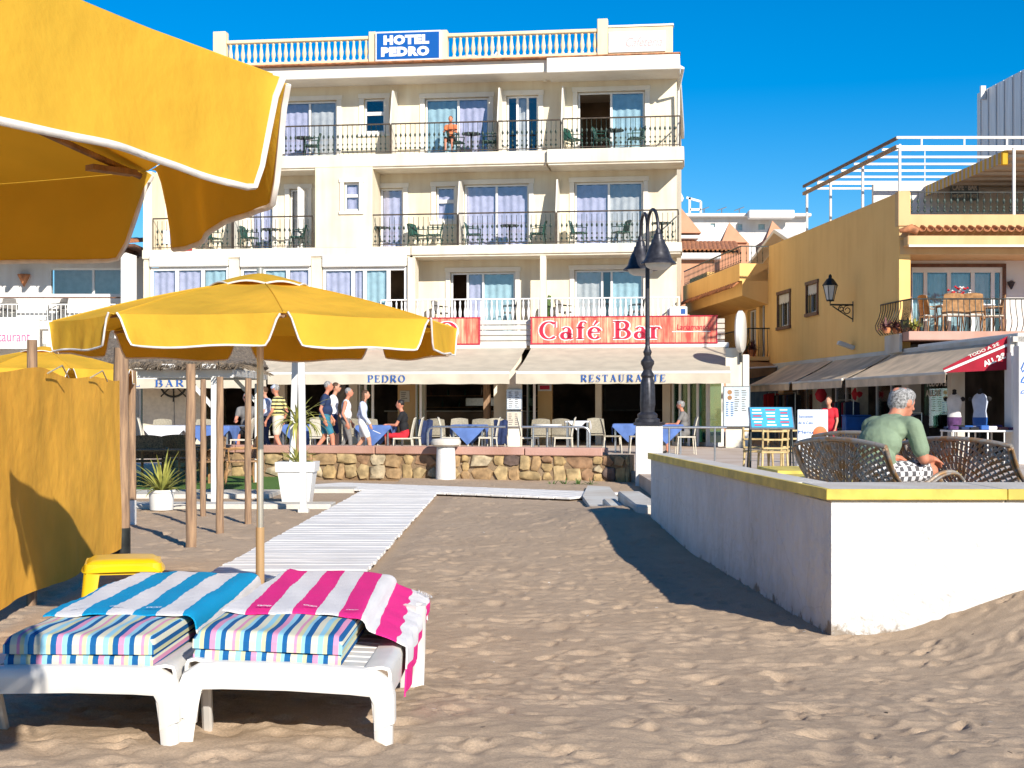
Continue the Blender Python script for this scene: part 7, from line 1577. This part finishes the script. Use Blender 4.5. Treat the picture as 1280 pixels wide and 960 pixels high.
q = MB(); q.prism([(x0+.8, Y-.3, z1+.36), (XP(925, Y), Y-.3, z1+.36), (XP(925, Y)+.4, Y+4, z1+1.25), (x0+1.2, Y+4, z1+1.25)], (0, 0, -.1)); wt(q, 'roof_deck', 'tile')
wt(MB().box(XP(826, Y+3), XP(872, Y+3), Y+4.3, Y+9, z1, ZP(296, Y+3)), 'tower', 'salmon'); wt(MB().box(XP(822, Y+3), XP(877, Y+3), Y+4.0, Y+9.3, ZP(296, Y+3), ZP(291, Y+3), .05), 'tower_cornice', 'wallwhite')
def pyr(pxl, pxr, pyb, pxt, pyt, Y_, nm='pyramid_roof'):
    a, b, z0, zt_ = XP(pxl, Y_), XP(pxr, Y_), ZP(pyb, Y_), ZP(pyt, Y_); d = (b-a); wt(MB().add([(a, Y_, z0), (b, Y_, z0), (b, Y_+d, z0), (a, Y_+d, z0), (XP(pxt, Y_), Y_+d/2, zt_)], [(0, 1, 4), (1, 2, 4), (2, 3, 4), (3, 0, 4), (3, 2, 1, 0)]), nm, 'salmon')
pyr(826, 877, 291, 849, 250, Y+4); pyr(902, 935, 303, 914, 276, Y+10); wt(MB().box(XP(900, 88), XP(937, 88), 88.2, 92, 4, ZP(303, 88)), 'turret', 'salmon'); pyr(958, 988, 298, 968, 274, Y+12); wt(MB().box(XP(958, 90), XP(990, 90), 90.2, 94, 4, ZP(298, 90)), 'turret', 'salmon')
wt(MB().lathe([(.12, 0), (.2, .2), (.05, .5), (0, .8)], 8, (XP(849, 84), 83.4, ZP(251, 83)), caps=False), 'finial', 'wallwhite', 60)
Y = 120; t = thing('white_apartment_block', 'distant white apartment block behind the salmon turrets', 'building', (XP(930, Y), Y, 0))
hl = [(XP(948, Y), XP(956, Y), ZP(287, Y), ZP(280, Y)), (XP(888, Y), XP(894, Y), ZP(284, Y), ZP(279, Y)), (XP(922, Y), XP(928, Y), ZP(288, Y), ZP(280, Y))]
wt(holed(XP(800, Y), XP(1009, Y), 0, ZP(272, Y), Y, .4, hl), 'wall', 'wallwhite'); wt(MB().box(XP(800, Y), XP(1009, Y), Y+.41, Y+14, 0, ZP(272, Y)), 'rear_block', 'wallwhite'); wt(MB().box(XP(800, Y), XP(1012, Y), Y-.8, Y+15, ZP(272, Y), ZP(268, Y), .05), 'roof_edge', 'wallwhite'); wt(MB().box(XP(932, Y), XP(988, Y), Y-1.8, Y-.81, ZP(276, Y), ZP(266, Y), .05), 'roof_canopy', 'wallwhite')
for h_ in hl: o = wt(MB().box(h_[0], h_[1], Y+.2, Y+.3, h_[2], h_[3]), 'window', 'bluecur')
q = MB()
for a, b in (((858, 247), (876, 252)), ((876, 252), (876, 268)), ((862, 262), (876, 262)), ((862, 247), (862, 268))): q.bar(at(a[0], a[1], Y+2), at(b[0], b[1], Y+2), .18, .18)
wt(q, 'roof_frame', 'white')
t = thing('grey_clad_tower', 'tall grey sheet clad block behind the roof terrace', 'building', (16, 47, 0)); gx = lambda Y: 16.05-.0919*(Y-45)
q = MB(); q.prism([(gx(49.7), 49.7, 0), (gx(40), 40, 0), (gx(40)+8, 40, 0), (gx(49.7)+8, 49.7, 0)], (0, 0, 11.95)); wt(q, 'wall', 'greyclad')
for k in range(14): Yk = 49.4-k*.62; wt(MB().box(gx(Yk)-.035, gx(Yk)-.004, Yk-.03, Yk+.03, 5, 11.93), 'sheet_seam', 'greyclad')
for Yk in (48.9, 45.4): wt(MB().box(gx(Yk)-.2, gx(Yk)-.04, Yk-.02, Yk+.12, 11.6, 12.05), 'white_bracket', 'white')
# ------------------------------------------------------------------ cast iron benches on the plaza
def bench(label, x, y, z, ang, group='cast iron lattice benches'):
    """local x along the bench, +y towards the sitter's front"""
    t = thing('iron_bench', label, 'bench', (x, y, z), ang, group); Wd = 1.05
    def S(u, v):                              # backrest surface: u across -1..1, v up 0..1; reclined, hollow, arched top
        top = .86-.05*abs(u)**2.2; zz = .40+(top-.40)*v; return Vector((u*Wd/2*(1+.03*v), -.26-.14*v+.07*u*u*(1-.3*v), zz))
    fr = MB(); fr.tube([S(-1+2*i/30, 1) for i in range(31)], .019, 7); fr.tube([S(-1, i/8) for i in range(9)], .016, 6); fr.tube([S(1, i/8) for i in range(9)], .016, 6); fr.tube([S(-1+2*i/30, 0) for i in range(31)], .016, 6); fr.build('back_frame', M['castiron'], t, 60)
    lt = MB()
    def P(rho, th): return (rho*math.cos(th)*1.02, .0+rho*math.sin(th)*1.02)
    def seg(pts, r):
        out = []
        for a, b in pts:
            if -1 <= a <= 1 and 0 <= b <= 1: out.append(S(a, b))
            else:
                if len(out) > 1: lt.tube(out, r, 5)
                out = []
        if len(out) > 1: lt.tube(out, r, 5)
    def E(rho, th): return (.0+rho*math.cos(th), rho*1.25*math.sin(th))
    for ri in range(12):
        rho = .10+ri*.095; n = 34
        seg([E(rho, PI*i/n) for i in range(n+1)], .0072)
    for ri in range(11):
        rho = .10+ri*.095; ns = 7+4*ri
        for k in range(ns):
            th = PI*(k+.5*(ri % 2))/ns; a, b = E(rho, th), E(rho+.0625, th+.07), 
            seg([E(rho, th), E(rho+.05, th+.5/ns*1.2), E(rho+.095, th+.0)], .0088)
            seg([E(rho, th), E(rho+.05, th-.5/ns*1.2), E(rho+.095, th-.9/ns)], .007)
    lt.build('back_lattice', M['castiron'], t, 60)
    st = MB()
    for k in range(9): yy = -.22+k*.062; st.bar((-Wd/2+.02, yy, .40-.02*math.sin(PI*k/8)), (Wd/2-.02, yy, .40-.02*math.sin(PI*k/8)), .046, .02, c=.005)
    st.build('seat_slats', M['castiron'], t)
    for s in (-1, 1):
        ar = MB(); xx = s*Wd/2
        sp = [(-.36, .80), (-.30, .66), (-.22, .56), (-.10, .51), (.02, .54), (.16, .61), (.28, .62), (.35, .57), (.33, .49), (.26, .47), (.22, .51)]
        def cat(pts, m=5):
            out = []; Q = [pts[0]]+pts+[pts[-1]]
            for i in range(1, len(Q)-2):
                for k in range(m):
                    f = k/m; a, b, c, d = [Vector(q) for q in Q[i-1:i+3]]; out.append(.5*((2*b)+(c-a)*f+(2*a-5*b+4*c-d)*f*f+(3*b-a-3*c+d)*f**3))
            return out+[Vector(pts[-1])]
        ar.tube([(xx, p.x, p.y) for p in cat(sp)], .018, 7); ar.tube([(xx+.035*s, p.x, p.y-.01) for p in cat(sp[:8])], .012, 6)
        for (cy, cz, r0, tn, a0) in ((.12, .50, .085, 1.4, 0), (-.06, .44, .07, -1.3, 2), (.24, .43, .06, 1.2, 1), (-.2, .47, .06, 1.3, 3)):
            ar.tube([(xx, cy+r0*(1-.7*i/24)*math.cos(a0+tn*2*PI*i/24), cz+r0*(1-.7*i/24)*math.sin(a0+tn*2*PI*i/24)) for i in range(25)], .010, 5)
        ar.build('armrest', M['castiron'], t, 60)
        lg = MB(); lg.tube([(xx, p.x, p.y) for p in cat([(.26, .42), (.29, .28), (.24, .14), (.30, 0)])], .019, 7); lg.build('leg', M['castiron'], t, 60)
        lg = MB(); lg.tube([(xx, p.x, p.y) for p in cat([(-.26, .42), (-.27, .26), (-.24, .14), (-.33, 0)])], .019, 7); lg.build('leg', M['castiron'], t, 60)
    return t
Fd = Vector((math.cos(R(25)), math.sin(R(25)), 0)); bang = math.atan2(Fd.y, Fd.x)-PI/2     # local +y -> Fd
BZ = .27
struct(MB().box(2.28, 9, 9.81, 24, FZ-.02, BZ-.001).build('plaza_floor', M['pave']))
def benchpos(nx, ny): c = Vector((nx, ny, 0))+Vector((-Fd.y, Fd.x, 0))*.525+Fd*.36; return c.x, c.y
b1 = benchpos(2.66, 10.6); bench('iron lattice bench the man in the green shirt sits on', b1[0], b1[1], BZ, bang)
b2 = benchpos(3.56, 10.8); bench('iron lattice bench right of the seated man at the picture edge', b2[0], b2[1], BZ, bang+.1)
b3 = benchpos(3.5, 13.9); bench('iron lattice bench mostly hidden behind the seated man', b3[0], b3[1], BZ, bang+.25)
for k in range(7):
    p = at(1012+k*9+rnd.uniform(-2, 2), 601, 13.1+rnd.uniform(-.3, .3)); o = MB().lathe([(0, -.03), (.05, -.02), (.065, .01), (.04, .045), (0, .05)], 9, caps=False, sx=rnd.uniform(.8, 1.3)).build('white_stone', M['wallwhite'], None, 60); o.location = (p.x, p.y, .745+.03); tag(o, 'white pebble lying on the yellow step behind the bench', 'stone', 'white pebbles behind the bench')

# ------------------------------------------------------------------ people
def capsule(mb, a, b, r0, r1, n=12):
    a, b = Vector(a), Vector(b); d = b-a; L = d.length; d = d.normalized() if L > 1e-6 else Vector((0, 0, 1)); P = []; rs = []
    for i in range(5): f = math.cos(PI/2*(1-i/4)); P.append(a-d*r0*math.sqrt(max(0, 1-f*f))); rs.append(max(.0015, r0*f))
    for i in range(5): f = math.cos(PI/2*i/4); P.append(b+d*r1*math.sqrt(max(0, 1-f*f))); rs.append(max(.0015, r1*f))
    mb.tube(P, rs, n)
def ellipsoid(mb, c, rad, rot=None, n=14, m=9):
    V = []; rot = rot or Matrix.Identity(3); c = Vector(c); F = []
    for i in range(m+1):
        th = PI*i/m; s_ = max(.02, math.sin(th))
        for k in range(n): ph = 2*PI*k/n; V.append(c+rot @ Vector((rad[0]*s_*math.cos(ph), rad[1]*s_*math.sin(ph), -rad[2]*math.cos(th))))
    for i in range(m):
        for k in range(n): F.append((i*n+k, i*n+(k+1) % n, (i+1)*n+(k+1) % n, (i+1)*n+k))
    F += [tuple(range(n))[::-1], tuple(m*n+k for k in range(n))]; mb.add(V, F)
def person(label, prims, loc, rz, voxel=.016, smooth=5, cat='person', scale=1.0):
    """one continuous skin grown round tapered limbs; each face takes the material of the limb or garment it lies on"""
    mb = MB()
    for p in prims:
        if p[0] == 'c': capsule(mb, p[1], p[2], p[3], p[4])
        else: ellipsoid(mb, p[1], p[2], p[3])
    me = mb.mesh('tmp', M['skin']); ob = bpy.data.objects.new('tmp', me); C.objects.link(ob)
    rm = ob.modifiers.new('r', 'REMESH'); rm.mode = 'VOXEL'; rm.voxel_size = voxel; sm = ob.modifiers.new('s', 'SMOOTH'); sm.iterations = smooth; sm.factor = .5
    dg = bpy.context.evaluated_depsgraph_get(); nm = bpy.data.meshes.new_from_object(ob.evaluated_get(dg)); bpy.data.objects.remove(ob)
    keys = []
    for p in prims:
        if p[-1] not in keys: keys.append(p[-1])
    nm.materials.clear()
    for k in keys: nm.materials.append(M[k])
    n = len(nm.polygons); cen = np.empty(n*3); nm.polygons.foreach_get('center', cen); cen = cen.reshape(-1, 3); best = np.full(n, 1e9); idx = np.zeros(n, int)
    for p in prims:
        if p[0] == 'c':
            a, b = np.array(p[1]), np.array(p[2]); d = b-a; L2 = max(1e-9, d @ d); tt = np.clip((cen-a) @ d/L2, 0, 1); dist = np.linalg.norm(cen-a-tt[:, None]*d, axis=1)-(p[3]+(p[4]-p[3])*tt)
        else:
            rot = np.array(p[3]) if p[3] is not None else np.eye(3); q = (cen-np.array(p[1])) @ rot/np.array(p[2]); k = np.linalg.norm(q, axis=1); dist = (k-1)*min(p[2])*1.0
        w = dist < best; best[w] = dist[w]; idx[w] = keys.index(p[-1])
    nm.polygons.foreach_set('material_index', idx.astype(np.int32)); nm.polygons.foreach_set('use_smooth', np.ones(n, bool)); nm.update()
    o = link('person', nm); o.matrix_world = Matrix.Translation(Vector(loc)) @ Matrix.Rotation(rz, 4, 'Z') @ Matrix.Scale(scale, 4); nm.name = 'person'
    return tag(o, label, cat)
def head(c, hair, skin='skin', long=False, fwd=(0, 1, 0), cap=None, bald=False, glasses=False):
    f = Vector(fwd).normalized(); rt = f.cross(Vector((0, 0, 1))).normalized(); up = rt.cross(f); c = Vector(c); rot = [[rt[i], f[i], up[i]] for i in range(3)]; rm = Matrix(rot)
    W = lambda a, b, d: tuple(c+rt*a+f*b+up*d)
    pr = [('e', tuple(c), (.074, .092, .108), rm, skin), ('e', W(0, .03, -.055), (.052, .062, .058), rm, skin), ('c', W(0, .09, .0), W(0, .108, -.022), .011, .014, skin), ('c', W(-.02, .088, -.055), W(.02, .088, -.055), .008, .008, 'skinred')]
    for s in (-1, 1): pr += [('e', W(s*.077, -.005, -.005), (.013, .022, .032), rm, skin), ('e', W(s*.03, .084, .018), (.014, .008, .008), rm, 'blackcotton' if glasses else 'sole')]
    if glasses: pr += [('c', W(-.05, .088, .018), W(.05, .088, .018), .016, .016, 'blackcotton')]
    if cap: pr += [('e', W(0, -.005, .045), (.084, .10, .075), rm, cap), ('c', W(-.03, .09, .05), W(.03, .13, .04), .018, .014, cap)]
    if bald: pr += [('e', W(0, -.045, -.005), (.082, .062, .075), rm, hair), ('e', W(.055, -.005, .02), (.03, .055, .05), rm, hair), ('e', W(-.055, -.005, .02), (.03, .055, .05), rm, hair), ('e', W(0, .02, .058), (.070, .074, .050), rm, hair), ('e', W(0, -.03, .03), (.082, .080, .070), rm, hair), ('e', W(0, -.062, .058), (.040, .040, .036), rm, 'skinred')]
    else: pr += [('e', W(0, -.022, .035), (.082, .088, .088), rm, hair)]
    if long: pr += [('c', W(-.04, -.06, 0), W(-.04, -.07, -.16), .05, .035, hair), ('c', W(.04, -.06, 0), W(.04, -.07, -.16), .05, .035, hair)]
    return pr
def hand(w, d, palm_n, skin='skin', L=.17, curl=.5):
    """palm and five fingers leaving the wrist w along d; palm faces palm_n"""
    w, d, pn = Vector(w), Vector(d).normalized(), Vector(palm_n).normalized(); s = d.cross(pn).normalized(); pr = [('c', tuple(w), tuple(w+d*.055), .028, .030, skin)]
    for i, (o, l_) in enumerate(((-.030, .85), (-.010, .98), (.011, 1.0), (.030, .80))):
        b = w+d*.075+s*o; e1 = b+(d*math.cos(curl*.5)+pn*math.sin(curl*.5))*.042*l_; e2 = e1+(d*math.cos(curl*1.4)+pn*math.sin(curl*1.4))*.036*l_; pr += [('c', tuple(w+d*.04+s*o*.8), tuple(b), .013, .011, skin), ('c', tuple(b), tuple(e1), .0105, .0095, skin), ('c', tuple(e1), tuple(e2), .0095, .008, skin)]
    b = w+d*.02-s*.028; e = b+(d*.6-s*.7+pn*.3).normalized()*.042; pr += [('c', tuple(b), tuple(e), .013, .011, skin), ('c', tuple(e), tuple(e+(d*.9-s*.2+pn*.3).normalized()*.032), .011, .009, skin)]
    return pr
def walker(top, low, hair, skin='skin', stride=.24, sleeve=.5, shorts=True, belly=0.0, female=False, capm=None, lean=.03, headkw={}, arm=.10, tank=False, bare=False, stripes_=None):
    pr = []; sh = .175 if not female else .155; hp = .09
    z = lambda v: v
    pr += [('e', (0, .0, .97), (.155 if not female else .165, .115+belly*.4, .13), None, low), ('e', (0, .01+belly*.3, 1.10), (.15+belly*.3, .11+belly, .15), None, top), ('e', (0, .015, 1.29), (sh-.005, .115+belly*.3, .17), None, top), ('c', (-sh+.02, 0, 1.405), (sh-.02, 0, 1.405), .062, .062, top), ('c', (0, .01, 1.42), (0, .035+lean, 1.53), .052, .048, skin)]
    for s, ph in ((1, 1), (-1, -1)):
        ky, ay, az = (.16, .20, .10) if ph > 0 else (.00, -.26, .16); ky *= stride/.24; ay *= stride/.24
        hip, kn, an = (s*hp, 0, .93), (s*hp, ky, .52), (s*hp*.9, ay, az); pr += [('c', hip, kn, .088, .060, skin if bare else low if not shorts else skin), ('c', kn, an, .056, .036, skin if shorts else low), ('c', an, (s*hp*.95, ay+.15, az-.055 if ph > 0 else az-.09), .034, .026, 'sole')]
        if shorts: mid = tuple(Vector(hip).lerp(Vector(kn), .72)); pr += [('c', hip, mid, .100, .085, low)]
        sd, el, wr = (s*(sh+.005), 0, 1.40), (s*(sh+.06), -ph*arm*.7-.03, 1.12), (s*(sh+.05), -ph*arm+.10, .90)
        pr += [('c', sd, el, .048, .038, skin), ('c', el, wr, .037, .026, skin)]+hand(wr, (0, .25, -1), (-s, 0, 0), skin)
        if not tank: m2 = tuple(Vector(sd).lerp(Vector(el), min(1, sleeve*1.2))); pr += [('c', sd, m2, .062, .054, top)]
        if sleeve > 1: pr += [('c', el, tuple(Vector(el).lerp(Vector(wr), .85)), .05, .04, top)]
    pr += head((0, .055+lean, 1.635), hair, skin, cap=capm, **headkw)
    return pr
def sitter(top, low, hair, skin='skin', headkw={}, lean=.0, armfwd=.3, sleeve=.5, hz_=.5, long=False):
    pr = [('e', (0, -.02, hz_+.05), (.17, .14, .12), None, low), ('e', (0, lean*.4, hz_+.22), (.145, .115, .16), None, top), ('e', (0, lean*.8, hz_+.42), (.165, .12, .17), None, top), ('c', (-.15, lean, hz_+.52), (.15, lean, hz_+.52), .06, .06, top), ('c', (0, lean+.01, hz_+.54), (0, lean+.05, hz_+.65), .05, .047, skin)]
    for s in (-1, 1):
        hip, kn, an = (s*.09, 0, hz_), (s*.12, .42, hz_+.02), (s*.12, .40, .09); pr += [('c', hip, kn, .085, .062, low), ('c', kn, an, .055, .036, skin), ('c', an, (s*.12, .54, .04), .034, .026, 'sole')]
        sd, el, wr = (s*.175, lean, hz_+.51), (s*.23, lean+.12, hz_+.26), (s*.15, lean+armfwd+.05, hz_+.27); pr += [('c', sd, el, .047, .038, skin), ('c', el, wr, .037, .026, skin), ('c', sd, tuple(Vector(sd).lerp(Vector(el), sleeve)), .06, .052, top)]+hand(wr, (0, 1, -.1), (0, 0, -1), skin)
    return pr+head((0, lean+.065, hz_+.755), hair, skin, **headkw)
def at_px(px, Y, z=FZ): return ((px-640)/FPX*Y, Y, z)
rgt = R(-90)
M['yblack'] = stripes('yellow_black_stripe', [(0, (.72, .62, .26)), (.55, (.03, .03, .03))], 'Z', .085, bump=0)
person('man in navy polo and teal shorts walking right', walker('navy', 'tealshort', 'hairgrey', 'skinred', belly=.05), at_px(406, 33.0), rgt+.15, .018, scale=1.01)
person('woman with sunglasses half hidden behind the man in navy', walker('whitecotton', 'navy', 'hairbrown', 'skin', female=True, stride=.15, headkw={'glasses': True}), at_px(416, 33.7), rgt, .018, scale=1.0)
person('older woman in white vest walking between the man in navy and the girl', walker('whitecotton', 'greycotton', 'hairgrey', 'skinred', female=True, tank=True, shorts=False, belly=.03, stride=.16, arm=.05), at_px(432, 33.0), rgt+.1, .018, scale=.925)
person('girl with brown hair in pale blue shirt carrying a paper', walker('paleblue', 'whitecotton', 'hairbrown', 'skin', female=True, sleeve=1.2, stride=.26, arm=-.12, headkw={'long': True}), at_px(453, 32.8), rgt, .018, scale=.895)
o = MB().box(-.09, .09, -.06, .06, -.005, .005).build('paper_leaflet', M['whitecotton']); q = at(471, 540, 32.6); o.matrix_world = Matrix.Translation(q) @ Matrix.Rotation(.4, 4, 'Y'); tag(o, 'white folded leaflet in the hand of the walking girl', 'leaflet')
person('man in pale cap and yellow black striped shirt walking left', walker('yblack', 'beigecotton', 'hairgrey', 'skinred', capm='paleblue', stride=.16, belly=.05), at_px(348, 33.2), R(70), .018, scale=.97)
person('person in pale blue shirt beside the man in the striped shirt', walker('paleblue', 'navy', 'hairbrown', 'skin', stride=.12, shorts=False), at_px(334, 33.9), R(85), .018, scale=.95)
0 and person('child in orange half hidden behind the two women', walker('orangecloth', 'navy', 'hairbrown', 'skin', stride=.18), at_px(443, 33.8), rgt, .018, scale=.78)
person('dark haired woman in black top seated at the blue table', sitter('blackcotton', 'redcloth', 'hairblack', 'skinred', lean=.05), at_px(506, 35.2), R(85), .018)
person('old man in grey shirt seated by the glass doors', sitter('greycotton', 'greycotton', 'hairgrey', 'skinred', lean=.02, headkw={'bald': True}), at_px(855, 37.3), R(75), .018)
person('man with sunglasses seated deep inside the bar', sitter('greycotton', 'blackcotton', 'hairgrey', 'skinred', headkw={'glasses': True}), at_px(309, 35.4), R(180), .018, scale=1.12)
0 and person('person in black leaning over the counter inside the restaurant', walker('blackcotton', 'blackcotton', 'hairblack', 'skin', shorts=False, sleeve=.9, stride=.1), at_px(473, 41.0), rgt, .018)
person('person in a red dress standing beside the white board', walker('redcloth', 'redcloth', 'hairbrown', 'skin', female=True, stride=.06, shorts=True), at_px(1037, 30.5), R(150), .018, scale=.80)
pb = hw(hx(564, .5), .5, Z3+.005); person('person in an orange top sitting behind the top floor railing', sitter('orangecloth', 'blackcotton', 'hairbrown', 'skinred', lean=.04), pb, R(170), .018, scale=.92)
# the man on the bench, seen from behind: rounded back, arm on his thigh, check shorts
def checkmat():
    m, n, l, b = nmat('checked_cotton'); tc = n.new('ShaderNodeTexCoord'); ck = n.new('ShaderNodeTexChecker'); ck.inputs['Scale'].default_value = 26; ck.inputs['Color1'].default_value = (.70, .68, .68, 1); ck.inputs['Color2'].default_value = (.10, .095, .10, 1)
    l.new(tc.outputs['Object'], ck.inputs['Vector']); l.new(ck.outputs['Color'], b.inputs['Base Color']); b.inputs['Roughness'].default_value = .9; return m
M['check'] = checkmat()
hs0 = .5
pr = [('e', (0, -.03, hs0+.03), (.19, .15, .13), None, 'check'), ('e', (0, -.02, hs0+.13), (.18, .14, .13), None, 'sage'), ('e', (0, .05, hs0+.25), (.185, .135, .14), None, 'sage'), ('e', (0, .125, hs0+.34), (.19, .13, .11), None, 'sage'), ('c', (-.17, .19, hs0+.385), (.17, .19, hs0+.385), .068, .068, 'sage'), ('c', (-.06, .19, hs0+.41), (.06, .19, hs0+.41), .058, .058, 'sage'), ('c', (0, .21, hs0+.40), (0, .275, hs0+.50), .066, .062, 'skinred')]
for s in (-1, 1):
    hip, kn, an = (s*.10, .0, hs0+.01), (s*.17, .43, hs0+.03), (s*.16, .42, .09); pr += [('c', hip, tuple(Vector(hip).lerp(Vector(kn), .78)), .105, .092, 'check'), ('c', tuple(Vector(hip).lerp(Vector(kn), .6)), kn, .07, .062, 'skinred'), ('c', kn, an, .057, .036, 'skinred'), ('c', an, (s*.17, .56, .04), .036, .028, 'sole')]
    sd, el, wr = (s*.205, .19, hs0+.37), (s*.26, .24, hs0+.13), (s*.17, .44, hs0+.125)
    pr += [('c', sd, el, .054, .044, 'skinred'), ('c', el, wr, .042, .029, 'skinred'), ('c', sd, tuple(Vector(sd).lerp(Vector(el), .70)), .070, .066, 'sage')]+hand(wr, (-.15*s, 1, -.25), (0, -.2, -1), 'skinred', curl=.7)
hd_ = head((0, 0, 0), 'hairgrey', 'skinred', fwd=(.15, 1, -.25), bald=True); K = 1.08; off = Vector((0, .315, hs0+.555))
for p in hd_: pr.append(('c', tuple(Vector(p[1])*K+off), tuple(Vector(p[2])*K+off), p[3]*K, p[4]*K, p[5]) if p[0] == 'c' else ('e', tuple(Vector(p[1])*K+off), tuple(v*K for v in p[2]), p[3], p[4]))
mp_ = Vector((b1[0], b1[1], 0))+Vector((Fd.y, -Fd.x, 0))*.05-Fd*.05
man = person('balding grey haired man in sage green t-shirt sitting on the iron bench', pr, (mp_.x, mp_.y, .35), bang+.20, .0085, 4, scale=1.0)
